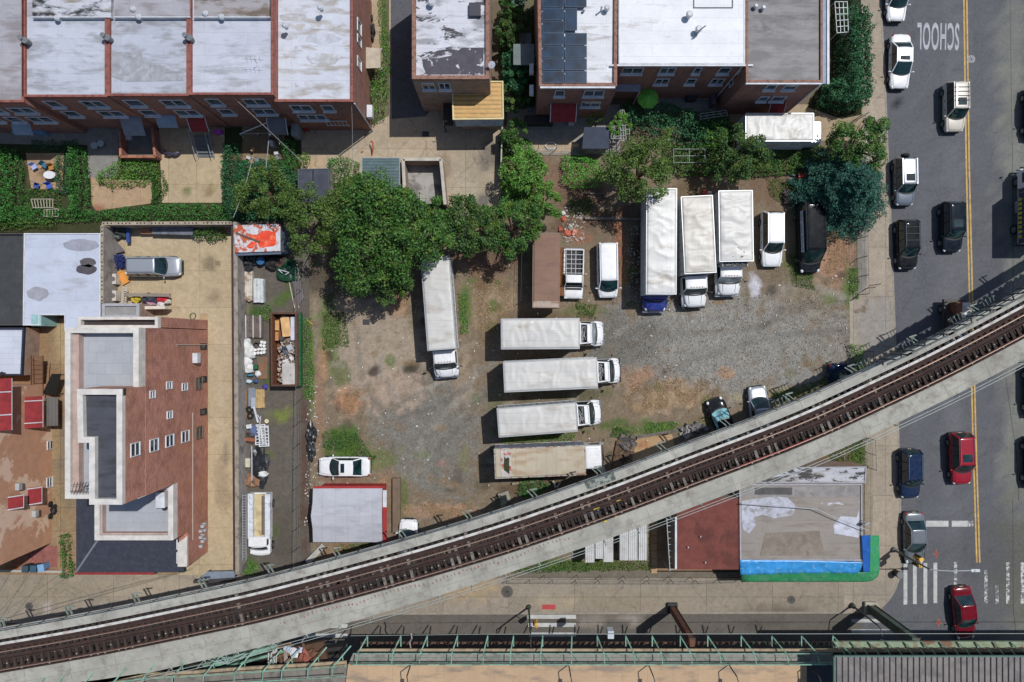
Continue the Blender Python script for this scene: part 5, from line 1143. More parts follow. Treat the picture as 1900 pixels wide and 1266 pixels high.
# planks of the underside going north-south
rails = MB()
for y0, z in ((1213, ZD+.9), (1230, ZD+.35), (1233.5, ZD+1.05)):
 rails.bar(P(655 if y0 < 1220 else 650, y0, z), P(1545, y0, z), .07, .07)
rails.bar(P(655, 1221, ZD-.2), P(1545, 1221, ZD-.2), .03, .03)
rails.build("handrail", gs_, pl)
rails = MB(); rails.tube(P(905, 1177, ZD+.5), P(2600, 1175, ZD+.5), .02, 5).tube(P(650, 1180, ZD+.5), P(905, 1177, ZD+.5), .015, 5); rails.build("signal_wire", lt_, pl)
for i, x in enumerate([682, 744, 793, 849, 905, 953, 1007, 1061, 1108, 1161, 1210, 1262, 1313, 1375, 1432, 1487, 1545]):
 dx = (x-1000)*.045; q = MB(); x1 = x+dx+(8 if x > 1100 else -4)
 q.bar(P(x, 1180, ZD-.3), P(x1, 1213, ZD+.9), .09, .09); q.bar(P(x1, 1213, ZD+.9), P(x1+(x-950)*.008, 1232, ZD+1.0), .06, .06)
 q.bar(P(x, 1181, ZD-1.0), P(x, 1200, ZD-.6), .08, .1); q.bar(P(x1, 1213, ZD+.9), P(x1, 1209, ZD-.3), .05, .05)
 q.bar(P(x1+4, 1215, ZD-.2), P(x1+(14 if x > 950 else -12), 1231, ZD-.2), .03, .03)
 q.build("railing_bracket", gs_, pl)
random.seed(12)
for x in range(670, 1545, 11):
 MB().bar(P(x, 1192, ZD-3), P(x+random.uniform(-10, 10), 1205, ZD-1.6), random.uniform(.06, .2), .08).build("ledge_strut", ledge if x < 1380 or random.random() < .4 else gs2, pl)
for x in range(1560, 2300, 21):
 MB().bar(P(x, 1205, ZD+.2), P(x+9, 1216, ZD+2.3), .08, .1).build("canopy_strut", gs2, pl)
for x in range(1550, 2300, 33):
 MB().bar(P(x-5, 1192, ZD-.5), P(x+6, 1202, ZD-.3), .08, .12).build("ledge_bracket", gs2, pl)
ZC = ZD+3.0
cn = thing("platform_canopy", "grey ribbed canopy roof over the station platform at the bottom right", "canopy", (*XY(1700, 1250, ZC), 8.5))
MB().prism([XY(*p, ZC) for p in ((1548, 1218), (2600, 1218), (2600, 1500), (1548, 1500))], ZC-.12, ZC).build("canopy_roof", mat("canopy_grey", (132, 126, 122), .8, c2=(112, 108, 106), c2s=.8), cn)
for x in range(1552, 1990, 11):
 a, b = XY(x, 1217.5, ZC), XY(x+(1), 1500, ZC); MB().bar((a[0], a[1], ZC+.03), (b[0], b[1], ZC+.03), .06, .06).build("canopy_rib", flat("rib_dark", (58, 56, 58)), cn)
MB().bar(P(1548, 1217.5, ZC), P(2600, 1217.5, ZC), .1, .14).bar(P(1547.5, 1218, ZC), P(1547.5, 1500, ZC), .12, .14).build("canopy_edge", flat("edge_green", (84, 112, 104)), cn)
for x in (1575, 1760): MB().tube((*XY(x, 1262, ZD), ZD-1), (*XY(x, 1262, ZD), ZC-.12), .1).build("canopy_post", gs2, cn)
# lamps on the platform
for i, (x, lab) in enumerate(((765, "thin platform lamp, leftmost on the tan deck"), (1058, "platform lamp with square grey head, second from the left"), (1206, "platform lamp with square grey head, third from the left"), (1355, "platform lamp with square head, nearest to the ribbed canopy"), (1502, "platform lamp at the dark gap before the ribbed canopy"))):
 b = P(x-3, 1233, ZD); t = thing("platform_lamp", lab, "lamp", (b.x, b.y, ZD), 0, "lamps along the station platform")
 MB().tube((0, 0, -.2), (0, 0, 2.0), .05).path([(0, 0, 2.0), (.1, -.4, 2.15), (.15, -.55, 2.1)], .04).build("pole", flat("lamp_dark", (40, 44, 46)), t, local=True)
 MB().box((.17, -.7, 2.08), (.3, .32, .12)).build("lamp_head", flat("lamp_head", (150, 160, 160)), t, local=True, bevel=.02)
# columns of the platform structure standing at the street
def el_column(lab, b, zt_, w, m, foot, top=None):
 q = P(*b); t = thing("steel_column", lab, "column", (q.x, q.y, ZP if b[1] < 1136 else 0))
 MB().box((0, 0, zt_/2), (w, w, zt_)).build("shaft", m, t, local=True, bevel=.03)
 for s in (-1, 1): MB().box((s*(w/2+.012), 0, zt_/2), (.02, w*1.25, zt_)).build("flange", m, t, local=True)
 MB().box((0, 0, .18), (w*1.9, w*1.9, .36)).build("footing", foot, t, local=True, bevel=.05)
 mb = MB(); mb.bar((0, 0, zt_-1.6), (0, -1.8, zt_-.1), .2, .3); mb.bar((0, .2, zt_-.2), (0, -4.0, zt_-.2), .4, .5); mb.build("knee_brace", m, t, local=True)
 return t
el_column("rust brown steel column with black footing rising from the pavement edge to the platform", (1246, 1126), 7.2, .5, steel_b, flat("black_footing", (44, 50, 50)))
el_column("massive grey green column on a pale concrete footing at the street corner", (1612, 1126), 7.4, .62, mat("grey_green_steel", (88, 104, 96), .7, c2=(96, 74, 60), c2s=1.3), mat("pale_footing", (170, 164, 150), .85))
# curved side platform at the bottom left and the rubble on it
sp_ = thing("side_walkway", "curved green railed walkway at the bottom left joining the station platform", "walkway", (-25, -30, 0))
wp = [(-100, 1300), (60, 1276), (180, 1262), (260, 1250), (360, 1245), (455, 1238), (560, 1232), (643, 1227)]
mb = MB(); A_ = [P(x, y, ZD) for x, y in wp]; B_ = [P(x, y+9, ZD) for x, y in wp]; C__ = [P(x+3, y+75, ZD-.3) for x, y in wp]
for i in range(len(wp)-1): mb.add([tuple(A_[i]), tuple(B_[i]), tuple(B_[i+1]), tuple(A_[i+1])]+[(v.x, v.y, v.z-.14) for v in (A_[i], B_[i], B_[i+1], A_[i+1])], [(0,1,2,3),(7,6,5,4),(0,4,5,1),(2,6,7,3),(3,7,4,0),(1,5,6,2)])
mb.build("outer_plank", wood, sp_)
mb = MB()
for i in range(len(wp)-1):
 a, b, c, d = B_[i]-Vector((0, .02, .3)), C__[i], C__[i+1], B_[i+1]-Vector((0, .02, .3)); mb.add([tuple(v) for v in (a, b, c, d)]+[(v.x, v.y, v.z-.1) for v in (a, b, c, d)], [(0,1,2,3),(7,6,5,4),(0,4,5,1),(2,6,7,3),(3,7,4,0),(1,5,6,2)])
mb.build("deck", mat("side_deck", (128, 122, 112), .9, c2=(104, 100, 94), c2s=1), sp_)
mb = MB()
for i in range(len(wp)-1):
 for off_, z in ((10, .9), (28, .95)): mb.bar(P(wp[i][0], wp[i][1]+off_, ZD+z), P(wp[i+1][0], wp[i+1][1]+off_, ZD+z), .07, .06)
mb.build("handrail", gs_, sp_)
for x in (60, 95, 150, 210, 265, 320, 378, 435, 488, 523, 572, 617):
 y = np.interp(x, [p[0] for p in wp], [p[1] for p in wp]); q = MB(); h = 22
 q.bar(P(x+34, y-30, ZD-.4), P(x, y+10, ZD+.95), .1, .1); q.bar(P(x, y+10, ZD+.95), P(x-1, y+30, ZD+.95), .07, .07); q.bar(P(x+18, y-12, ZD-.4), P(x+20, y-2, ZD-.3), .06, .1); q.bar(P(x, y+10, ZD+.9), P(x+1, y+3, ZD-.2), .05, .05)
 q.build("railing_bracket", gs_, sp_)
MB().bar(P(380, 1236, ZD-1.6), P(520, 1195, ZD-1.6), .45, .6).bar(P(395, 1244, ZD-1.5), P(530, 1207, ZD-1.5), .2, .3).build("green_girder", gs_, sp_)
q = MB()
c0 = P(423, 1232, ZD-.8)
for x, y in ((362, 1206), (372, 1220), (398, 1198), (418, 1200), (446, 1196), (500, 1192)): q.bar(c0, P(x, y, ZD-.6), .07, .09)
q.bar(P(380, 1208, ZD-.6), P(420, 1222, ZD-.8), .14, .12).bar(P(490, 1186, ZD-.5), P(515, 1198, ZD-.6), .1, .1).build("lattice_brace", mat("pale_green_brace", (150, 172, 164), .7), sp_)
q = MB();
for (a, b) in (((60, 1268), (640, 1199)), ((60, 1276), (640, 1212))): q.bar(P(*a, ZD-2.2), P(*b, ZD-2.2), .3, .8)
q.build("lower_girder", steel_d, sp_)
# rubble
rp_ = thing("rubble_heap", "heap of boards, sheeting and torn cloth on the structure beside the side walkway", "rubble heap", (*XY(540, 1220, ZD-1), ZD-1.4)); random.seed(44)
MB().prism([XY(*p, ZD-1.4) for p in ((495, 1212), (600, 1190), (608, 1225), (560, 1245), (495, 1248))], ZD-1.8, ZD-1.4).build("base_board", mat("brown_base", (88, 66, 52), .9), rp_)
for i in range(16):
 x, y = random.uniform(505, 598), random.uniform(1195, 1240); a = random.uniform(-.5, .5)+(1.5 if random.random() < .65 else 0); L = random.uniform(.5, 2.0)
 c = P(x, y, ZD-1.2+random.uniform(0, .35)); d = Vector((math.cos(a), math.sin(a), random.uniform(-.15, .15)))*L/2
 MB().bar(c-d, c+d, random.uniform(.1, .32), .05).build("board", mat("rub%d" % (i % 4), [(150, 106, 70), (112, 84, 64), (150, 140, 130), (92, 76, 66)][i % 4], .9), rp_)
for i in range(7):
 c = P(498+i*2.6+random.uniform(-1, 1), 1226+random.uniform(-3, 3)-i*.9, ZD-1.0); d = Vector((.12+random.uniform(-.1, .1), 1.0, 0)).normalized()*.75
 MB().bar(c-d, c+d, .07, .05).build("white_batten", mat("white_batten", (206, 206, 204), .7), rp_)
def crumple(mb, p, r, seed, sq=(1, 1, .5)): return mb.blob(tuple(p), r, seed, sq, .55, 2)
for i, (x, y, r, c) in enumerate(((545, 1211, .35, (226, 226, 230)), (556, 1206, .25, (200, 190, 214)), (565, 1219, .5, (150, 90, 76)), (580, 1214, .4, (120, 84, 66)), (534, 1204, .3, (176, 190, 200)), (550, 1228, .4, (100, 74, 58)))):
 crumple(MB(), P(x, y, ZD-1.0), r, i).build("torn_sheet", mat("rag%d" % i, c, .8), rp_)
# street lamps and signals
lampm = flat("lamp_grey", (150, 156, 158), .45); ldark = flat("lamp_pole_dark", (70, 72, 70), .6)
def signal(t, p, lens=3, rz=0):
 o = MB().box(p, (.36, .3, .95), rz).box((p[0], p[1], p[2]), (.42, .1, 1.05), rz).build("signal_head", mat("signal_yellow", (226, 178, 80), .5), t, local=True, bevel=.02)
 mb = MB(); c_, s_ = math.cos(rz), math.sin(rz)
 for i in range(lens): mb.tube((p[0]-s_*.15, p[1]+c_*.15, p[2]+.3-i*.3), (p[0]-s_*.3, p[1]+c_*.3, p[2]+.3-i*.3), .11, 10)
 mb.build("lens_hood", flat("hood_black", (40, 40, 36)), t, local=True)
b = P(1656, 1019, 0); t = thing("street_lamp", "tall street lamp with two yellow signal heads and a white arm over the crosswalk", "street lamp", (b.x, b.y, ZP), 0, "street lamps")
MB().tube((0, 0, 0), (0, 0, 5.6), .11, 10, .07).cyl((0, 0), .26, 0, .3, 12, .2).build("pole", flat("lamp_pole_grey", (110, 112, 108), .6), t, local=True)
MB().path([(0, 0, 5.5), (.5, -.03, 5.7), (1.6, -.03, 5.9), (3.3, .05, 6.0)], .05, 8).build("arm", lampm, t, local=True)
MB().box((3.55, .05, 6.0), (.75, .24, .14)).tube((3.5, .05, 6.08), (3.5, .05, 6.16), .06).build("lamp_head", flat("lamp_white", (206, 214, 218), .4), t, local=True, bevel=.05)
signal(t, (.55, .15, 3.0), 3, .3); signal(t, (.35, -.3, 3.2), 3, 1.8); MB().tube((0, 0, 3.2), (.6, .1, 3.1), .03).tube((0, 0, 3.3), (.35, -.3, 3.3), .03).build("signal_bracket", ldark, t, local=True)
b = P(981, 1125, 0); t = thing("street_lamp", "dark street lamp beside the left crosswalk, leaning over the station railing", "street lamp", (b.x, b.y, ZP), 0, "street lamps")
MB().tube((0, 0, 0), (0, 0, 7.2), .1, 10, .06).cyl((0, 0), .24, 0, .35, 12, .18).build("pole", ldark, t, local=True)
MB().path([(0, 0, 7.0), (0, -.7, 7.6), (0, -1.5, 7.7)], .045).build("arm", ldark, t, local=True)
MB().box((0, -1.75, 7.68), (.26, .7, .14)).build("lamp_head", lampm, t, local=True, bevel=.04)
signal(t, (.6, -.45, 2.6), 3, 1.6); MB().tube((0, 0, 2.8), (.6, -.4, 2.8), .03).build("signal_bracket", ldark, t, local=True)
b = P(1579, 1122, 0); t = thing("street_lamp", "dark street lamp with a curved top between the awning and the big column", "street lamp", (b.x, b.y, ZP), 0, "street lamps")
MB().tube((0, 0, 0), (0, 0, 4.6), .1, 10, .06).cyl((0, 0), .26, 0, .5, 12, .18).build("pole", ldark, t, local=True)
MB().path([(0, 0, 4.6), (.06, -.15, 4.9), (.08, -.6, 5.1), (.08, -1.0, 5.1)], .045).build("arm", ldark, t, local=True)
MB().box((.08, -1.2, 5.08), (.2, .5, .12)).build("lamp_head", flat("lamp_white", (206, 214, 218), .4), t, local=True, bevel=.04)
b = P(1659, 1061, 0); t = thing("litter_bin", "black round litter bin at the kerb by the crosswalk", "litter bin", (b.x, b.y, ZP))
MB().cyl((0, 0), .27, 0, .85, 16, .33).build("bin_body", flat("bin_black", (38, 38, 40), .5), t, local=True); MB().cyl((0, 0), .34, .85, .9, 16, .3).build("rim", flat("bin_rim", (120, 122, 124), .4), t, local=True)
# overhead wires at the left
wt = MB();
for y in (1064,): pass
for (a, b) in (((-60, 1180, 7.5), (346, 1061, 7.0)), ((-60, 1168, 7.5), (352, 1058, 7.0)), ((-60, 1180, 7.5), (120, 1060, 5.5)), ((-60, 1200, 7.5), (60, 1060, 5.5)), ((-60, 1172, 7.5), (20, 1062, 5.5))):
 p, q = P(*a), P(*b); wt.path([p.lerp(q, i/8)-Vector((0, 0, .5*math.sin(i/8*math.pi))) for i in range(9)], .014, 4)
tag(wt.build("overhead_wires", flat("wire_dark", (70, 66, 62))), "thin dark overhead wires fanning in from the bottom left pavement", "wires")
for (a, b, lab) in (((470, 288, 5.0), (433, 404, 5.0), "pale slanted cable above the hedge and olive tree"), ((430, 178, 8.0), (560, 300, 3.0), "thin cable running from the row house roof to the yard"), ((652, 185, 7.5), (653, 312, 3.2), "thin vertical cable above the paved court")):
 p, q = P(*a), P(*b); w_ = MB().path([p.lerp(q, i/8)-Vector((0, 0, .3*math.sin(i/8*math.pi))) for i in range(9)], .02, 4); tag(w_.build("overhead_cable", flat("pale_cable", (176, 176, 178))), lab, "cable")
for x0, x1, y in ((92, 78, 437), (100, 88, 437)):
 pass
# FENCES
fm = flat("fence_steel", (120, 122, 120), .5); fdk = flat("fence_dark", (60, 60, 58), .6)
def fence(lab, pts, h, step, m=fm, lean=None, pr=.03, wires=3, name="wire_fence", zb=.13, mesh=False):
 a = P(*pts[0]); t = thing(name, lab, "fence", (a.x, a.y, zb)); posts = []
 for p, q in zip(pts, pts[1:]):
  A, B = P(*p), P(*q); n = max(1, round((B-A).length/step))
  for i in range(n): posts.append(A.lerp(B, i/n))
 posts.append(P(*pts[-1]))
 L = Vector(lean or (0, 0, 0))
 for p in posts: MB().tube((p.x, p.y, zb-.02), (p.x+L.x, p.y+L.y, zb+h), pr, 6).build("post", m, t)
 w = MB()
 for k in range(wires):
  z = h*(k+1)/wires
  for p, q in zip(posts, posts[1:]): w.tube((p.x+L.x*z/h, p.y+L.y*z/h, zb+z), (q.x+L.x*z/h, q.y+L.y*z/h, zb+z), pr*.55 if k == wires-1 else .008, 4)
 if mesh:
  for p, q in zip(posts, posts[1:]):
   n = int((q-p).length/.16)
   for i in range(n):
    for s in (1, -1):
     a = p.lerp(q, i/n); b = p.lerp(q, max(0, min(1, (i+s*h/.16*.9)/n))); hh = h*min(1, abs(((i+s*h/.16*.9)/n if 0 <= (i+s*h/.16*.9)/n <= 1 else (1 if s > 0 else 0))-i/n)/(h/.16*.9/n))
     w.tube((a.x, a.y, zb), (b.x, b.y, zb+hh), .005, 3)
 w.build("rail_and_wire", m, t)
 return t
fence("long wire fence with leaning pale posts between the back lane and the lot", [(561, 500), (562, 700), (560, 860), (558, 1050)], 2.1, 1.85, lean=(.05, 0, 0), pr=.035, wires=4)
fence("dark steel fence on the low wall along the avenue beside the spruce", [(1589, 408), (1590, 480), (1592, 548)], 1.9, 2.2, fdk, wires=3, mesh=True)
fence("open swung gate of the lot at the avenue pavement", [(1591, 548), (1604, 536), (1614, 530)], 1.8, 1.0, fdk, name="lot_gate")
fence("chain link gate section by the white truck and hedge", [(1564, 245), (1580, 226), (1592, 222)], 1.9, .9, fdk, name="yard_gate", mesh=True)
fence("low fence between the concrete yard and the lot behind the solar house", [(998, 279), (1130, 280), (1180, 279)], 1.6, 1.8, flat("brown_fence", (98, 80, 62)), wires=3)
fence("grey fence running along the path under the track", [(950, 1066), (1070, 1066), (1200, 1068), (1280, 1070)], 1.3, 2.4, fm)
fence("second grey fence rail in front of the red brown roof", [(940, 1075), (1110, 1076), (1290, 1076), (1370, 1073)], 1.1, 2.4, fm)
fence("dark steel fence along the avenue under the track", [(1600, 652), (1598, 690), (1604, 700)], 1.9, 1.2, fdk)
fence("dark fence behind the peeling annex roof beside the pavement", [(1604, 812), (1606, 866)], 1.8, 1.4, fdk)
fence("wire fence between the two front lot sections near the trailer", [(968, 468), (966, 560)], 1.6, 2.2, fdk)
t = thing("gate_shelter", "grey metal roof slab over the driveway entrance beside the walkway", "shelter", (*XY(402, 1073, 2.6), .13))
MB().prism([XY(*p, 2.7) for p in ((384, 1061), (434, 1060), (436, 1072), (368, 1076))], 2.6, 2.7).build("roof", mat("blue_grey_roof", (128, 138, 152), .6), t)
MB().prism([XY(*p, 2.7) for p in ((358, 1077.5), (436, 1073.5), (436, 1080), (358, 1083))], 2.5, 2.66).build("front_beam", flat("dark_beam", (66, 62, 62)), t)
for x in (370, 432): MB().tube((*XY(x, 1074, 2.5), .13), (*XY(x, 1074, 2.5), 2.5), .05).build("post", pc, t)
# VEHICLES
tyre = flat("tyre_rubber", (36, 36, 38), .9); rimm = flat("rim_metal", (150, 152, 156), .35, metal=.6); blackp = flat("black_plastic", (30, 31, 33), .6)
cglass = glassy("car_glass", (20, 42, 44), .04, .7); redl = flat("tail_red", (170, 30, 34), .3); headl = flat("head_light", (206, 212, 216), .15, spec=.8); chrome = flat("chrome", (190, 192, 196), .15, metal=.8); seamd = flat("panel_seam", (50, 52, 56), .6)
platem = flat("number_plate", (214, 206, 170), .5)
def wheel(t, x, y, r=.34, w=.22):
 o = MB().tube((x, y-w/2, r), (x, y+w/2, r), r, 20).build("wheel", tyre, t, local=True)
 s = 1 if y > 0 else -1
 MB().tube((x, y+s*(w/2-.01), r), (x, y+s*(w/2+.012), r), r*.62, 14).build("rim", rimm, o, local=True)
PROF = {  # along u: 0 rear .. 1 front : width factor, deck height factor
 'suv':   dict(u=[0, .012, .04, .10, .25, .45, .62, .72, .82, .90, .955, .985, 1.0], w=[.74, .86, .95, .99, 1, 1, 1, 1, .985, .955, .88, .78, .64], z=[.80, .93, .98, 1, 1, 1, 1, .99, .95, .90, .83, .74, .66], cab=(.012, .075, .60, .715), zb=.98, roof=1.0),
 'sedan': dict(u=[0, .012, .04, .10, .22, .42, .60, .70, .80, .90, .955, .985, 1.0], w=[.70, .84, .93, .98, 1, 1, 1, .995, .98, .94, .86, .75, .60], z=[.84, .96, 1.0, 1.02, 1, .98, .97, .95, .90, .83, .76, .68, .60], cab=(.15, .30, .565, .715), zb=.90, roof=1.0),
 'hatch': dict(u=[0, .015, .05, .10, .22, .42, .60, .70, .80, .90, .955, .985, 1.0], w=[.72, .86, .95, .99, 1, 1, 1, .995, .98, .94, .86, .76, .62], z=[.84, .95, 1.0, 1.0, 1, .98, .97, .95, .90, .83, .76, .68, .60], cab=(.03, .16, .56, .72), zb=.90, roof=1.0),
 'van':   dict(u=[0, .01, .03, .08, .25, .45, .65, .76, .85, .92, .965, .99, 1.0], w=[.80, .91, .97, 1, 1, 1, 1, 1, .98, .93, .84, .74, .62], z=[.86, .95, 1.0, 1, 1, 1, 1, .98, .92, .84, .76, .69, .62], cab=(.008, .035, .70, .84), zb=1.10, roof=1.0)}
def car(label, px, py, head, kind, pm, L=4.8, Wd=1.86, Ht=1.68, group=None, roofm=None, sunroof=False, rails=False, rear_spare=False, z0=ZP*0+.006, name="car", cat="car", cladding=None, glass=None, seed=0, roofbars=0, open_front_light=True, wide=1.0, zpx=.75):
 pr = PROF[kind]; q = P(px, py, zpx); t = thing(name, label, cat, (q.x, q.y, z0), R(head), group)
 hw = Wd/2; zb = pr['zb']*(.95 if kind == 'sedan' else 1); n = len(pr['u'])
 us = [(u-.5)*L for u in pr['u']]
 rings = []
 for x, wf, zf in zip(us, pr['w'], pr['z']):
  w = hw*wf; zd = zb*zf
  half = [(w*.90, .24), (w*.985, .38), (w*1.0, .62), (w*.985, zd-.13), (w*.93, zd-.035), (w*.78, zd+.01), (w*.40, zd+.035), (0, zd+.045)]
  rings.append([(x, -y, z) for y, z in half[:-1]]+[(x, 0, half[-1][1])]+[(x, y, z) for y, z in reversed(half[:-1])])
 m = len(rings[0]); vs = [p for r in rings for p in r]; fs = []
 for i in range(n-1):
  for j in range(m-1): fs.append((i*m+j, (i+1)*m+j, (i+1)*m+j+1, i*m+j+1))
  fs.append((i*m+m-1, (i+1)*m+m-1, (i+1)*m, i*m))
 fs += [tuple(range(m)), tuple(range(n*m-1, (n-1)*m-1, -1))]
 MB().add(vs, fs).build("body", cladding or pm, t, smooth=True, local=True, subsurf=1)
 # cabin
 c0, c1, c2, c3 = [(u-.5)*L for u in pr['cab']]
 wb = hw*.88; wt = hw*(.72 if kind != 'van' else .80); zr = Ht; zbl = zb-.02
 def bow(y): return 1-(y*y)
 gl = glass or cglass
 # pillars and lower frame as a solid, slightly smaller than the glass
 fr = [(c0, -wb, zbl), (c3, -wb, zbl), (c3, wb, zbl), (c0, wb, zbl)]; tp = [(c1, -wt, zr-.07), (c2, -wt, zr-.07), (c2, wt, zr-.07), (c1, wt, zr-.07)]
 for s in (-1, 1):
  pil = MB(); pil.bar((c3-.02, s*wb*.985, zbl), (c2, s*wt, zr-.04), .07, .08); pil.bar((c0+.02, s*wb*.985, zbl), (c1, s*wt, zr-.04), .16 if kind != 'sedan' else .09, .10)
  pil.bar((c1, s*wt, zr-.045), (c2, s*wt, zr-.045), .08, .07)
  pil.build("pillar", roofm or pm, t, local=True)
 def wsh(u, v):  # u across, v up
  yy = (u-.5)*2; w = wb*.97+(wt*.97-wb*.97)*v; x = c3+(c2-c3)*v+.16*(1-v)*bow(yy)+.04*bow(yy); z = zbl+(zr-.04-zbl)*v+.03*math.sin(v*math.pi)
  return (x, yy*w, z)
 o = MB().grid(wsh, 10, 5).build("windshield", gl, t, smooth=True, local=True)
 def rw(u, v):
  yy = (u-.5)*2; w = wb*.95+(wt*.95-wb*.95)*v; x = c0+(c1-c0)*v-.05*bow(yy); z = zbl+(zr-.04-zbl)*v+.02*math.sin(v*math.pi)
  return (x, -yy*w, z)
 MB().grid(rw, 8, 5).build("rear_window", gl, t, smooth=True, local=True)
 for s in (-1, 1):
  def sw(u, v):
   xa = c0+(c3-c0)*u; xb = c1+(c2-c1)*u; y = wb+(wt-wb)*v; return (xa+(xb-xa)*v, s*(y+.012), zbl+(zr-.06-zbl)*v)
  g = MB().grid(sw, 8, 3)
  if s > 0: g.f = [tuple(reversed(f)) for f in g.f]
  g.build("side_window", gl, t, smooth=True, local=True)
  for u in ((.42,) if kind == 'sedan' else (.32, .62)):
   MB().bar(Vector(sw(u, 0))+Vector((0, s*.01, 0)), Vector(sw(u, 1))+Vector((0, s*.01, 0)), .07, .03).build("door_pillar", blackp, t, local=True)
 rc = .045 if kind != 'van' else .03
 def rf(u, v):
  x = c1-.04+(c2-c1+.07)*u; yy = (v-.5)*2; w = wt*(1.0-.05*abs(u-.5)*2)*1.03
  e = (1-abs(u-.5)*2)**.5 if abs(u-.5) < .5 else 0
  return (x-(.05*(yy*yy) if u > .5 else -.05*(yy*yy))*abs(u-.5)*2, yy*w, zr-.035+rc*(1-yy**4)*min(1, (1-abs(u-.5)*2)*4+.35))
 rfo = MB().shell(rf, 14, 10, .03).build("roof", roofm or pm, t, smooth=True, local=True)
 if sunroof:
  a, b = (c1+(c2-c1)*.60, c1+(c2-c1)*.88) if sunroof is True else sunroof_range(c1, c2, sunroof)
  MB().box(((a+b)/2, 0, zr+.012), (b-a, wt*1.25, .02)).build("sunroof", gl, rfo, local=True)
 if rails:
  for s in (-1, 1): MB().path([(c1+.1, s*wt*.9, zr-.01), (c1+.2, s*wt*.9, zr+.05), (c2-.2, s*wt*.9, zr+.05), (c2-.1, s*wt*.9, zr-.01)], .02).build("roof_rail", rails if not isinstance(rails, bool) else chrome, t, local=True)
 for i in range(roofbars):
  x = c1+(c2-c1)*(.2+.5*i/max(1, roofbars-1)); MB().bar((x, -wt, zr+.05), (x, wt, zr+.05), .05, .03).build("roof_bar", blackp, t, local=True)
 # hood panel and seams
 hx0, hx1 = c3+.10, us[-2]-.10
 def zat(x):
  return np.interp(x, us, [zb*z for z in pr['z']])
 def wat(x): return np.interp(x, us, [hw*w for w in pr['w']])
 mb = MB()
 for s in (-1, 1): mb.path([(hx0+(hx1-hx0)*k/5, s*wat(hx0+(hx1-hx0)*k/5)*(.74-.03*k/5), zat(hx0+(hx1-hx0)*k/5)+.018) for k in range(6)], .010, 4)
 mb.path([(hx1+.03*(1-(k/3-1)**2), (k/3-1)*wat(hx1)*.70, zat(hx1)+.02) for k in range(7)], .010, 4)
 if kind == 'sedan': mb.path([(c0-.03-.05*(1-(k/3-1)**2), (k/3-1)*hw*.74, zat(c0-.1)+.03) for k in range(7)], .009, 4)
 mb.build("hood_seam", seamd, t, local=True)
 MB().grid(lambda u, v: (c3+.02+.13*v+.2*bow((u-.5)*2)-.04, (u-.5)*2*wb*.9, zat(c3+.15)+.045-.012*v-.03*((u-.5)*2)**2), 8, 1).build("wiper_cowl", blackp, t, local=True)
 # lights, grille, bumpers
 for s in (-1, 1):
  MB().blob((us[-1]-.20, s*hw*.70, zb*.70), .2, 3, (1.0, .72, .42), .04, 2).build("headlight", headl, t, smooth=True, local=True)
  MB().blob((us[0]+.13, s*hw*.78, zb*.86), .17, 5, (.8, .6, .75), .04, 2).build("tail_light", redl, t, smooth=True, local=True)
  o = MB().blob((c3-.05, s*(hw+.13), zb+.02), .12, 8, (.55, 1.0, .7), .05, 2).tube((c3-.05, s*hw*.92, zb-.02), (c3-.05, s*(hw+.05), zb), .03).build("mirror", pm if not cladding else blackp, t, smooth=True, local=True)
  for u in (.38, .56): MB().box(((u-.5)*L, s*(hw+.004), zb-.17), (.2, .02, .03)).build("door_handle", blackp, t, local=True)
 MB().box((us[-1]-.03, 0, .52), (.10, hw*.95, .18)).build("grille", blackp, t, local=True, bevel=.02)
 MB().box((us[-1]-.02, 0, .34), (.14, hw*1.3, .12)).build("front_bumper", blackp, t, local=True, bevel=.03); MB().box((us[0]+.02, 0, .38), (.14, hw*1.35, .14)).build("rear_bumper", blackp, t, local=True, bevel=.03)
 MB().box((us[0]-.012, 0, .66), (.02, .32, .16)).build("number_plate", platem, t, local=True)
 if rear_spare:
  o = MB().tube((us[0]-.02, 0, .95), (us[0]-.24, 0, .95), .36, 20).build("spare_wheel", tyre, t, local=True)
 for x in (-.305*L, .315*L):
  for s in (-1, 1): wheel(t, x, s*(hw-.10), .34 if kind != 'suv' else .37)
 return t
wp_ = paint((232, 233, 235), "paint_white", k=.92, rough=.3); bp_ = paint((26, 30, 36), "paint_black", k=.8, rough=.22, dust=.03); sv = paint((176, 182, 190), "paint_silver", rough=.32, metal=.35); navy = paint((26, 46, 78), "paint_navy", rough=.22, dust=.04)
redp = paint((158, 18, 40), "paint_red", rough=.22, dust=.03); maroon = paint((116, 13, 36), "paint_maroon", rough=.22, dust=.03); greyp = paint((120, 128, 136), "paint_grey", rough=.28, metal=.3); darkt_ = paint((22, 34, 46), "paint_midnight", rough=.2, dust=.03); beige = paint((214, 206, 192), "paint_beige", rough=.35)
RG = "cars on the avenue"
car("white sedan cut by the top edge, parked ahead of the white one with the sunroof", 1665, -10, -91, 'sedan', wp_, group=RG)
car("white sedan with a small dark sunroof parked near the SCHOOL lettering", 1671, 114, -91, 'sedan', wp_, L=4.95, Wd=1.9, Ht=1.5, sunroof=True, group=RG)
car("white roofed suv with beige hood and shaded sides, moving beside the yellow line", 1771, 199, -89.5, 'suv', beige, L=4.5, Ht=1.85, cladding=None, rails=blackp, roofbars=4, sunroof=True, group=RG)  # sides are the body paint, dark only where the sun misses them
car("silver jeep with a spare wheel on its back, parked by the blue green spruce", 1678, 337, -89, 'suv', paint((112, 124, 138), 'paint_steel', rough=.28, metal=.2), roofm=sv, L=4.4, Wd=1.8, Ht=1.75, rear_spare=True, rails=True, sunroof=True, group=RG)
car("black suv parked at the kerb south of the silver jeep", 1683, 454, -89, 'suv', bp_, L=4.55, rails=True, roofbars=3, group=RG)
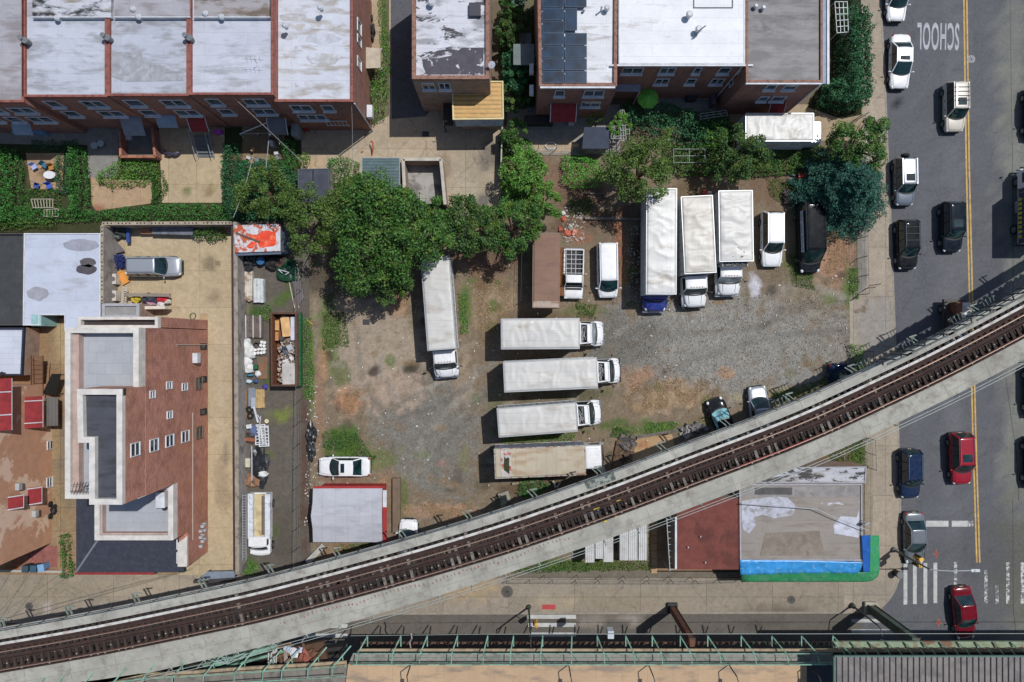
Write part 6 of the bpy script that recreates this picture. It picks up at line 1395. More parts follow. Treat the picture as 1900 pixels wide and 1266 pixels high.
car("midnight blue suv driving beside the yellow line, left of the black suv's lane end", 1766, 421, -89.5, 'suv', darkt_, L=4.6, Wd=1.9, sunroof=True, group=RG)
for o in COL.objects:
 if o.get('label', '').startswith("midnight blue suv"): o['label'] = "midnight blue suv with a glossy roof driving in the lane beside the yellow line"
car("dark navy suv with pale roof rails parked south of the viaduct", 1688, 879, -89.5, 'suv', navy, L=4.5, rails=True, group=RG)
car("bright red suv with a large dark glass roof, waiting beside the yellow line", 1783, 851, -88, 'suv', redp, L=4.75, Wd=1.92, Ht=1.72, rails=True, sunroof=True, group=RG)
car("grey silver sedan parked at the corner beside the worn stop line", 1697, 999, -89, 'sedan', greyp, L=4.75, Ht=1.48, group=RG)
car("dark red sedan turning at the bottom near the faded crosswalk", 1789, 1138, -84, 'sedan', maroon, L=4.85, Wd=1.86, Ht=1.5, group=RG)
car("black car just at the right edge below the viaduct, opposite the red suv", 1921, 858, -90, 'suv', bp_, L=4.7, group=RG)
car("black car just at the right edge near the SCHOOL lettering's row", 1921, 210, -90, 'sedan', bp_, group=RG)
car("black car just at the right edge where the viaduct leaves the picture", 1923, 726, -90, 'suv', bp_, group=RG)
LG = "cars in the truck lot"; zl = .13
car("white sedan with sunroof parked alone left of the gravel, above the metal shed", 639, 866, 180, 'sedan', wp_, L=4.75, Wd=1.84, Ht=1.46, sunroof=True, z0=zl, group=LG)
car("white minivan between the pickup and the long blue nosed truck", 1127, 502, -89, 'van', wp_, L=5.05, Wd=1.95, Ht=1.75, z0=zl, group=LG, rails=sv)
car("white suv between the dented box truck and the black van", 1431, 444, -90, 'suv', wp_, L=5.1, Wd=1.95, Ht=1.88, z0=zl, group=LG)
bv = car("long black van with a white lettered board along its side, beside the spruce", 1499, 442, -88, 'van', bp_, L=6.4, Wd=2.1, Ht=2.4, z0=zl, group=LG, name="van", cat="van", zpx=.7)
MB().box((-.45, -1.0, 1.75), (3.7, .06, .5), 0).build("sign_board", mat("sign_white", (206, 214, 226), .5), bv, local=True)
mb = MB(); random.seed(9)
for i in range(30):
 if i in (7, 8, 16, 17): continue
 mb.box((-2.15+i*.118, -1.034, 1.75), (.06, .012, random.choice((.16, .22, .26))))
mb.build("board_lettering", flat("letter_blue", (60, 70, 100)), bv, local=True)
car("midnight black hatchback with pale reflection painted on its windows, tail under the viaduct", 1340, 781, 112, 'hatch', bp_, L=4.3, Wd=1.8, Ht=1.46, z0=zl, group=LG, glass=glassy("painted_reflection_glass", (120, 166, 172), .08))  # pale reflection painted into the window glass colour
car("silver car with tail under the viaduct, right of the black hatchback", 1409, 762, 96, 'hatch', sv, L=4.5, Wd=1.84, Ht=1.5, z0=zl, group=LG)
car("dark blue car almost hidden under the viaduct near the avenue fence", 1562, 722, -80, 'sedan', navy, z0=zl, group=LG)
car("small white car backed under the viaduct, right of the metal shed", 757, 1006, 88, 'hatch', wp_, L=4.2, Wd=1.78, Ht=1.45, z0=zl, group=LG)
car("silver suv parked on the tan driveway, facing right", 288, 495, 0, 'suv', sv, L=4.85, Wd=1.9, Ht=1.72, z0=.135, name="car", rails=blackp)
car("teal car cut by the top edge, between the peeling roof house and the solar panels", 955, -32, 90, 'sedan', paint((60, 110, 110), "paint_teal"), z0=.14)
# pickup with lumber rack
def pickup(label, px, py, head, L, z0, rack=True, pm=wp_, Ht=1.7, bedfill=None, Wd=1.85):
 q = P(px, py, .8); t = thing("pickup_truck", label, "pickup truck", (q.x, q.y, z0), R(head)); hw = Wd/2
 xf = L/2; xc = L*.02
 us = [xc-.02, xc+.1, xf*.30, xf*.55, xf*.8, xf*.93, xf]; ws = [1, 1, 1, .99, .96, .90, .74]; zs_ = [.98, 1.0, 1.0, .98, .94, .86, .68]
 rings = []
 for x, wf, z in zip(us, ws, zs_):
  w = hw*wf; half = [(w*.92, .35), (w, .5), (w, .7), (w*.985, z-.1), (w*.93, z-.02), (w*.6, z+.02), (0, z+.03)]
  rings.append([(x, -a, b) for a, b in half[:-1]]+[(x, 0, half[-1][1])]+[(x, a, b) for a, b in reversed(half[:-1])])
 m = len(rings[0]); n = len(rings); fs = []
 for i in range(n-1):
  for j in range(m): fs.append((i*m+j, (i+1)*m+j, (i+1)*m+(j+1) % m, i*m+(j+1) % m))
 fs += [tuple(range(m)), tuple(range(n*m-1, (n-1)*m-1, -1))]
 MB().add([p for r in rings for p in r], fs).build("body", pm, t, smooth=True, local=True, subsurf=1)
 c0, c1, c2, c3 = xc, xc+.12, xf*.36, xf*.55; wb = hw*.92; wt = hw*.78; zbl = .97
 MB().add([(c1, -wt, Ht-.05), (c2, -wt, Ht-.05), (c2, wt, Ht-.05), (c1, wt, Ht-.05), (c0, -wb, zbl), (c3, -wb, zbl), (c3, wb, zbl), (c0, wb, zbl)], [(4,5,1,0),(5,6,2,1),(6,7,3,2),(7,4,0,3)]).build("cab_glass", cglass, t, local=True)
 MB().shell(lambda u, v: (c1-.05+(c2-c1+.1)*u, (v-.5)*2*wt*1.03, Ht-.03+.04*(1-((v-.5)*2)**4)), 8, 8, .04).build("roof", pm, t, smooth=True, local=True)
 for s in (-1, 1): MB().bar((c3, s*wb, zbl), (c2, s*wt, Ht-.03), .07, .07).bar((c0, s*wb, zbl), (c1, s*wt, Ht-.03), .1, .1).build("pillar", pm, t, local=True)
 xb = -L/2
 MB().box(((xb+xc)/2, 0, .62), (xc-xb-.06, Wd*.9, .1)).build("bed_floor", mat("bed_floor_dark", (62, 62, 64), .8), t, local=True)
 for s in (-1, 1): MB().box(((xb+xc)/2-.02, s*(hw-.06), .78), (xc-xb-.08, .12, .42)).build("bed_side", pm, t, local=True, bevel=.03)
 MB().box((xb+.04, 0, .80), (.08, Wd*.86, .44)).build("tailgate", pm, t, local=True, bevel=.02); MB().box((xb-.08, 0, .48), (.12, Wd*.95, .16)).build("rear_bumper", chrome, t, local=True, bevel=.03)
 MB().box((xf-.02, 0, .5), (.12, Wd*.9, .18)).build("front_bumper", blackp, t, local=True, bevel=.03); MB().box((c3+.12, 0, 1.0), (.2, Wd*.8, .03)).build("wiper_cowl", blackp, t, local=True)
 for s in (-1, 1):
  MB().box((xf-.12, s*hw*.74, .76), (.2, .3, .16)).build("headlight", headl, t, local=True, bevel=.03); MB().box((xb+.05, s*(hw-.05), .8), (.12, .12, .28)).build("tail_light", redl, t, local=True)
  MB().box((c3-.15, s*(hw+.14), 1.08), (.1, .2, .16)).build("mirror", blackp, t, local=True, bevel=.03)
  for x in (xb+.95, xf-.85): wheel(t, x, s*(hw-.12), .36)
 if rack:
  mb = MB()
  for s in (-1, 1):
   mb.bar((xb+.15, s*hw*.86, 1.62), (c2, s*hw*.80, 1.78), .05, .05)
   for x in (xb+.2, xc-.1): mb.bar((x, s*hw*.9, .98), (x, s*hw*.86, 1.66), .05, .05)
  for i in range(6): x = xb+.2+(c1-xb)*i/6; mb.bar((x, -hw*.86, 1.66), (x, hw*.86, 1.66), .04, .04)
  for y in (-.3, .1): mb.bar((xb+.1, y, 1.7), (xc, y, 1.7), .04, .04)
  mb.build("ladder_rack", mat("rack_white", (206, 208, 208), .6), t, local=True)
 return t
pickup("white pickup with a ladder rack over its bed, next to the rusty brown trailer", 1064, 509, -91, 4.55, zl)
# ---- box trucks
canvas = roofmat("truck_roof_white", (222, 221, 216), (184, 178, 166), .52, 2.2, .8, seed=101, rough=.45)
canvas2 = roofmat("truck_roof_cool", (212, 210, 204), (186, 180, 170), .55, .9, 8, seed=105, rough=.45)
canvas3 = roofmat("truck_roof_warm", (214, 209, 198), (176, 168, 156), .5, 2.4, .9, seed=108, rough=.45)
tanroof = roofmat("truck_roof_tan", (196, 184, 162), (172, 150, 124), .5, 8.0, .9, dark=(122, 82, 60), damt=.64, seed=111, rough=.8, edge=.12)
rustroof = roofmat("trailer_roof_rust", (148, 118, 98), (134, 104, 90), .45, 9.0, 3.0, dark=(112, 96, 92), damt=.6, seed=114, rough=.85, edge=.1)
boxside = mat("truck_side_white", (206, 208, 210), .5, c2=(186, 186, 184), c2s=1.5); alum = flat("aluminium", (176, 180, 184), .4, metal=.4); chassis = flat("chassis_dark", (44, 44, 46), .7)
def truck(label, rear_px, front_px, width, cab, roofm, zt_=3.9, side=boxside, cabpaint=None, z0=.125, wrinkle=.046, group="box trucks in the lot", cablen=2.55, seed=0, cat="box truck", name="box_truck", attic=0, cab_h=2.35, railm=None, wr_dir=1, cabw=2.2):
 """rear_px, front_px: the ends of the box roof's centre line in the photo, at roof height"""
 A, B = P(*rear_px, zt_), P(*front_px, zt_); L = (B-A).length; ang = math.atan2((B-A).y, (B-A).x); C_ = B
 t = thing(name, label, cat, (C_.x, C_.y, z0), ang, group); w = width/2; zt = zt_-z0; pm = cabpaint or wp_
 MB().box((-L/2, 0, (1.05+zt-.06)/2), (L, width-.02, zt-.06-1.05)).build("cargo_box", side, t, local=True, bevel=.02)
 mb = MB()
 for s in (-1, 1):
  mb.box((-L/2, s*(w+.005), zt-.09), (L+.03, .06, .14)); mb.box((-L/2, s*(w+.003), 1.1), (L, .05, .12))
  for i in range(int(L/.6)): mb.box((-.3-i*.6, s*(w+.002), (1.1+zt)/2), (.03, .02, zt-1.3))
 mb.box((-.01, 0, zt-.08), (.06, width, .14)).box((-L, 0, zt-.08), (.06, width, .14)); mb.build("box_rail", railm or alum, t, local=True)
 off = Vector((seed*7.1, 3, 0))
 def rf(u, v):
  x = -L+.03+(L-.06)*u; y = (v-.5)*(width-.08); e = min(1, u*12, (1-u)*12, v*8, (1-v)*8)
  k = mnoise.noise(Vector((x*1.5, y*.45, 0))+off) if wr_dir else mnoise.noise(Vector((x*.45, y*1.5, 0))+off)
  r = 1-abs(mnoise.noise(Vector((x*1.1+.8*mnoise.noise(Vector((x, y*.8, 5))+off), y*.28, 2))+off))*2
  return (x, y, zt-.035+e*(.02+wrinkle*.6*k+wrinkle*1.1*max(0, r)**5))
 MB().shell(rf, int(L*7), 16, .03).build("box_roof", roofm, t, smooth=True, local=True)
 MB().box((-L-.015, 0, (1.1+zt)/2), (.05, width*.94, zt-1.2)).build("rear_door", mat("door_white", (196, 198, 200), .5), t, local=True);
 mb = MB()
 for s in (-1, 1): mb.box((-L-.02+.0*L, s*.42, .82), (.0+L*2*.0+.04, .1, .1)); mb.bar((-L+.1, s*.42, .85), (cablen-.5 if cab else 0, s*.42, .85), .09, .22)
 mb.bar((-L-.1, -w*.9, .55), (-L-.1, w*.9, .55), .1, .12)
 mb.build("chassis", chassis, t, local=True)
 for s in (-1, 1):
  wheel(t, -L*.72, s*(w-.28), .46, .5)
  MB().box((-L*.3, s*(w-.35), .75), (1.1, .5, .5)).build("side_tank", alum if s > 0 else chassis, t, local=True, bevel=.06)
  MB().box((-L-.03, s*w*.85, .95), (.06, .2, .1)).build("tail_light", redl, t, local=True)
 if not cab: return t
 cw_ = cabw/2; x0 = .12;
 if cab == 'over':       # flat nosed cab with ribbed roof
  MB().add([(x0, -cw_, .7), (x0+1.75, -cw_, .7), (x0+1.75, cw_, .7), (x0, cw_, .7), (x0, -cw_*.94, cab_h-.1), (x0+1.45, -cw_*.92, cab_h-.1), (x0+1.45, cw_*.92, cab_h-.1), (x0, cw_*.94, cab_h-.1)], [(3,2,1,0),(4,5,6,7),(0,1,5,4),(1,2,6,5),(2,3,7,6),(3,0,4,7)]).build("cab", pm, t, local=True, bevel=.08)
  MB().shell(lambda u, v: (x0+.03+1.42*u, (v-.5)*cabw*.92, cab_h-.06+.05*(1-((v-.5)*2)**4)*min(1, (1-abs(u-.5)*2)*5+.3)), 10, 14, .05).build("cab_roof", pm, t, smooth=True, local=True)
  mb = MB();
  for i in range(7): mb.box((x0+.72, -cw_*.72+i*cw_*.24, cab_h+.0), (1.0, .04, .03))
  for y in (-.5, -.2, .1, .5): mb.box((x0+1.35, y, cab_h+.01), (.09, .05, .06))
  mb.build("roof_rib", pm, t, local=True)
  MB().grid(lambda u, v: (x0+1.50+.27*(1-v)+.05*(1-((u-.5)*2)**2), (u-.5)*2*cw_*.9, 1.35+(cab_h-.18-1.35)*v), 8, 4).build("windshield", cglass, t, smooth=True, local=True)
  for s in (-1, 1):
   MB().box((x0+.95, s*(cw_+.0), 1.65), (.9, .03, .6)).build("side_window", cglass, t, local=True); MB().box((x0+1.8, s*cw_*.8, .9), (.08, .3, .2)).build("headlight", headl, t, local=True)
   MB().bar((x0+1.5, s*cw_, 1.9), (x0+1.75, s*(cw_+.25), 1.8), .03, .03).box((x0+1.78, s*(cw_+.28), 1.7), (.08, .18, .4)).build("mirror", blackp, t, local=True); wheel(t, x0+.75, s*(cw_-.2), .44, .26)
  MB().box((x0+1.84, 0, .6), (.14, cabw*.96, .25)).build("front_bumper", chrome, t, local=True, bevel=.04)
  return t
 # conventional cab with hood
 xr1 = x0+1.08; xw = xr1+.30; xn = cablen
 if cab == 'nose': x0 = -.9; xr1 = .02; xw = .25; xn = cablen
 hz = 1.62
 cabv = [(x0, -cw_, .75), (xw, -cw_, .75), (xw, cw_, .75), (x0, cw_, .75), (x0, -cw_, 1.6), (xw+.05, -cw_, 1.6), (xw+.05, cw_, 1.6), (x0, cw_, 1.6)]
 MB().add(cabv, [(3,2,1,0),(4,5,6,7),(0,1,5,4),(1,2,6,5),(2,3,7,6),(3,0,4,7)]).build("cab", pm, t, local=True, bevel=.05)
 if cab != 'nose':
  tw = cw_*.86
  MB().add([(x0, -cw_*.98, 1.602), (xw-.05, -cw_*.98, 1.602), (xw-.05, cw_*.98, 1.602), (x0, cw_*.98, 1.602), (x0+.04, -tw, cab_h-.1), (xr1, -tw, cab_h-.1), (xr1, tw, cab_h-.1), (x0+.04, tw, cab_h-.1)], [(4,5,6,7),(0,1,5,4),(1,2,6,5),(2,3,7,6),(3,0,4,7)]).build("cab_glass", cglass, t, local=True)
  for s in (-1, 1): MB().bar((xw, s*cw_*.96, 1.6), (xr1, s*tw, cab_h-.08), .08, .08).build("cab_pillar", pm, t, local=True); MB().bar((x0+.05, s*cw_*.96, 1.6), (x0+.09, s*tw, cab_h-.08), .12, .12).build("rear_cab_pillar", pm, t, local=True)
  MB().box((x0+.02, 0, 2.0), (.04, cabw*.86, .8)).build("cab_back", pm, t, local=True)
  MB().grid(lambda u, v: (xw+.10*(1-v)+(xr1-xw+.02)*v+.14*(1-((u-.5)*2)**2), (u-.5)*2*(cw_*.95*(1-v)+tw*.95*v), 1.6+(cab_h-.1-1.6)*v), 10, 4).build("windshield", cglass if seed % 4 != 3 else glassy("hazy_glass", (120, 132, 136), .2), t, smooth=True, local=True)
  def cr(u, v):
   yy = (v-.5)*2; return (x0+.02+(xr1-x0+.06)*u-(.06*yy*yy if u > .5 else 0), yy*tw*1.03, cab_h-.06+.08*(1-yy**4)*min(1, (1-abs(u-.5)*2)*4+.3))
  if cab == 'fairing':
   MB().ring([(x0+.02, -tw), (xr1+.05, -tw*.9), (xr1+.05, tw*.9), (x0+.02, tw)], .12, cab_h-.1, cab_h+.42).build("roof_fairing", pm, t, local=True, bevel=.05)
   MB().shell(lambda u, v: (xr1-.42+.45*u, (v-.5)*2*tw*.86, cab_h+.43-.16*u*u), 5, 8, .04).build("fairing_top", pm, t, smooth=True, local=True)
   MB().box(((x0+xr1)/2-.1, 0, cab_h-.06), (xr1-x0-.3, tw*1.9, .06)).build("fairing_floor", blackp, t, local=True)
   rr = random.Random(seed); mb = MB()
   for i in range(15): mb.bar((x0+rr.uniform(.1, .75), rr.uniform(-.8, .8), cab_h+rr.uniform(0, .25)), (x0+rr.uniform(.1, .75), rr.uniform(-.8, .8), cab_h+rr.uniform(.05, .3)), rr.uniform(.03, .07), .05)
   mb.build("fairing_strut", flat("strut_grey", (150, 150, 150), .6), t, local=True)
  else:
   MB().shell(cr, 8, 12, .04).build("cab_roof", pm, t, smooth=True, local=True)
   mb = MB()
   for i in range(5): mb.box((xr1-.08, -.5+i*.25, cab_h+.04), (.08, .07, .05))
   mb.build("marker_light", flat("marker_amber", (170, 120, 60)), t, local=True)
   if cab == 'ribbed':
    mb = MB()
    for i in range(8): mb.box(((x0+xr1)/2, -.8+i*.23, cab_h+.025), (xr1-x0-.15, .03, .03))
    mb.build("roof_rib", pm, t, local=True)
  if cab == 'reefer':
   MB().box((.20, .05, zt-1.0), (.42, width*.78, .9)).build("cooling_unit", mat("unit_white", (200, 202, 204), .5), t, local=True, bevel=.03)
   MB().box((.22, .05, zt-.54), (.34, width*.72, .05)).build("cooling_grille", blackp, t, local=True); rr = random.Random(3); mb = MB()
   for i in range(16): mb.box((.22+rr.uniform(-.12, .12), rr.uniform(-.8, .9), zt-.5), (rr.uniform(.04, .1), rr.uniform(.04, .14), .05), rr.random())
   mb.build("cooling_pipework", flat("strut_grey", (150, 150, 150), .6), t, local=True)
 # hood, tapered and rounded at the nose
 us = [xw-.06, xw+.25, xw+(xn-xw)*.5, xn-.35, xn-.14, xn-.02]; hwf = [.90, .90, .86, .78, .66, .46]; zf = [hz+.02, hz+.02, hz-.05, hz-.14, hz-.25, hz-.5]
 rings = []
 for x, wf, z in zip(us, hwf, zf):
  w2 = cw_*wf; half = [(w2, .8), (w2, z-.25), (w2*.93, z-.06), (w2*.6, z), (0, z+.03)]
  rings.append([(x, -a, b) for a, b in half[:-1]]+[(x, 0, half[-1][1])]+[(x, a, b) for a, b in reversed(half[:-1])])
 m = len(rings[0]); n = len(rings); fs = [(i*m+j, (i+1)*m+j, (i+1)*m+(j+1) % m, i*m+(j+1) % m) for i in range(n-1) for j in range(m)]+[tuple(range(m)), tuple(range(n*m-1, (n-1)*m-1, -1))]
 MB().add([p for r in rings for p in r], fs).build("hood", pm, t, smooth=True, local=True, subsurf=1)
 for s in (-1, 1):
  fx = xw+(xn-xw)*.48
  MB().shell(lambda u, v: (xw+.02+(xn-xw-.12)*u, s*(cw_*.80+(cw_*.24-.10*(u**3))*v), hz-.32-.38*u**2.5-.16*v*v), 8, 5, .05).build("fender", pm, t, smooth=True, local=True)
  wheel(t, fx, s*(cw_-.16), .45, .28)
  MB().blob((xn-.28, s*cw_*.74, 1.12), .2, 4, (.9, .7, .6), .04, 2).build("headlight", headl, t, smooth=True, local=True)
  MB().bar((xw-.05, s*cw_*.95, 1.95), (xw+.12, s*(cw_+.28), 1.95), .03, .03).box((xw+.12, s*(cw_+.3), 1.85), (.1, .2, .42)).build("mirror", blackp, t, local=True)
 MB().box((xn-.02, 0, .68), (.16, cabw*1.0, .28)).build("front_bumper", chrome if seed % 2 else blackp, t, local=True, bevel=.05); MB().box((xn-.06, 0, 1.0), (.08, cabw*.45, .4)).build("grille", blackp, t, local=True)
 MB().grid(lambda u, v: (xw+.10+.12*v+.13*(1-((u-.5)*2)**2), (u-.5)*2*cw_*.88, hz+.03+.02*(1-v)), 8, 1).build("wiper_cowl", blackp, t, local=True)
 mb = MB(); mb.path([(us[1], -cw_*.55, hz+.04), (us[3], -cw_*.48, hz-.10)], .012, 4).path([(us[1], cw_*.55, hz+.04), (us[3], cw_*.48, hz-.10)], .012, 4); mb.build("hood_seam", seamd, t, local=True)
 return t
truck("white box truck standing alone in the middle of the lot, front towards the viaduct", (807, 476), (820, 649), 2.48, 'ribbed', canvas2, seed=1, cablen=2.6)
truck("topmost of the three white trucks facing right, with smoke stain by its fairing", (930, 620), (1075, 619), 2.62, 'fairing', canvas2, seed=3, cablen=2.5)
truck("longest of the three white trucks facing right, with a dark green windshield", (935, 700), (1108, 692), 2.62, 'fairing', canvas2, seed=4, cablen=2.45)
truck("lowest of the three white trucks facing right, above the stained tan one", (924, 785), (1070, 774), 2.50, 'fairing', canvas2, seed=5, cablen=2.5)
tt = truck("old box truck with a stained tan roof and flat white cab, nearest to the viaduct", (918, 861), (1086, 854), 2.55, 'over', tanroof, side=mat("old_blue_side", (150, 160, 176), .7, c2=(120, 110, 104), c2s=1.3), seed=6, wrinkle=.03, railm=mat("rusty_rail", (190, 186, 178), .7, c2=(136, 84, 64), c2s=2), cab_h=2.55, cablen=2.0)
MB().box((-6.9, 0, 3.79), (.9, 2.3, .02)).build("torn_roof_end", mat("torn_roof", (190, 186, 180), .8, c2=(176, 84, 72), c2s=1.0, c2p=(.52, .56)), tt, local=True); MB().blob((-6.85, -.1, 3.80), .5, 5, (.5, 1.3, .06), .5, 2).build("moss_patch", mat("moss", (58, 62, 36), .95), tt, local=True)
truck("longest box truck of the upper row, dark blue hood sticking out under its box", (1228, 350), (1227, 546), 2.60, 'nose', canvas, cabpaint=paint((22, 48, 140), "paint_blue", rough=.25), seed=7, wrinkle=.06, cablen=1.45)
truck("white box truck in the middle of the upper row, with rows of marker lights", (1293, 364), (1300, 507), 2.72, 'plain', canvas3, seed=8, wrinkle=.06, cablen=2.9)
truck("box truck with sooty roof and refrigeration unit above its cab, beside the white suv", (1365, 354), (1367, 485), 2.92, 'reefer', canvas2, seed=11, wrinkle=.07, cablen=2.85)
tt = [o for o in COL.objects if o.get('label', '').startswith("box truck with sooty")][0]
MB().blob((-.75, 0, 3.755), .62, 4, (.7, 1.1, .035), .4, 3).build("soot_patch", mat("soot", (104, 100, 96), .9, c2=(190, 186, 180), c2s=3, c2p=(.5, .56)), tt, local=True)
truck("white box truck parked by the grey roofed house, behind the pergola vines", (1384, 236), (1510, 236), 2.40, None, canvas, seed=12, wrinkle=.07, z0=.15)
# its ribbed cab roof
tt = [o for o in COL.objects if o.get('label', '').startswith("white box truck parked by the grey")][0]
MB().box((.72, 0, 1.5), (1.2, 1.9, 1.6)).build("cab", wp_, tt, local=True, bevel=.08)
MB().box((.62, 0, 2.32), (1.1, 1.85, .06)).build("cab_roof", wp_, tt, local=True, bevel=.02); mb = MB()
for i in range(7): mb.box((.6, -.75+i*.25, 2.36), (1.0, .04, .03))
for i in range(4): mb.box((1.05, -.4+i*.25, 2.37), (.06, .05, .04))
mb.build("roof_rib", wp_, tt, local=True)
for s in (-1, 1): wheel(tt, .8, s*.85, .4, .25)
MB().box((1.28, 0, 1.9), (.08, 1.7, .55)).build("windshield", cglass, tt, local=True)
tt = truck("rust brown box trailer without a cab beside the white pickup", (1014, 433), (1013, 571), 2.32, None, rustroof, zt_=3.3, side=mat("trailer_side", (132, 118, 110), .8, c2=(120, 84, 64), c2s=1), seed=13, wrinkle=.02, railm=mat("trailer_rail", (150, 128, 112), .8), name="box_trailer", cat="box trailer", group=None)
MB().box((-.3, 0, 3.17), (.55, 2.25, .03)).build("front_cap", mat("pale_front_cap", (176, 160, 146), .8, c2=(150, 120, 100), c2s=2), tt, local=True)
MB().box((-3.4, 1.5, .7), (4.4, .55, .5)).build("side_crate", mat("brown_crate", (128, 86, 56), .85, c2=(100, 66, 46), c2s=2), tt, local=True)
# truck at the right edge, mostly outside
tt = truck("dark truck at the right edge with yellow and violet lettering low on its side", (1960, 444), (1960, 340), 2.55, 'over', canvas2, side=mat("dark_truck_side", (70, 74, 90), .6), z0=.006, seed=14, group="box trucks in the lot")
del tt['group']
mb = MB(); random.seed(3)
for i in range(9): mb.box((-.9-i*.42, 1.305, 1.38), (.26, .02, .42))
mb.build("side_lettering", mat("letter_yellow", (214, 200, 60), .6), tt, local=True)
mb = MB();
for i in (0, 8): mb.box((-.7-i*.42, 1.308, 1.2), (.3, .02, .2))
mb.build("violet_panel", mat("violet_panel", (150, 140, 210), .6), tt, local=True)
# brown and white truck halfway under the viaduct on the avenue
q = P(1778, 606, 1.5); t = thing("flatbed_truck", "white and brown loaded truck half under the viaduct on the avenue", "truck", (q.x, q.y, .006), R(-90), None)
MB().box((-.2, 0, .9), (4.6, 2.0, .3)).build("truck_bed", flat("bed_dark", (70, 66, 64)), t, local=True)
MB().box((1.5, .05, 1.3), (1.6, 1.9, 1.3)).build("cab", wp_, t, local=True, bevel=.1)
MB().box((-1.3, .6, 1.35), (1.7, .85, .9)).build("cargo_crate", mat("white_load", (224, 216, 206), .6, c2=(176, 170, 160), c2s=2), t, local=True, bevel=.03)
MB().box((-1.6, -.2, 1.45), (1.2, .6, 1.0)).build("cargo_crate", mat("brown_load", (130, 84, 62), .8, c2=(90, 62, 50), c2s=2), t, local=True, bevel=.03)
MB().box((-.6, -.7, 1.2), (1.5, .5, .5)).build("cargo_crate", mat("dark_load", (60, 54, 52), .8), t, local=True, bevel=.03)
MB().box((-.2, .35, 1.4), (.6, 1.2, .9)).build("cargo_crate", mat("steel_load", (172, 178, 186), .5), t, local=True, bevel=.02)
for x in (-1.6, 1.6):
 for s in (-1, 1): wheel(t, x, s*.85, .4)
# utility pickup with open service body and ladder rack in the back lane
q = P(484, 975, 1.0); t = thing("utility_truck", "white utility pickup with open tan bed parked in the back lane", "utility truck", (q.x, q.y, .14), R(-90))
zb_ = 1.35
MB().box((-.95, 0, .75), (4.1, 1.95, .35)).build("service_body", wp_, t, local=True, bevel=.04)
MB().box((-.95, -.02, .95), (3.9, 1.05, .05)).build("bed_floor", mat("tan_bed", (202, 186, 146), .8, c2=(170, 152, 118), c2s=1), t, local=True)
for s in (-1, 1): MB().box((-.95, s*.78, 1.15), (4.1, .48, .5)).build("side_locker", mat("locker_white", (214, 218, 224), .5, c2=(150, 160, 172), c2s=3, c2p=(.55, .62)), t, local=True, bevel=.03)
mb = MB(); mb.box((-.95, .2, 1.05), (3.5, .08, .12)).box((-.95, .34, 1.05), (3.5, .06, .12)).box((-.95, .45, 1.03), (3.7, .06, .08)); mb.build("pipe_load", mat("grey_brown_pipe", (120, 104, 92), .8), t, local=True)
mb = MB()
for x in (-2.6, -1.2, .2): mb.bar((x, -.55, 1.0), (x, -.8, 1.6), .06, .06)
mb.bar((-2.9, -.85, 1.62), (.9, -.85, 1.62), .06, .06); mb.build("side_rack", wp_, t, local=True)
MB().box((1.75, .0, .85), (1.6, 1.85, .55)).box((1.35, 0, 1.35), (.75, 1.62, .7)).build("cab", wp_, t, local=True, bevel=.1)
MB().box((1.25, 0, 1.74), (.85, 1.6, .08)).build("cab_roof", wp_, t, local=True, bevel=.03)
MB().grid(lambda u, v: (2.12-.42*v+.1*(1-((u-.5)*2)**2), (u-.5)*2*.80, 1.14+.55*v), 8, 4).build("windshield", cglass, t, smooth=True, local=True)
MB().shell(lambda u, v: (2.1+.62*u-.12*abs(v-.5)**2*4*u, (v-.5)*1.82*(1-.08*u), 1.14-.14*u*u), 8, 8, .3).build("hood", wp_, t, smooth=True, local=True)
for s in (-1, 1):
 MB().box((1.35, s*.825, 1.4), (.55, .03, .4)).build("side_window", cglass, t, local=True)
 for x in (-1.9, 1.9): wheel(t, x, s*.86, .38, .24)
lad = MB();
for y in (-1.32, -1.02): lad.bar((-3.0, y, 1.7), (2.9, y, 1.7), .05, .08)
for i in range(23): lad.bar((-2.9+i*.25, -1.32, 1.7), (-2.9+i*.25, -1.02, 1.7), .04, .04)
lo = lad.v[:]
m4 = Matrix.Translation(q) @ Matrix.Rotation(R(-90), 4, 'Z'); lad.v = [tuple(m4 @ Vector((v[0], v[1], v[2]-.85))) for v in lo]
tag(lad.build("extension_ladder", flat("ladder_alu", (190, 194, 198), .4, metal=.4)), "long aluminium ladder along the left side of the utility pickup", "ladder")
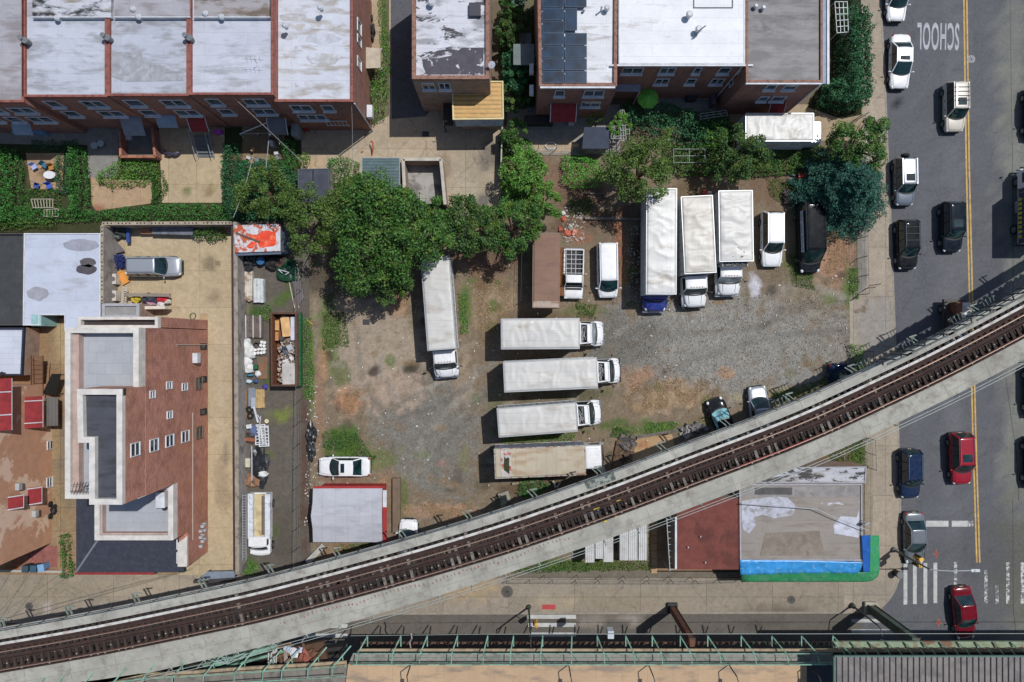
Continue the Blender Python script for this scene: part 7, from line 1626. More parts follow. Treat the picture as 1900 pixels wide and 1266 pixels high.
# TREES, HEDGES, GROUND COVER
L_dark = leafmat("leaf_dark", (58, 88, 42)); L_mid = leafmat("leaf_mid", (62, 100, 42)); L_olive = leafmat("leaf_olive", (80, 106, 46), hue=(128, 138, 58)); L_lime = leafmat("leaf_lime", (86, 130, 52), hue=(150, 172, 64))
L_spruce = leafmat("leaf_spruce", (48, 92, 78), hue=(78, 124, 106)); L_ivy = leafmat("leaf_ivy", (58, 112, 48), hue=(104, 146, 56)); L_blue = leafmat("leaf_bluegreen", (48, 98, 62), hue=(84, 132, 74))
bark = mat("bark", (104, 88, 70), .95, vs_=5)
def crown_pts(rng, c, r, hz, nclump, per, flat_=.75, lobes=0):
 pts = []; nr = []
 for k in range(nclump):
  while True:
   d = rng.normal(0, 1, 3); d /= np.linalg.norm(d)
   if d[2] > -.35: break
  rr = rng.uniform(.35, 1.0)**.45
  if lobes:
   a = math.atan2(d[1], d[0]); rr *= 1+.22*math.sin(lobes*a+c[0])+.13*math.sin((lobes+3)*a+c[1])
  cc = np.array([c[0]+d[0]*r*rr*.98, c[1]+d[1]*r*rr*.98, c[2]+d[2]*hz*rr*.8])
  cr = min(r*rng.uniform(.13, .26), .95)
  e = rng.normal(0, 1, (per, 3)); e /= np.linalg.norm(e, axis=1)[:, None]
  e[:, 2] = np.abs(e[:, 2])*rng.choice([1, 1, 1, -1], per)
  q = cc+e*cr*np.array([1, 1, flat_])*rng.uniform(.55, 1.1, per)[:, None]
  pts.append(q); nr.append(e*.6+np.array([0, 0, .7]))
 return np.concatenate(pts), np.concatenate(nr)
def tree(label, px, py, rpx, h, m, seed, name="tree", per=130, ncl=None, size=.24, hz=None, group="trees around the lot", lobes=3, cat="tree"):
 zc = h*.66; c = P(px, py, zc); r = rpx/S*(H-zc)/H; rng = np.random.default_rng(seed)
 t = thing(name, label, cat, (c.x, c.y, .12), 0, group); hz = hz or min(h*.42, r*.8)
 ncl = ncl or int(22+r*r*6.0); per = int(per*1.0); size *= .78
 pts, nr = crown_pts(rng, (c.x, c.y, zc), r, hz, ncl, per, lobes=lobes)
 leaves_obj("crown", pts, nr, size, m, t, seed, .62, .55)
 mb = MB(); mb.tube((0, 0, -.1), (.05, .02, zc*.55), .07*r+.05, 9, .05*r+.03)
 rr = random.Random(seed)
 for i in range(7):
  a = i*.9+rr.random(); e = (math.cos(a)*r*.6, math.sin(a)*r*.6, zc+hz*rr.uniform(-.2, .5)); s = (.05, .02, zc*.5); md = ((s[0]+e[0])*.45, (s[1]+e[1])*.45, (s[2]+e[2])*.52)
  mb.tube(s, md, .04*r+.02, 6, .025*r+.015).tube(md, e, .025*r+.015, 6, .015)
  for j in range(2):
   b2 = a+rr.uniform(-.7, .7); mb.tube(md, (md[0]+math.cos(b2)*r*.45, md[1]+math.sin(b2)*r*.45, zc+hz*rr.uniform(0, .6)), .02*r, 5, .012)
 mb.build("trunk", bark, t, local=True)
 return t
tree("largest dark green tree, spreading over the left truck and the lot's north edge", 716, 432, 102, 9.5, L_mid, 1, per=170, size=.27)
tree("lower limb crown of broad dark leaves hanging south of the largest tree", 722, 520, 46, 6.5, L_dark, 2, size=.25)
tree("small dense tree touching the right side of the largest tree near the court", 790, 420, 50, 8.2, L_mid, 3, size=.25)
tree("olive green tree left of the largest tree, above the orange splashed container", 585, 412, 62, 7.0, L_olive, 4, size=.22)
tree("yellowish olive tree between the hedges and the charcoal roofed shed", 492, 356, 52, 6.0, L_olive, 5, size=.2)
tree("small olive tree overlapping the bottom of the charcoal roofed shed", 640, 372, 40, 6.4, L_olive, 6, size=.21)
tree("dark green tree right of the largest tree, below the bare concrete court", 868, 424, 56, 7.0, L_dark, 7, size=.25)
tree("mid green tree in front of the rusty brown trailer's rear end", 950, 420, 54, 6.6, L_mid, 8, size=.24)
tree("loose bright green tree beside the court's right fence", 968, 318, 42, 5.2, L_lime, 9, size=.22)
tree("spreading green shrub tree with bare twigs reaching right above the trailer", 1008, 372, 34, 4.2, L_lime, 10, size=.2)
tree("big olive tree over the rear of the longest box truck", 1190, 318, 66, 7.4, L_olive, 11, per=150, size=.22)
tree("lime green part of the shrubbery below the parasol, left of the big olive tree's top", 1150, 232, 20, 3.4, L_lime, 12, size=.18)
tree("dark olive tree behind the sooty roofed box truck", 1374, 288, 52, 6.0, L_dark, 13, size=.22)
tree("fresh green tree poking out above the blue green spruce", 1592, 270, 54, 5.6, L_mid, 14, size=.23)
tree("dark shrub tree beside the path behind the detached house", 946, 60, 28, 4.4, L_dark, 15, size=.2)
tree("dark green tree between the peeling roof house and the solar house", 962, 130, 34, 4.8, L_blue, 16, size=.22)
tree("small dark tree beside the tan roofed extension", 956, 182, 26, 4.0, L_dark, 17, size=.2)
tree("green bush tree at the extension's lower right corner", 952, 246, 26, 3.4, L_mid, 18, size=.2)
tree("small dark tree at the top edge left of the solar house", 950, 10, 26, 4.5, L_mid, 19, size=.2)
# spruce: layered whorls of drooping branches
c = P(1580, 348, 3.6); t = thing("spruce_tree", "blue green spruce with a jagged outline at the corner of the lot by the avenue", "spruce", (c.x, c.y, .12)); rng = np.random.default_rng(77)
pts = []; nr = []
R0 = 4.3; h_s = 7.0
for lv in range(15):
 z = .9+lv*(h_s-1.2)/15; r = R0*(1-lv/16)**.85*rng.uniform(.9, 1.05); nb = int(11+r*6)
 for b in range(nb):
  a = 2*math.pi*b/nb+rng.uniform(-.15, .15)+lv*.37; rl_ = r*rng.uniform(.7, 1.14); n = int(60+rl_*58)
  s = rng.uniform(.08, 1, n)**.8; wv = rng.normal(0, 1, n)*.26*(1.3-.7*s)*min(1.2, rl_*.6)+.25*math.sin(b*2.7+lv)*s*s
  x = c.x+np.cos(a)*s*rl_-np.sin(a)*wv; y = c.y+np.sin(a)*s*rl_+np.cos(a)*wv; zz = z+.35*s-.5*s*s+rng.normal(0, .05, n)
  pts.append(np.stack([x, y, zz], 1)); q = np.zeros((n, 3)); q[:, 2] = 1; q[:, 0] = np.cos(a)*.3; q[:, 1] = np.sin(a)*.3; nr.append(q)
leaves_obj("crown", np.concatenate(pts), np.concatenate(nr), .2, L_spruce, t, 5, .4, .5)
mb = MB(); mb.tube((0, 0, -.1), (0, 0, h_s), .2, 9, .02); mb.build("trunk", bark, t, local=True)
def cover(name, label, poly_px, h, m, seed, dens=95, size=.17, asp=.7, kind=None, cat=None, bumpy=.5, base=.12, group=None, hole=None, kind_="stuff"):
 """low leafy mass over an area: leaves on a bumpy mound"""
 pw = ccw([XY(*p) for p in poly_px]); xs = [p[0] for p in pw]; ys = [p[1] for p in pw]; rng = np.random.default_rng(seed)
 A = abs(area(pw)); size *= .8; n = int(A*dens*1.35); pts = []
 ins = inset(pw, .35) if A > 2 else pw
 tries = 0
 while len(pts) < n and tries < n*12:
  tries += 1
  x = rng.uniform(min(xs)-.2, max(xs)+.2); y = rng.uniform(min(ys)-.2, max(ys)+.2)
  j = .22*mnoise.noise(Vector((x*1.4, y*1.4, seed))); jj = .22*mnoise.noise(Vector((x*1.4, y*1.4, seed+9)))
  if not inpoly(x+j, y+jj, pw): continue
  if h < .2 and mnoise.noise(Vector((x*.9, y*.9, seed+3))) < -.12: continue
  e = 1.0 if inpoly(x, y, ins) else .55
  hh = h*e*(1-bumpy*.5+bumpy*(.5+mnoise.fractal(Vector((x*1.1, y*1.1, seed)), 1.0, 2.0, 3)))
  z = base+hh*(rng.uniform(.72, 1.0) if rng.random() < .8 else rng.uniform(.1, .7)); pts.append((x, y, z))
 pts = np.array(pts); nr = np.tile([0, 0, 1.0], (len(pts), 1))
 off = (sum(xs)/len(xs), sum(ys)/len(ys), base)
 if kind_ == "stuff":
  o = leaves_obj(name, pts, nr, size, m, None, seed, asp, .5, off=off); return tag(o, label, cat, kind='stuff')
 t = thing(name, label, cat, off, 0, group); leaves_obj("foliage", pts, nr, size, m, t, seed, .7, .6)
 mb = MB(); rr = random.Random(seed)
 for i in range(10):
  x, y = pts[rr.randrange(len(pts))][:2]; mb.tube((x, y, base-.02), (x+rr.uniform(-.2, .2), y+rr.uniform(-.2, .2), base+h*.7), .03, 5, .012)
 mb.build("stem", bark, t); return t
hd = lambda *a, **k: cover("hedge", *a, cat="hedge", kind_="thing", group=k.pop('group', "hedges and bushes in the yards"), **k)
hd("big dense ivy green bush at the left edge of the yards", [(-30, 278), (40, 278), (52, 310), (52, 345), (50, 420), (-30, 424)], 1.5, L_ivy, 201, dens=150, size=.17, base=.1)
hd("narrow leafy hedge right of the little yard with blue chairs", [(110, 292), (136, 292), (138, 362), (112, 360)], 1.3, L_blue, 202, dens=170, size=.15, base=.1)
hd("tall narrow bright ivy hedge between the two bare yards", [(136, 268), (168, 280), (176, 340), (174, 392), (182, 404), (140, 404)], 1.6, L_ivy, 203, dens=170, size=.16, base=.1)
hd("leafy shrub with white blossoms above the small triangular paved yard", [(180, 328), (225, 300), (296, 300), (300, 330), (270, 348), (212, 352), (190, 345)], 1.0, L_lime, 204, dens=120, size=.16, base=.1)
hd("low vines creeping along the left edge of the paved yard with joints", [(283, 320), (308, 318), (316, 350), (302, 380), (284, 378)], .7, L_mid, 205, dens=140, size=.16, base=.1)
hd("dense hedge along the right edge of the paved yard with joints", [(418, 270), (450, 272), (454, 330), (470, 400), (434, 412), (418, 380)], 1.6, L_blue, 206, dens=160, size=.17, base=.1)
hd("pale green hedge between the cluttered yard and the court", [(527, 264), (552, 266), (556, 318), (528, 320)], 1.7, L_ivy, 207, dens=170, size=.15, base=.1)
hd("small yellow green bush at the court's left corner", [(556, 288), (578, 290), (576, 310), (556, 312)], .9, L_lime, 208, dens=170, size=.15, base=.1)
hd("round topped dark hedge between the charcoal shed and the green ribbed roof", [(613, 300), (640, 296), (668, 304), (668, 350), (613, 352)], 1.7, L_ivy, 209, dens=170, size=.15, base=.1)
hd("tall bush against the sunlit side wall of the corner row house", [(690, 132), (722, 128), (724, 180), (716, 225), (694, 236), (688, 190)], 1.6, L_lime, 210, dens=160, size=.15, base=.1)
hd("tall dark green shrubs lining the avenue pavement beside the grey roofed house", [(1543, 30), (1590, 40), (1596, 110), (1597, 205), (1560, 215), (1505, 206), (1516, 170), (1545, 150)], 2.8, L_blue, 211, dens=360, size=.19, base=.16)
hd("shrub at the top edge beside the avenue pavement", [(1548, -20), (1586, -20), (1588, 26), (1550, 28)], 2.2, L_blue, 212, dens=150, size=.18, base=.12)
hd("bright green low bush on the bare soil north of the trucks", [(1042, 290), (1085, 292), (1112, 300), (1114, 350), (1060, 355), (1042, 340)], 1.3, leafmat("leaf_bright", (92, 158, 58), hue=(120, 180, 70)), 213, dens=190, size=.14, base=.12)
hd("round green bush between the stained tan truck and the viaduct", [(964, 890), (990, 884), (1016, 896), (1012, 922), (975, 928), (962, 912)], 1.1, L_ivy, 214, dens=200, size=.14, base=.12)
hd("green shrub beside the dark skirt roof at the left pavement", [(118, 990), (140, 985), (142, 1066), (124, 1068)], 1.2, L_ivy, 215, dens=180, size=.14, base=.13)
hd("row of small dark shrubs in the north east corner of the driveway", [(362, 424), (424, 424), (426, 446), (400, 450), (362, 444)], 1.3, L_mid, 216, dens=200, size=.15, base=.13)
hd("shrub hanging over the fence where the viaduct meets the lot", [(1570, 640), (1594, 640), (1598, 690), (1578, 694)], 1.3, L_lime, 217, dens=160, size=.15, base=.13)
hd("shrub with brown leaves behind the annex roof by the pavement", [(1540, 840), (1602, 812), (1604, 868), (1540, 870)], 1.0, L_olive, 218, dens=130, size=.15, base=.13)
hd("green vines draped over the pergola below the parasol", [(1152, 200), (1240, 198), (1290, 215), (1350, 220), (1352, 262), (1280, 280), (1200, 250), (1150, 245)], 1.9, L_blue, 219, dens=150, size=.18, base=.12)
hd("bright vines at the right half of the pergola", [(1290, 232), (1350, 232), (1352, 275), (1290, 282)], 2.1, L_lime, 220, dens=130, size=.17, base=.12)
hd("vines hanging left of the dark flat shed roof", [(1086, 204), (1112, 200), (1118, 228), (1086, 240)], 1.8, L_lime, 221, dens=150, size=.16, base=.12)
hd("dark hedge behind the solar house's left wall", [(932, 90), (990, 90), (994, 190), (936, 196)], 1.6, L_blue, 222, dens=110, size=.18, base=.12)
tag(cover("ivy_cover", None, [(-30, 384), (90, 384), (180, 392), (284, 382), (300, 380), (436, 382), (434, 410), (190, 411), (-30, 422)], .9, L_ivy, 301, dens=130, size=.16, base=.1), kind='stuff')
cover("yellow_weeds", None, [(-30, 408), (112, 408), (112, 424), (-30, 428)], .8, L_olive, 302, dens=150, size=.14, base=.2)
cover("leaf_cover", None, [(52, 352), (116, 352), (118, 398), (50, 398)], .6, L_mid, 303, dens=120, size=.15, base=.1)
cover("undergrowth", None, [(440, 300), (530, 300), (560, 330), (560, 410), (440, 412)], 1.0, L_blue, 304, dens=190, size=.18, base=.1)
cover("undergrowth", None, [(610, 340), (670, 350), (800, 380), (930, 385), (940, 410), (600, 412)], .9, L_dark, 305, dens=170, size=.18, base=.12)
cover("undergrowth", None, [(925, 250), (985, 262), (1000, 300), (1010, 360), (930, 400)], .8, L_lime, 306, dens=180, size=.18, base=.12)
cover("undergrowth", None, [(1230, 270), (1500, 262), (1530, 280), (1510, 320), (1430, 330), (1260, 330), (1230, 310)], 1.0, L_mid, 307, dens=200, size=.17, base=.12)
cover("undergrowth", None, [(925, 20), (994, 20), (994, 200), (930, 210)], .5, L_dark, 308, dens=170, size=.18, base=.12)
cover("grass_strip", None, [(700, -30), (716, -30), (722, 60), (726, 140), (708, 140)], .25, L_lime, 309, dens=260, size=.10, base=.13)
cover("grass_strip", None, [(60, 262), (150, 262), (150, 284), (60, 284)], .35, L_blue, 310, dens=180, size=.12, base=.11)
# weeds in the lot
wd = [([(600, 800), (660, 800), (700, 850), (680, 870), (640, 840), (598, 830)], 320, L_mid), ([(560, 590), (580, 590), (584, 740), (562, 740)], 321, L_lime), ([(600, 580), (640, 580), (650, 640), (600, 650)], 322, L_olive), ([(850, 545), (868, 545), (872, 620), (854, 620)], 323, L_lime),
  ([(1200, 785), (1240, 780), (1260, 790), (1230, 803), (1195, 803)], 324, L_lime), ([(930, 795), (1070, 806), (1060, 820), (930, 825)], 325, L_lime), ([(1140, 790), (1175, 800), (1170, 812), (1130, 810)], 326, L_mid), ([(1574, 500), (1590, 500), (1592, 556), (1576, 556)], 327, L_lime),
  ([(1460, 470), (1500, 470), (1510, 540), (1470, 530)], 328, L_olive), ([(950, 1040), (1085, 1040), (1090, 1060), (950, 1062)], 329, L_mid), ([(1090, 1040), (1205, 1035), (1205, 1058), (1090, 1058)], 330, L_olive), ([(625, 1010), (700, 1005), (700, 1022), (620, 1030)], 331, L_olive),
  ([(460, 1040), (482, 1045), (478, 1068), (452, 1062)], 332, L_lime), ([(486, 570), (500, 560), (512, 580), (500, 600), (478, 590)], 333, L_lime), ([(1430, 730), (1530, 700), (1560, 690), (1540, 715), (1440, 750)], 334, L_olive), ([(1070, 560), (1110, 565), (1100, 590), (1070, 588)], 335, L_olive), ([(700, 130), (722, 130), (722, 140), (700, 140)], 336, L_mid),
  ([(1420, 330), (1480, 340), (1470, 380), (1430, 370)], 337, L_olive), ([(1130, 870), (1170, 860), (1165, 900), (1130, 905)], 338, L_lime), ([(1055, 370), (1100, 370), (1100, 400), (1060, 400)], 339, L_olive)]
for poly, sd_, m in wd: cover("weeds", None, poly, .28, m, sd_, dens=150, size=.2, base=.13, asp=.3)
dry = leafmat("leaf_dry", (160, 136, 100), hue=(178, 158, 120), spread=.4)
for poly, sd_ in (([(880, 520), (945, 500), (950, 600), (890, 650)], 350), ([(1535, 425), (1575, 425), (1572, 520), (1530, 530)], 351), ([(1150, 715), (1330, 700), (1340, 745), (1170, 765)], 352), ([(632, 725), (680, 720), (672, 765), (635, 770)], 353), ([(780, 935), (880, 925), (880, 965), (790, 975)], 354), ([(1140, 430), (1165, 430), (1165, 520), (1145, 520)], 355), ([(728, 548), (760, 545), (762, 590), (735, 590)], 356)):
 cover("dry_grass", None, poly, .12, dry, sd_, dens=150, size=.14, base=.13, asp=.22)
# scattered litter and stones
def scatter(name, m, n, poly, seed, r=(.02, .07), z=.14):
 pw = ccw([XY(*p) for p in poly]); rr = random.Random(seed); xs = [p[0] for p in pw]; ys = [p[1] for p in pw]; mb = MB(); k = 0
 while k < n:
  x, y = rr.uniform(min(xs), max(xs)), rr.uniform(min(ys), max(ys))
  if not inpoly(x, y, pw): continue
  s = rr.uniform(*r); mb.box((x, y, z+s*.2), (s*rr.uniform(.7, 2), s*rr.uniform(.5, 1.2), s*.5), rr.random()*3, rr.uniform(-.4, .4)); k += 1
 o = mb.build(name, m); return tag(o, kind='stuff')
lotp = [(576, 480), (1180, 400), (1580, 420), (1578, 640), (1300, 780), (960, 920), (600, 1010)]
scatter("scattered_litter", mat("litter_white", (214, 212, 206), .7), 330, lotp, 1, (.03, .11))
scatter("scattered_litter", mat("litter_white", (214, 212, 206), .7), 160, [(1165, 420), (1200, 420), (1200, 560), (1165, 560)], 2, (.03, .08))
scatter("scattered_litter", mat("litter_white", (214, 212, 206), .7), 150, [(570, 700), (592, 700), (596, 980), (566, 980)], 5, (.03, .1))
scatter("gravel_stones", mat("stone_grey", (168, 164, 156), .8), 2600, [(1120, 550), (1500, 540), (1574, 560), (1574, 640), (1400, 740), (1160, 720)], 3, (.02, .06))
scatter("gravel_stones", mat("stone_dark", (74, 72, 68), .8), 1800, [(1120, 550), (1500, 540), (1574, 560), (1574, 640), (1400, 740), (1160, 720)], 4, (.02, .06))
scatter("brown_rubble", mat("rubble_brown", (140, 104, 78), .9), 500, lotp, 6, (.03, .1))
scatter("yard_debris", mat("debris_mixed", (196, 190, 180), .8, c2=(120, 86, 66), c2s=3), 200, [(1040, 385), (1085, 385), (1085, 445), (1045, 450)], 7, (.04, .14))
# white pergola frames and garden lattice
lat = flat("lattice_grey", (150, 156, 156), .6)
def lattice(label, pts, nx, ny, z, m=lat, w=.05, name="garden_trellis"):
 a, b, c_, d = [P(*p, z) for p in pts]; t = thing(name, label, "trellis", (a.x, a.y, .1)); q1, q2 = MB(), MB()
 for i in range(nx+1): q1.bar(a.lerp(b, i/nx), d.lerp(c_, i/nx), w, w)
 for i in range(ny+1): q2.bar(a.lerp(d, i/ny)+Vector((0, 0, w)), b.lerp(c_, i/ny)+Vector((0, 0, w)), w, w)
 q1.build("upright_slats", m, t); q2.build("cross_slats", m, t)
 for p in (a, b, c_, d): MB().tube((p.x, p.y, .1), (p.x, p.y, z), .035).build("post", m, t)
 return t
lattice("grey pergola frame left of the draped vines, under the house with the solar panels", [(1134, 232), (1168, 232), (1168, 258), (1134, 258)], 4, 3, 2.2)
lattice("narrow grey trellis frame rising above the pergola", [(1151, 205), (1158, 205), (1162, 262), (1152, 262)], 2, 6, 2.4)
lattice("thin white square frame over the weeds behind the trucks", [(1250, 277), (1308, 277), (1308, 302), (1250, 302)], 2, 2, 1.4, w=.035)
lattice("grey pergola corner frame at the right end of the vines", [(1298, 212), (1348, 205), (1350, 214), (1300, 222)], 4, 2, 2.2)
lattice("grey stick trellis lying on the ivy left of the driveway wall", [(58, 370), (98, 370), (98, 386), (62, 386)], 7, 1, 1.0, flat("bleached_wood", (176, 166, 150), .8), .06)
lattice("second grey stick trellis below the first at the left", [(82, 390), (108, 388), (108, 402), (82, 402)], 5, 1, .8, flat("bleached_wood", (176, 166, 150), .8), .06)
lattice("white lattice panel in the shrubs by the avenue, near the top edge", [(1549, 4), (1572, 4), (1574, 60), (1553, 62)], 3, 5, 2.6, white_trim, .05)
# THINGS LYING ABOUT: skip, materials, yard furniture
rj = random.Random(21)
def single(name, label, cat, mb, m, group=None, **k):
 return tag(mb.build(name, m, **k), label, cat, group)
def pb(px, py, w, d, z, h, rz=0.0):        # box from photo place (at its top), size in metres
 q = P(px, py, z+h); return MB().box((q.x, q.y, z+h/2), (w, d, h), rz)
ZG = .14
# skip full of rubble
zk = 1.75; pk = [XY(*p, zk) for p in ((503, 581), (550, 581), (551, 716), (504, 716))]
t = thing("skip_container", "long rusty brown skip full of boards, plaster and rubbish in the back lane", "skip", ((pk[0][0]+pk[1][0])/2, (pk[0][1]+pk[2][1])/2, ZG))
rustm = mat("skip_rust", (124, 78, 54), .85, c2=(92, 62, 50), c2s=1.5, var=.25)
MB().ring(pk, .10, ZG+.1, zk).build("side_wall", rustm, t); MB().prism(inset(pk, .11), ZG+.1, .5).build("floor_plate", rustm, t)
MB().ring(inset(pk, -.05), .16, zk+.002, zk+.07).build("rim", mat("skip_rim", (96, 66, 54), .8), t)
x0, x1 = pk[0][0]+.2, pk[1][0]-.2; y1, y0 = pk[0][1]-.2, pk[2][1]+.2
MB().grid(lambda u, v: (x0+.35+(x1-x0-.35)*u, y0+(y1-y0)*v, .95+.35*mnoise.fractal(Vector((u*2, v*7, 1)), 1, 2, 4)-.5*(u < .08)), 12, 50).build("rubbish_fill", mat("rubbish", (150, 130, 112), .9, c2=(84, 74, 70), c2s=2.4, var=.3), t)
q = P(531, 608, 1.4)
for (a, b, w, d, rz, c, nm) in ((530, 607, .78, 1.75, .12, (218, 176, 122), "wood_panel"), (543, 610, .35, 2.1, 0, (206, 208, 220), "white_panel"), (514, 604, .36, .9, 0, (206, 156, 100), "wood_panel"), (514, 624, .3, .8, 0, (190, 134, 84), "wood_panel"), (536, 694, 1.2, 1.9, .02, (190, 188, 182), "plaster_sheet"), (530, 672, .5, .45, .4, (206, 206, 204), "plaster_sheet"), (541, 665, .3, .4, .6, (226, 226, 226), "plaster_sheet"), (530, 654, .5, .3, -.4, (96, 98, 112), "grey_sack"), (527, 647, .4, .4, .3, (60, 62, 74), "grey_sack"), (538, 645, .5, .5, .5, (180, 184, 190), "plaster_sheet")):
 p = P(a, b, 1.45); MB().box((p.x, p.y, 1.42+rj.uniform(-.03, .08)), (w, d, .06), rz, rj.uniform(-.08, .08)).build(nm, mat("sk_%d_%d" % (c[0], c[2]), c, .8), t)
p = P(522, 628, 1.5); MB().cyl((p.x, p.y), .22, 1.2, 1.55, 14).build("bucket", flat("bucket_dark", (74, 70, 70)), t)
mb = MB()
for i in range(170): mb.blob((rj.uniform(x0+.3, x1), rj.uniform(y0, y0+(y1-y0)*.62), 1.25+rj.uniform(0, .2)), rj.uniform(.04, .14), i, (1, 1, .6), .5, 1)
tag(mb.build("broken_plaster", mat("plaster_bits", (190, 180, 168), .9, c2=(96, 88, 84), c2s=3), t), kind='stuff')
single("green_barrier_mesh", "strip of green netting laid along the skip's right side", "netting", MB().bar(P(556, 582, .9)-Vector((0, 0, 0)), P(556, 716, .9), .42, .5), mat("green_net", (38, 96, 58), .9, c2=(28, 66, 44), c2s=5, var=.3))
# stacks along the wall, top to bottom
def stack(label, name, cat, px0, py0, px1, py1, h, m, strips=1, axis='y', z=ZG, jit=.03, parts="sheet", layers=2):
 a, b = P(px0, py0, z+h), P(px1, py1, z+h); t = thing(name, label, cat, ((a.x+b.x)/2, (a.y+b.y)/2, z)); W_, D_ = abs(b.x-a.x), abs(a.y-b.y)
 for l in range(layers):
  for i in range(strips):
   w = W_/strips; x = min(a.x, b.x)+w*(i+.5); MB().box((x, (a.y+b.y)/2+rj.uniform(-jit, jit)*2, z+h*(l+.5)/layers), (w*.93, D_*(1-rj.uniform(0, jit)*2), h/layers*.94), rj.uniform(-jit, jit)*.4).build(parts, m, t)
 return t
wsheet = mat("white_sheet_metal", (206, 212, 212), .5, c2=(170, 178, 180), c2s=2)
stack("two white long panels stacked on the asphalt below the container shed", "panel_stack", "panels", 470, 516, 489, 562, .5, wsheet, 3, parts="white_panel")
stack("white and brown pipes and battens lying along the wall below the black tarpaulin", "batten_stack", "battens", 453, 502, 468, 560, .4, mat("pale_batten", (206, 198, 184), .7, c2=(140, 110, 84), c2s=1.2), 4, parts="batten", layers=1)
stack("grey box with pale lid standing on the wall side, upper one", "plastic_box", "box", 443, 517, 451, 531, .7, flat("grey_lid", (160, 164, 170)), 1, layers=1, parts="lid")
stack("pale blue box standing on the wall side, lower one", "plastic_box", "box", 441, 532, 452, 547, .7, flat("pale_blue_lid", (170, 190, 222)), 1, layers=1, parts="lid")
pal = stack("weathered grey pallet decking with three white strips in the lane", "pallet", "pallet", 451, 585, 487, 627, .3, mat("weathered_boards", (112, 98, 92), .9, c2=(84, 74, 70), c2s=2), 6, parts="board", layers=1)
mb = MB()
for x in (456, 469.5, 482.5): mb.bar(P(x, 585, .5), P(x+.3, 627, .5), .07, .04)
mb.build("white_strip", white_trim, pal)
whs = mat("white_bags", (222, 222, 220), .6, c2=(190, 192, 190), c2s=2)
for (x, y, r, lab) in ((456, 640, .55, "largest white sack bundle beside the pallet"), (462, 655, .6, "wide white sack bundle beside the rusty plate"), (456, 672, .55, "white sack bundle low against the wall"), (463, 684, .42, "white sack bundle next to the green crate"), (478, 694, .3, "small white bag with blue stripe by the skip's corner")):
 q = P(x, y, .5); single("sack_bundle", lab, "sacks", MB().blob((q.x, q.y, .42), r, int(x*y) % 97, (1, 1.1, .62), .22, 3), whs, "white sacks in the back lane", smooth=True)
mb = MB()
t = thing("can_cluster", "rows of white topped cans and buckets right of the white sacks", "buckets", (*XY(484, 645), ZG))
for i, (x, y) in enumerate(((486, 635), (491, 636), (484, 641), (490, 642), (474, 649), (480, 648), (486, 648), (491, 648), (473, 656), (479, 655), (485, 655), (490, 654))):
 q = P(x, y, .5); o = MB().cyl((q.x, q.y), .14, ZG, .52, 12).build("can", flat("can_grey", (180, 180, 178)), t); MB().cyl((q.x, q.y), .145, .522, .545, 12).build("lid", flat("can_white", (232, 232, 230)), o)
q = P(475, 641, .6); single("dark_tub", "round dark tub beside the white topped cans", "tub", MB().ring([(q.x+math.cos(i*.4488)*.3, q.y+math.sin(i*.4488)*.3) for i in range(14)], .04, ZG, .6), flat("tub_dark", (82, 74, 74)))
single("rusty_plate", "rusty brown metal plate lying left of the skip", "metal plate", pb(487, 683, .95, 2.0, ZG, .12, 0), mat("rust_plate", (134, 98, 76), .85, c2=(116, 104, 86), c2s=1))
single("green_crate", "small green crate on the white sacks", "crate", pb(473.5, 681, .4, .42, .7, .3), flat("crate_green", (26, 96, 60)), bevel=.02)
for (x, y, w, d, c, lab, nm) in ((463, 697, .55, .16, (48, 130, 160), "teal tarp strip among the white bags", "tarp_strip"), (474, 708, .36, .3, (40, 80, 130), "blue bucket beside the white bags", "bucket"), (491, 718, .42, .4, (70, 60, 150), "violet blue can at the skip's lower left corner", "canister"), (461, 708, .5, .3, (190, 214, 224), "pale blue sheet among the bags", "plastic_sheet")):
 q = P(x, y, .6); single(nm, lab, nm.replace('_', ' '), MB().blob((q.x, q.y, .5), max(w, d)*.6, int(x), (w/max(w, d), d/max(w, d), .4), .2, 2), flat("jk_%d" % c[0], c), smooth=True)
stack("orange brown planks lying along the wall south of the white bags", "plank_stack", "planks", 449, 722, 457, 778, .3, mat("orange_planks", (180, 136, 92), .85, c2=(150, 120, 90), c2s=1.5), 2, parts="plank")
stack("tan planks lying in the lane beside the grey sheet", "plank_stack", "planks", 474, 722, 491, 758, .25, mat("tan_planks", (186, 158, 112), .85, c2=(150, 124, 90), c2s=1.5), 4, parts="plank", layers=1)
single("grey_sheet", "blue grey metal sheet leaning between two plank stacks", "metal sheet", pb(467, 737, .62, 1.7, ZG, .35), flat("sheet_blue_grey", (128, 136, 148)))
single("small_grey_duct", "pale grey duct piece below the grey sheet", "duct", pb(470, 748, .4, 1.0, .5, .15), flat("duct_grey", (170, 172, 182)))
for (x, y, r, rz, lab) in ((464, 772, .28, 0, "car wheel with bright hub lying below the grey duct"), (481, 866, .34, 0, "black wheel with grey hub lying on black tarpaulin"), (462, 760, .3, 0, "dark tyre without hub above the bright hubbed wheel")):
 q = P(x, y, .5); t = thing("loose_wheel", lab, "wheel", (q.x, q.y, ZG), 0, "loose wheels in the back lane")
 mb = MB(); n = 20
 mb.ring([(math.cos(i*math.pi/10)*r, math.sin(i*math.pi/10)*r) for i in range(n)], r*.42, .15, .42); mb.build("tyre", tyre, t, local=True, bevel=.03)
 if 'without' not in lab: MB().cyl((0, 0), r*.5, .25, .36, 14, r*.4).build("rim", rimm, t, local=True)
t = thing("garden_chair_stack", "stack of white slatted loungers lying in the lane", "chairs", (*XY(487, 806), ZG))
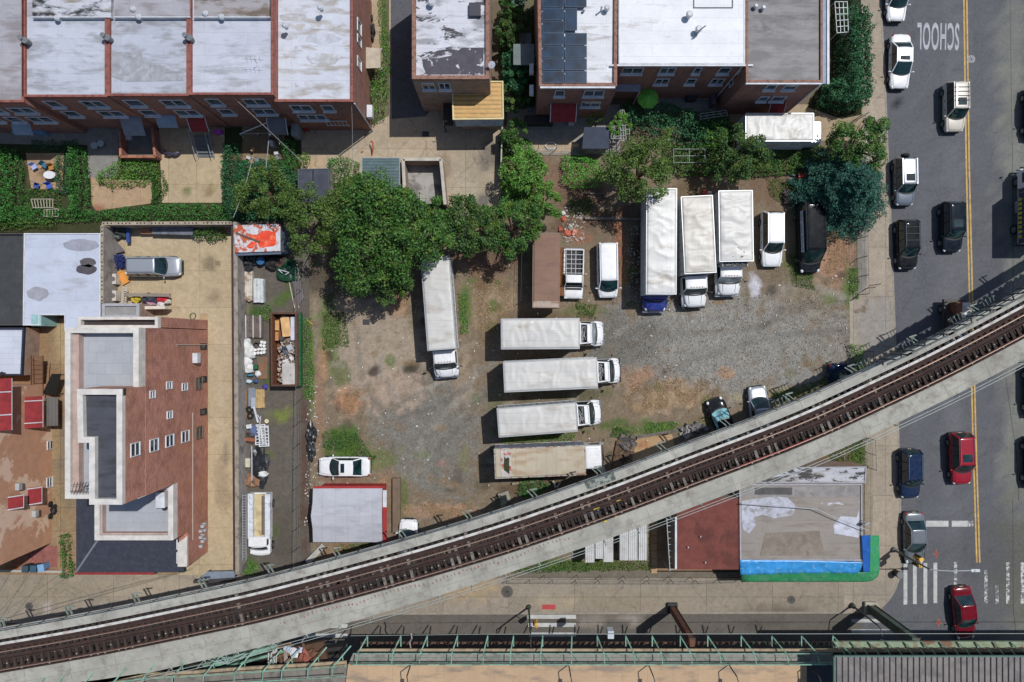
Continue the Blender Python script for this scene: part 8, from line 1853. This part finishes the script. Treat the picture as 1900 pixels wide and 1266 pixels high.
for k in range(2):
 z = .45+k*.12; q = P(484+k*6, 806+k*3, z); fr = [(q.x-.5+k*.05, q.y-1.0), (q.x+.5, q.y-.95), (q.x+.42, q.y+.95), (q.x-.48, q.y+.9)]
 MB().ring(fr, .09, z, z+.07).build("chair_frame", white_trim, t); mb = MB()
 for i in range(6): mb.box((q.x, q.y-.75+i*.3, z+.03), (.85, .08, .04), rj.uniform(-.06, .06))
 for e in (-.2, .15): mb.box((q.x+e, q.y, z+.06), (.07, 1.7, .03), .12)
 mb.build("slats", white_trim, t)
mb = MB().bar(P(471, 755, .8), P(479, 784, .5), .16, .12).bar(P(478, 770, .6), P(484, 780, .5), .06, .06).bar(P(484, 772, .7), P(482, 788, .6), .06, .06); single("white_pipe", "white bent downpipe leaning above the slatted loungers", "pipe", mb, white_trim)
q = P(494, 782, .6); single("straw_hat_lid", "small round cream lid beside the slatted loungers", "lid", MB().cyl((q.x, q.y), .2, .45, .5, 14), flat("cream_lid", (220, 206, 170)))
blk_t = mat("black_tarp", (38, 40, 42), .35, c2=(56, 60, 62), c2s=2, spec=.5)
def heap(lab, name, px, py, rx, ry, h, m, seed, zb=ZG, rough=.35):
 q = P(px, py, h*.7); return single(name, lab, name.replace('_', ' '), MB().blob((q.x, q.y, zb+h*.35), 1.0, seed, (rx, ry, h*.6), rough, 3), m, smooth=False)
heap("crumpled black tarpaulin with wheels and cans on it, beside the loungers", "black_tarpaulin", 482, 858, .75, 1.9, .5, blk_t, 3)
heap("black tarpaulin heap against the wall below the container shed", "black_tarpaulin", 457, 486, .85, .85, .8, blk_t, 4)
heap("dark green crumpled tarpaulin below the container shed", "green_tarpaulin", 533, 500, .95, .95, .6, mat("green_tarp", (22, 70, 46), .45, c2=(16, 50, 36), c2s=3), 5)
heap("black plastic wrap lying by the fence, upper one", "black_bag", 578, 804, .42, .9, .7, blk_t, 6, .13); heap("black plastic wrap lying by the fence, lower one", "black_bag", 577, 836, .38, .8, .5, blk_t, 7, .13)
heap("dark brown bundle of branches and cloth under the tree by the green tarpaulin", "brown_bundle", 520, 488, .6, .5, .6, mat("brown_bundle", (92, 62, 54), .8), 8)
q = P(483, 484, 1.0); single("blue_tub", "round blue tub below the container shed", "tub", MB().cyl((q.x, q.y), .33, ZG, 1.0, 16, .36).cyl((q.x, q.y), .2, 1.0, 1.12, 10), flat("tub_blue", (52, 108, 158)))
q = P(526, 504, .9); single("tent_frame_piece", "triangular white frame lying on the green tarpaulin", "frame", MB().bar(P(516, 500, .9), P(537, 506, .9), .05, .05).bar(P(537, 506, .9), P(529, 510, .9), .05, .05).bar(P(516, 500, .9), P(524, 507, .9), .05, .05), white_trim)
heap("dark fabric heap beside the blue tub", "dark_heap", 505, 488, .7, .6, .9, mat("dark_cloth", (44, 42, 44), .8), 9)
for k, (x0_, y0_, x1_, y1_) in enumerate(((536, 520, 547, 572), (545, 520, 555, 572), (551, 490, 562, 552))):
 single("lane_rail", ("pale rail lying along the right of the lane, " + ["innermost", "middle", "longest and outermost"][k]), "rail", MB().bar(P(x0_, y0_, .25), P(x1_, y1_, .25), .07, .08), flat("pale_rail_strip", (196, 186, 176)))
single("brown_boards", "dark ribbed boards lying between the pale rails", "boards", MB().prism([XY(*p, .3) for p in ((541, 520), (556, 516), (565, 552), (552, 570))], ZG, .3), corrug("ribbed_boards", (108, 98, 100), .25, 0))
stack("cream box with a black hole against the wall near the black tarpaulin", "cream_box", "box", 448, 851, 464, 868, .5, flat("cream_box", (200, 196, 172)), 1, layers=1, parts="box_body")
single("bundle_of_sticks", "bundle of dark sticks on the wall side beside the blue cloth", "sticks", (lambda m: [m.bar(P(446+rj.uniform(0, 16), 800+i*1.6, .6), P(452+rj.uniform(0, 20), 806+i*1.6, .6), .04, .05) for i in range(12)] and m)(MB()), mat("stick_dark", (88, 76, 66), .9))
single("blue_cloth", "folded slate blue cloth beside the slatted loungers", "cloth", pb(470, 799, .55, .95, .3, .25, .1), mat("slate_cloth", (92, 104, 140), .8))
single("white_jug", "white canister above the slate blue cloth", "canister", pb(461, 792, .5, .4, .3, .4, .2), white_trim, bevel=.08)
single("brown_saddle_board", "curved red brown board with a white edge on the stick bundle", "board", MB().box((*XY(462, 816, .7), .65), (1.0, .3, .08), -.1), mat("red_brown_board", (150, 90, 66), .7))
single("long_grey_pole", "long grey pole lying along the cream box", "pole", MB().tube(P(467, 828, .7), P(467.5, 900, .5), .07), flat("pole_grey", (170, 174, 184)))
single("white_cloth_heap", "crumpled white cloth at the foot of the black tarpaulin", "cloth", MB().blob((*XY(488, 880, .5), .45), .42, 11, (1.2, .6, .5), .5, 2), whs)
heap("mixed brown scrap heap above the utility pickup", "scrap_heap", 466, 893, .9, .5, .5, mat("scrap_mix", (150, 110, 80), .9, c2=(80, 72, 68), c2s=3), 12)
single("long_ramp_board", "long white grey board leaning between the shed and the viaduct", "board", MB().bar(P(601, 1012, .6), P(570, 1044, .5), .5, .08), mat("grey_white_board", (180, 176, 168), .8))
single("dark_ramp_board", "narrow dark board parallel to the long white one", "board", MB().bar(P(590, 1018, .5), P(556, 1050, .4), .14, .08), flat("dark_board", (60, 48, 42)))
single("yellow_stick", "short yellow stick on the soil right of the fence", "stick", MB().bar(P(570, 594, .2), P(580, 602, .2), .09, .06), flat("yellow_stick", (216, 164, 70)))
# driveway clutter
single("blue_steel_pile", "tangled pile of blue steel parts behind the silver suv", "steel parts", (lambda m: [m.bar((XY(222, 486, .6)[0]+rj.uniform(-.75, .75), XY(222, 486, .6)[1]+rj.uniform(-.7, .7), .3+rj.uniform(0, .5)), (XY(222, 486, .6)[0]+rj.uniform(-.75, .75), XY(222, 486, .6)[1]+rj.uniform(-.7, .7), .3+rj.uniform(0, .6)), .06, .08) for i in range(60)] and m)(MB()), mat("blue_steel", (42, 56, 112), .5, c2=(30, 40, 78), c2s=3))
single("blue_post", "upright blue steel post lying by the north wall", "post", MB().bar(P(238, 424, .8), P(238, 450, .8), .28, .2), flat("blue_post", (44, 74, 140)))
single("steel_trestle", "orange steel frame lying behind the silver suv", "frame", MB().ring([(lambda q, a: (q.x+math.cos(.5)*a[0]-math.sin(.5)*a[1], q.y+math.sin(.5)*a[0]+math.cos(.5)*a[1]))(P(227, 515, .5), a) for a in ((-.35, -.6), (.35, -.6), (.35, .6), (-.35, .6))], .08, .3, .4).box((*XY(227, 515, .5), .3), (.6, 1.1, .05), .5), flat("frame_orange", (222, 150, 70)))
for y, lab in ((518, "upper cream outdoor air conditioner below the orange frame"), (549, "lower cream outdoor air conditioner beside the ladder")):
 q = P(208, y, .9); t = thing("outdoor_unit", lab, "air conditioner", (q.x, q.y, .13), 0, "outdoor units beside the block wall")
 MB().box((0, 0, .5), (.8, .95, .8)).build("casing", mat("cream_unit", (206, 200, 188), .6), t, local=True, bevel=.03); MB().cyl((.15, 0), .22, .9, .93, 14).build("fan_grille", flat("fan_dark", (110, 104, 104)), t, local=True)
t = thing("step_ladder", "pale ladder leaning beside the lower cream unit", "ladder", (*XY(229, 548), .13))
mb = MB(); a0, a1, b0, b1 = P(229, 532, 1.2), P(226, 562, 1.2), P(235, 533, 1.2), P(232, 563, 1.2); mb.bar(a0, a1, .05, .08).bar(b0, b1, .05, .08)
for i in range(7): mb.bar(a0.lerp(a1, (i+.5)/7), b0.lerp(b1, (i+.5)/7), .05, .04)
mb.build("ladder_frame", flat("ladder_pale", (196, 196, 190)), t)
single("long_grey_beam", "long grey beam lying above the heap of clothes", "beam", MB().bar(P(233, 547, 1.2), P(316, 548, 1.2), .3, .18), mat("grey_beam", (142, 132, 120), .8))
single("low_cream_wall", "low cream wall capping below the heap of clothes", "low wall", MB().bar(P(262, 572, 1.3), P(312, 571, 1.3), .28, 1.1), mat("cream_cap", (214, 206, 190), .8))
for i, (x, y, r, c, lab) in enumerate(((251, 555, .38, (206, 184, 60), "yellow bag"), (276, 553, .6, (62, 66, 82), "dark clothes"), (300, 555, .45, (190, 40, 56), "red cloth"), (278, 563, .35, (186, 140, 160), "pink cloth"), (268, 566, .3, (44, 42, 50), "black bag"), (296, 564, .3, (224, 222, 220), "white cloth"), (308, 560, .28, (190, 190, 176), "pale cloth"))):
 q = P(x, y, .9); single("cloth_bundle", lab+" in the heap at the end of the driveway", "cloth bundle", MB().blob((q.x, q.y, .7), r, i+50, (1.3, .8, .6), .4, 2), mat("cl_%d" % i, c, .85, var=.3))
heap("dark leafy scrap heap in the north west corner of the driveway", "scrap_heap", 221, 432, .85, .5, .9, mat("dark_scrap", (56, 62, 62), .9, c2=(110, 116, 112), c2s=4), 61, .13)
single("grey_slab_piece", "triangular grey slab leaning in the driveway corner", "slab", MB().prism([XY(*p, .7) for p in ((211, 445), (230, 466), (214, 470))], .5, .6), mat("slab_grey", (110, 104, 108), .8))
single("tan_board_corner", "tan folded board leaning on the north wall of the driveway", "board", MB().prism([XY(*p, .8) for p in ((261, 420), (278, 422), (280, 434), (260, 434))], .3, .8), mat("tan_board", (168, 124, 92), .8))
single("grey_plank_rack", "long dark grey plank rack along the north wall of the driveway", "plank rack", MB().bar(P(284, 428, .8), P(360, 430, .8), .7, .5), mat("rack_grey", (112, 118, 128), .7, c2=(80, 84, 92), c2s=1.5))
single("white_window_frame", "white framed panel lying on the grey plank rack", "window frame", MB().ring([XY(*p, .95) for p in ((296, 424), (326, 424), (328, 430), (296, 430))], .05, .86, .92), white_trim)
single("garden_hose", "coiled green garden hose on the driveway near the brick building", "hose", (lambda q: MB().path([(q.x+math.cos(a*.5)*.3*(1-a*.006), q.y+math.sin(a*.5)*.3*(1+.1*math.sin(a)), .15+a*.001) for a in range(50)], .022, 5))(P(358, 587, .15)), flat("hose_green", (60, 90, 52)))
single("square_patch_cover", "square paler patch cover beside the coiled hose", "cover", pb(378, 589, .65, .7, .13, .02), mat("pale_cover", (176, 150, 116), .8))  # thin square plate in mottled tan
# left yard with chairs and table, bicycles, stroller
blue_p = flat("chair_blue", (70, 96, 176));
for i, (x, y, rz, c, lab) in enumerate(((64, 310, .5, (170, 180, 220), "pale blue striped garden chair left of the white oval table"), (68, 345, -.3, (60, 90, 150), "dark blue garden chair at the bottom of the small yard"), (92, 346, .3, (60, 100, 190), "bright blue garden chair below the white oval table"), (84, 307, .9, (60, 110, 130), "teal garden chair above the white oval table"), (96, 311, .2, (190, 130, 60), "orange garden chair above the white oval table"))):
 q = P(x, y, .5); t = thing("garden_chair", lab, "chair", (q.x, q.y, .15), rz, "garden chairs in the small yard"); m = flat("gch_%d" % i, c)
 MB().box((0, 0, .42), (.48, .46, .05)).build("seat", m, t, local=True); MB().box((0, .24, .68), (.46, .05, .48)).build("backrest", m, t, local=True)
 for a in (-.2, .2):
  for b in (-.2, .2): MB().tube((a, b, 0), (a, b, .4), .02).build("leg", m, t, local=True)
q = P(92, 325, .75); t = thing("garden_table", "white oval garden table in the middle of the small yard", "table", (q.x, q.y, .15))
mb = MB(); mb.prism([(math.cos(i*.35)*.55, math.sin(i*.35)*.36) for i in range(18)], .6, .66).build("tabletop", flat("table_white", (224, 226, 230)), t, local=True)
for a in (-.3, .3):
 for b in (-.18, .18): MB().tube((a, b, 0), (a, b, .6), .025).build("leg", white_trim, t, local=True)
for i, (x, y, r, lab) in enumerate(((176, 271, .32, "left round grey table in the shaded yard"), (188, 267, .3, "right round grey table in the shaded yard"))):
 q = P(x, y, .7); t = thing("round_table", lab, "table", (q.x, q.y, .14)); MB().cyl((0, 0), r, .66, .7, 18).build("tabletop", flat("table_grey", (160, 172, 178)), t, local=True); MB().tube((0, 0, 0), (0, 0, .66), .04).build("pedestal", fdk, t, local=True)
for i, (x, y, w, d, h, c, lab, nm) in enumerate(((30, 241, .9, .4, .9, (150, 170, 190), "chequered pale chair frame left in the shade of the row house", "folded_chair"), (68, 243, 1.1, .3, .9, (110, 150, 190), "pale blue bench in the shade of the row house", "bench"), (237, 254, .5, .5, .4, (206, 210, 214), "tilted white square board in the fenced patio", "board"), (402, 243, .7, .3, .8, (190, 80, 190), "bright pink toy car beside the red awning stairs", "toy"), (503, 265, .35, .5, .9, (190, 194, 196), "pale grey cabinet in the cluttered yard", "cabinet"), (512, 284, .4, .3, .5, (206, 206, 204), "white crate pair in the cluttered yard", "crate"), (546, 240, .6, 1.1, 1.6, (150, 160, 162), "pale grey cupboard against the row house wall", "cupboard"), (566, 236, .45, .5, .6, (170, 44, 46), "red bin beside the corner house wall", "bin"))):
 single(nm, lab, nm.replace('_', ' '), pb(x, y, w, d, .15, h, rj.uniform(-.3, .3)), flat("yd_%d" % i, c), bevel=.04)
single("motorcycle_cover", "motor scooter standing in the shade below the striped awning", "scooter", MB().blob((*XY(312, 286, .6), .55), .5, 71, (.9, .35, .7), .2, 2).blob((*XY(325, 287, .5), .5), .3, 72, (1.0, .5, 1.0), .2, 2).tube((XY(306, 284)[0], XY(306, 284)[1], .45), (XY(306, 284)[0], XY(306, 284)[1]+.14, .45), .3, 16).tube((XY(333, 288)[0], XY(333, 288)[1], .42), (XY(333, 288)[0], XY(333, 288)[1]+.14, .42), .28, 16), mat("scooter_blue", (70, 76, 96), .4, c2=(130, 90, 110), c2s=4))
for i in range(9):
 x, y = rj.uniform(458, 522), rj.uniform(240, 306); c = rj.choice([(190, 192, 194), (120, 124, 128), (70, 66, 64), (160, 130, 100)])
 single("yard_clutter_box", ["small pale crate left in the cluttered yard", "grey frame box in the cluttered yard", "dark bucket in the cluttered yard"][i % 3]+[" near the hedge", " near the wall", " in its middle"][i//3], "crate", pb(x, y, rj.uniform(.25, .6), rj.uniform(.2, .5), .14, rj.uniform(.2, .8), rj.uniform(-1, 1)), flat("yc_%d" % c[0], c), "crates in the cluttered yard", bevel=.03)
t = thing("clothes_pole_frame", "pale pole frame with a lean white strut over the cluttered yard", "frame", (*XY(475, 262), .14))
MB().bar(P(445, 249, 2.6), P(500, 226, 3.4), .08, .06).build("white_strut", white_trim, t); mb = MB()
for a, b in (((445, 249), (510, 247)), ((500, 246), (494, 310)), ((515, 247), (519, 268))): mb.bar(P(*a, 2.2), P(*b, 2.0), .05, .05)
for x, y in ((446, 250), (508, 247), (494, 308)): q = P(x, y, 2.0); mb.tube((q.x, q.y, .1), (q.x, q.y, 2.0), .035)
mb.build("pole_frame", flat("pole_pale", (160, 164, 166)), t)
# brick garden wall around the patio
wall_line("low orange brick wall around the shaded patio below the row house", [(223, 236), (224, 291), (288, 291), (282, 236)], 1.2, .22, name="garden_wall", m=brick_red, cap=mat("orange_coping", (180, 120, 92), .8, c2=(140, 90, 70), c2s=2))
wall_line("thin boundary wall along the right side of the court", [(932, 236), (929, 330)], 1.5, .12, name="garden_wall", m=blk, cap=flat("pale_coping2", (176, 172, 164)))
wall_line("low wall with rail at the left front yard below the stucco wall", [(0, 1059), (120, 1061)], .7, .2, name="garden_wall", m=stc, cap=flat("pale_coping2", (176, 172, 164)))
for i, (x, y, c, lab) in enumerate(((48, 1057, (44, 60, 72), "dark wheeled bin, leftmost in the front yard"), (63, 1057, (40, 70, 90), "dark blue wheeled bin, second in the front yard"), (77, 1055, (110, 150, 190), "pale blue wheeled bin in the front yard"))):
 q = P(x, y-2, 1.0); t = thing("wheeled_bin", lab, "wheeled bin", (q.x, q.y, .135), rj.uniform(-.1, .3), "wheeled bins in the front yard"); MB().prism([(-.22, -.24), (.22, -.24), (.22, .24), (-.22, .24)], 0, .95, [(-.27, -.3), (.27, -.3), (.27, .3), (-.27, .3)]).build("bin_body", flat("bin_%d" % i, c), t, local=True); MB().box((0, -.02, .98), (.58, .64, .06)).build("lid", flat("binlid_%d" % i, tuple(min(255, v+20) for v in c)), t, local=True, bevel=.02)
single("red_paving_patch", "red brick paved patch in the front yard left", "paving", MB().prism([XY(*p) for p in ((52, 1030), (75, 1012), (108, 1012), (108, 1052), (64, 1052))], .13, .15), mat("red_pavers", (150, 96, 88), .85, c2=(128, 80, 74), c2s=3))
single("old_motorbike", "black motorbike parked in the narrow yard beside the stucco wall", "motorbike", MB().blob((*XY(99, 945, .6), .55), .42, 81, (.45, 1.1, .8), .3, 2).tube((XY(98, 934)[0], XY(98, 934)[1], .4), (XY(98, 934)[0]+.12, XY(98, 934)[1], .4), .28, 14).tube((XY(98, 956)[0], XY(98, 956)[1], .4), (XY(98, 956)[0]+.12, XY(98, 956)[1], .4), .28, 14), flat("bike_black", (40, 40, 42)))
single("side_motorbike", "black motorbike with chrome parts beside the corner house's side wall", "motorbike", MB().blob((*XY(692, 55, .7), .6), .45, 83, (.5, 1.2, .8), .3, 2).tube((XY(690, 38)[0], XY(690, 38)[1], .45), (XY(690, 38)[0]+.14, XY(690, 38)[1], .45), .3, 14).tube((XY(692, 74)[0], XY(692, 74)[1], .45), (XY(692, 74)[0]+.14, XY(692, 74)[1], .45), .3, 14), flat("bike_black", (40, 40, 42)))
t = thing("side_porch", "pale tan porch roof on the corner house's side wall", "porch", (*XY(698, 108, 2.6), .14)); pp_ = [XY(*p, 2.7) for p in ((679, 88), (706, 90), (706, 126), (679, 127))]
MB().prism(pp_, 2.6, 2.7).build("porch_roof", mat("tan_porch", (190, 178, 160), .7), t)
for p in (pp_[1], pp_[2]): MB().tube((p[0]-.08 if p[0] > 0 else p[0]+.08, p[1], .14), (p[0]-.08 if p[0] > 0 else p[0]+.08, p[1], 2.6), .05).build("post", white_trim, t)
# court details
single("red_hose_reel", "orange red hooped pipe standing in the tan court", "pipe", MB().path([P(688, 264, .6), P(690, 262, 1.0), P(692, 264, 1.0), P(692, 276, .8), P(690, 288, .2)], .06), flat("hoop_orange", (200, 84, 50)))
single("orange_cone_bits", "small orange debris beside the hooped pipe", "debris", pb(672, 282, .25, .12, .14, .05, .4), flat("cone_orange", (160, 70, 46)))
# concrete yard right: hexagon frame, benches, chairs
single("hexagon_frame", "white hexagonal frame lying on the concrete yard left of the dark shed", "frame", MB().ring([(XY(1022, 271, .2)[0]+math.cos(i*math.pi/3)*.58, XY(1022, 271, .2)[1]+math.sin(i*math.pi/3)*.38) for i in range(6)], .07, .16, .26), white_trim)
for i, (x, y, w, d, h, c, lab, nm) in enumerate(((1010, 195, .7, .6, 1.2, (160, 170, 176), "pale cabinet left of the first red awning", "cabinet"), (1082, 196, .8, .4, 1.0, (170, 178, 180), "pale awning cover box right of the first red awning", "storage_box"), (1122, 196, .8, .3, .9, (196, 200, 200), "white rail box near the solar house corner", "storage_box"), (1060, 226, .5, .5, .6, (190, 194, 196), "round backed white chair in the concrete yard", "chair"), (984, 203, .3, .4, .3, (70, 130, 160), "small teal box on the concrete yard", "box"), (1325, 183, .3, 1.0, 1.2, (110, 96, 110), "narrow folded item at the right end of the shaded patio", "folded_item"), (1284, 178, .9, .7, .8, (60, 60, 62), "dark square grill box in the shaded patio", "grill"), (1408, 196, .8, .5, .8, (50, 90, 100), "dark teal barrel beside the white truck", "barrel"), (1000, 222, 2.6, .8, .8, (46, 44, 44), "row of dark benches below the first red awning", "bench"), (975, 78, 1.1, 1.6, 2.0, (112, 124, 124), "grey green tank beside the solar house", "tank"))):
 single(nm, lab, nm.replace('_', ' '), pb(x, y, w, d, .15, h, 0), flat("ry_%d" % i, c), bevel=.05)
for i, (x, y, lab) in enumerate(((917, 108, ""),)): pass
q = P(968, 186, 1.2); single("white_dish_plate", "small round pale dish among the shrubs by the concrete yard", "dish", MB().cyl((q.x, q.y), .18, 1.1, 1.15, 12), flat("dish_pale", (170, 176, 180)))
# lot clutter: logs, drums, junk near the spruce and trailer
t = thing("timber_pile", "pile of long dark boards under the spruce beside the black van", "timber pile", (*XY(1478, 362), .13))
for i in range(9): MB().bar(P(1452+rj.uniform(-4, 4), 352+i*3, .5), P(1504+rj.uniform(-6, 6), 358+i*3.2, .5+rj.uniform(0, .3)), .16, .12).build("board", mat("dark_timber", (70, 60, 60), .9, c2=(104, 92, 88), c2s=2), t)
single("painted_board", "board with red and cream patches on the timber by the spruce", "board", pb(1497, 327, 1.5, .65, .6, .06, -.05), mat("cream_red_board", (220, 200, 172), .7, c2=(196, 60, 50), c2s=1.1, c2p=(.52, .56)))
for x, y, r, lab in ((1474, 320, .32, "larger rim ring lying left of the painted board"), (1468, 334, .18, "smaller rim ring left of the painted board"), (1517, 316, .12, "tiny pale can right of the painted board")):
 q = P(x, y, .4); single("metal_ring", lab, "ring", MB().ring([(q.x+math.cos(i*.4488)*r, q.y+math.sin(i*.4488)*r) for i in range(14)], r*.25, .3, .4), flat("ring_blue_grey", (130, 150, 180)))
q = P(1307, 357, 1.0); single("red_white_sign", "small red and white sign box behind the middle truck", "sign", MB().box((q.x, q.y, .9), (.4, .35, .4)), flat("sign_red", (190, 44, 44))); single("white_sign_plate", "white plate beside the small red box behind the middle truck", "plate", pb(1317, 357, .35, .2, .9, .05), white_trim)
for i, (x, y, r, c) in enumerate(((1046, 406, .25, (180, 90, 60)), (1053, 432, .3, (196, 100, 76)), (1066, 431, .26, (206, 140, 120)), (1058, 420, .2, (190, 190, 180)), (1045, 395, .2, (206, 206, 200)), (1040, 425, .22, (160, 80, 60)))):
 q = P(x, y, .3); single("broken_pot", ["orange broken pot", "reddish pot pieces", "pinkish plastic pieces", "grey plastic piece", "white broken piece", "dark red pot piece"][i]+" in the debris above the white pickup", "debris", MB().blob((q.x, q.y, .25), r, i+90, (1, 1, .5), .5, 2), flat("pot_%d" % i, c), "broken pieces above the white pickup")
single("low_ruin_wall", "low broken concrete edging behind the white minivan", "edging", MB().bar(P(1085, 405, .3), P(1188, 407, .3), .22, .25), mat("ruin_grey", (128, 120, 112), .9))
single("rotten_beam", "long grey timber lying behind the trucks above the edging", "timber", MB().bar(P(1085, 359, .3), P(1122, 360, .3), .12, .12), mat("grey_timber2", (120, 112, 106), .9))
# scrap and posts between the tan truck and viaduct
for i, (x0_, y0_, x1_, y1_, w, c, lab) in enumerate(((1150, 818, 1140, 868, .55, (108, 84, 62), "wide brown board lying right of the white truck cab"), (1158, 808, 1156, 862, .2, (70, 58, 48), "dark board right of the wide brown one"), (1152, 812, 1182, 816, .12, (80, 70, 62), "dark bar across the top of the loading slab"), (1182, 812, 1258, 798, .25, (120, 112, 104), "grey timber along the top of the loading slab"), (1026, 892, 1034, 912, .22, (190, 184, 168), "pale bracket piece below the stained tan truck"), (1030, 910, 1040, 894, .16, (180, 176, 160), "pale crossed bracket piece below the stained tan truck"), (950, 898, 1000, 892, .2, (150, 138, 116), "pale plank below the left end of the stained tan truck"), (1010, 888, 1090, 872, .16, (120, 100, 80), "brown plank right of the round green bush"))):
 single("scrap_board", lab, "board", MB().bar(P(x0_, y0_, .35), P(x1_, y1_, .35), w, .1), mat("scb_%d" % i, c, .85, c2=tuple(int(v*.75) for v in c), c2s=2))
for i, (x, y, lab) in enumerate(((1166, 822, "tangled grey scrap left of the loading slab"), (1278, 800, "grey white rubbish heap left of the black hatchback"), (1296, 796, "dark rubbish heap beside the black hatchback"), (1160, 838, "small brown scrap heap on the weeds"), (1355, 795, "green grey scrap behind the black hatchback"))):
 heap(lab, "rubbish_heap", x, y, .7, .55, .5, mat("rbh_%d" % i, [(120, 112, 108), (160, 156, 150), (62, 60, 62), (110, 88, 70), (80, 96, 90)][i], .9, c2=[(60, 56, 54), (80, 78, 76), (130, 126, 124), (70, 60, 50), (130, 140, 136)][i], c2s=5, c2p=(.48, .54)), 100+i, .13, .7)
for (x, y, s, lab) in ((1158, 868, 0, "pale"),): pass
# sacks by trailer, traffic oddments, vent dome near street
q = P(1133, 1182, ZD); single("signal_box", "pale grey square signal box hung on the station railing", "signal box", MB().box((q.x, q.y+.2, ZD-.3), (.5, .62, .9)), flat("signal_box_grey", (190, 196, 200)), bevel=.03)
q = P(762, 1190, ZD); single("bent_sign_pole", "bent pale pole with rusty foot rising in front of the station", "pole", MB().path([P(762, 1202, ZD-.3), P(760, 1192, ZD+.2), P(764, 1185, ZD+.6), P(763, 1177, ZD+1.0)], .06), mat("pole_rust", (186, 176, 168), .7, c2=(150, 80, 60), c2s=2))
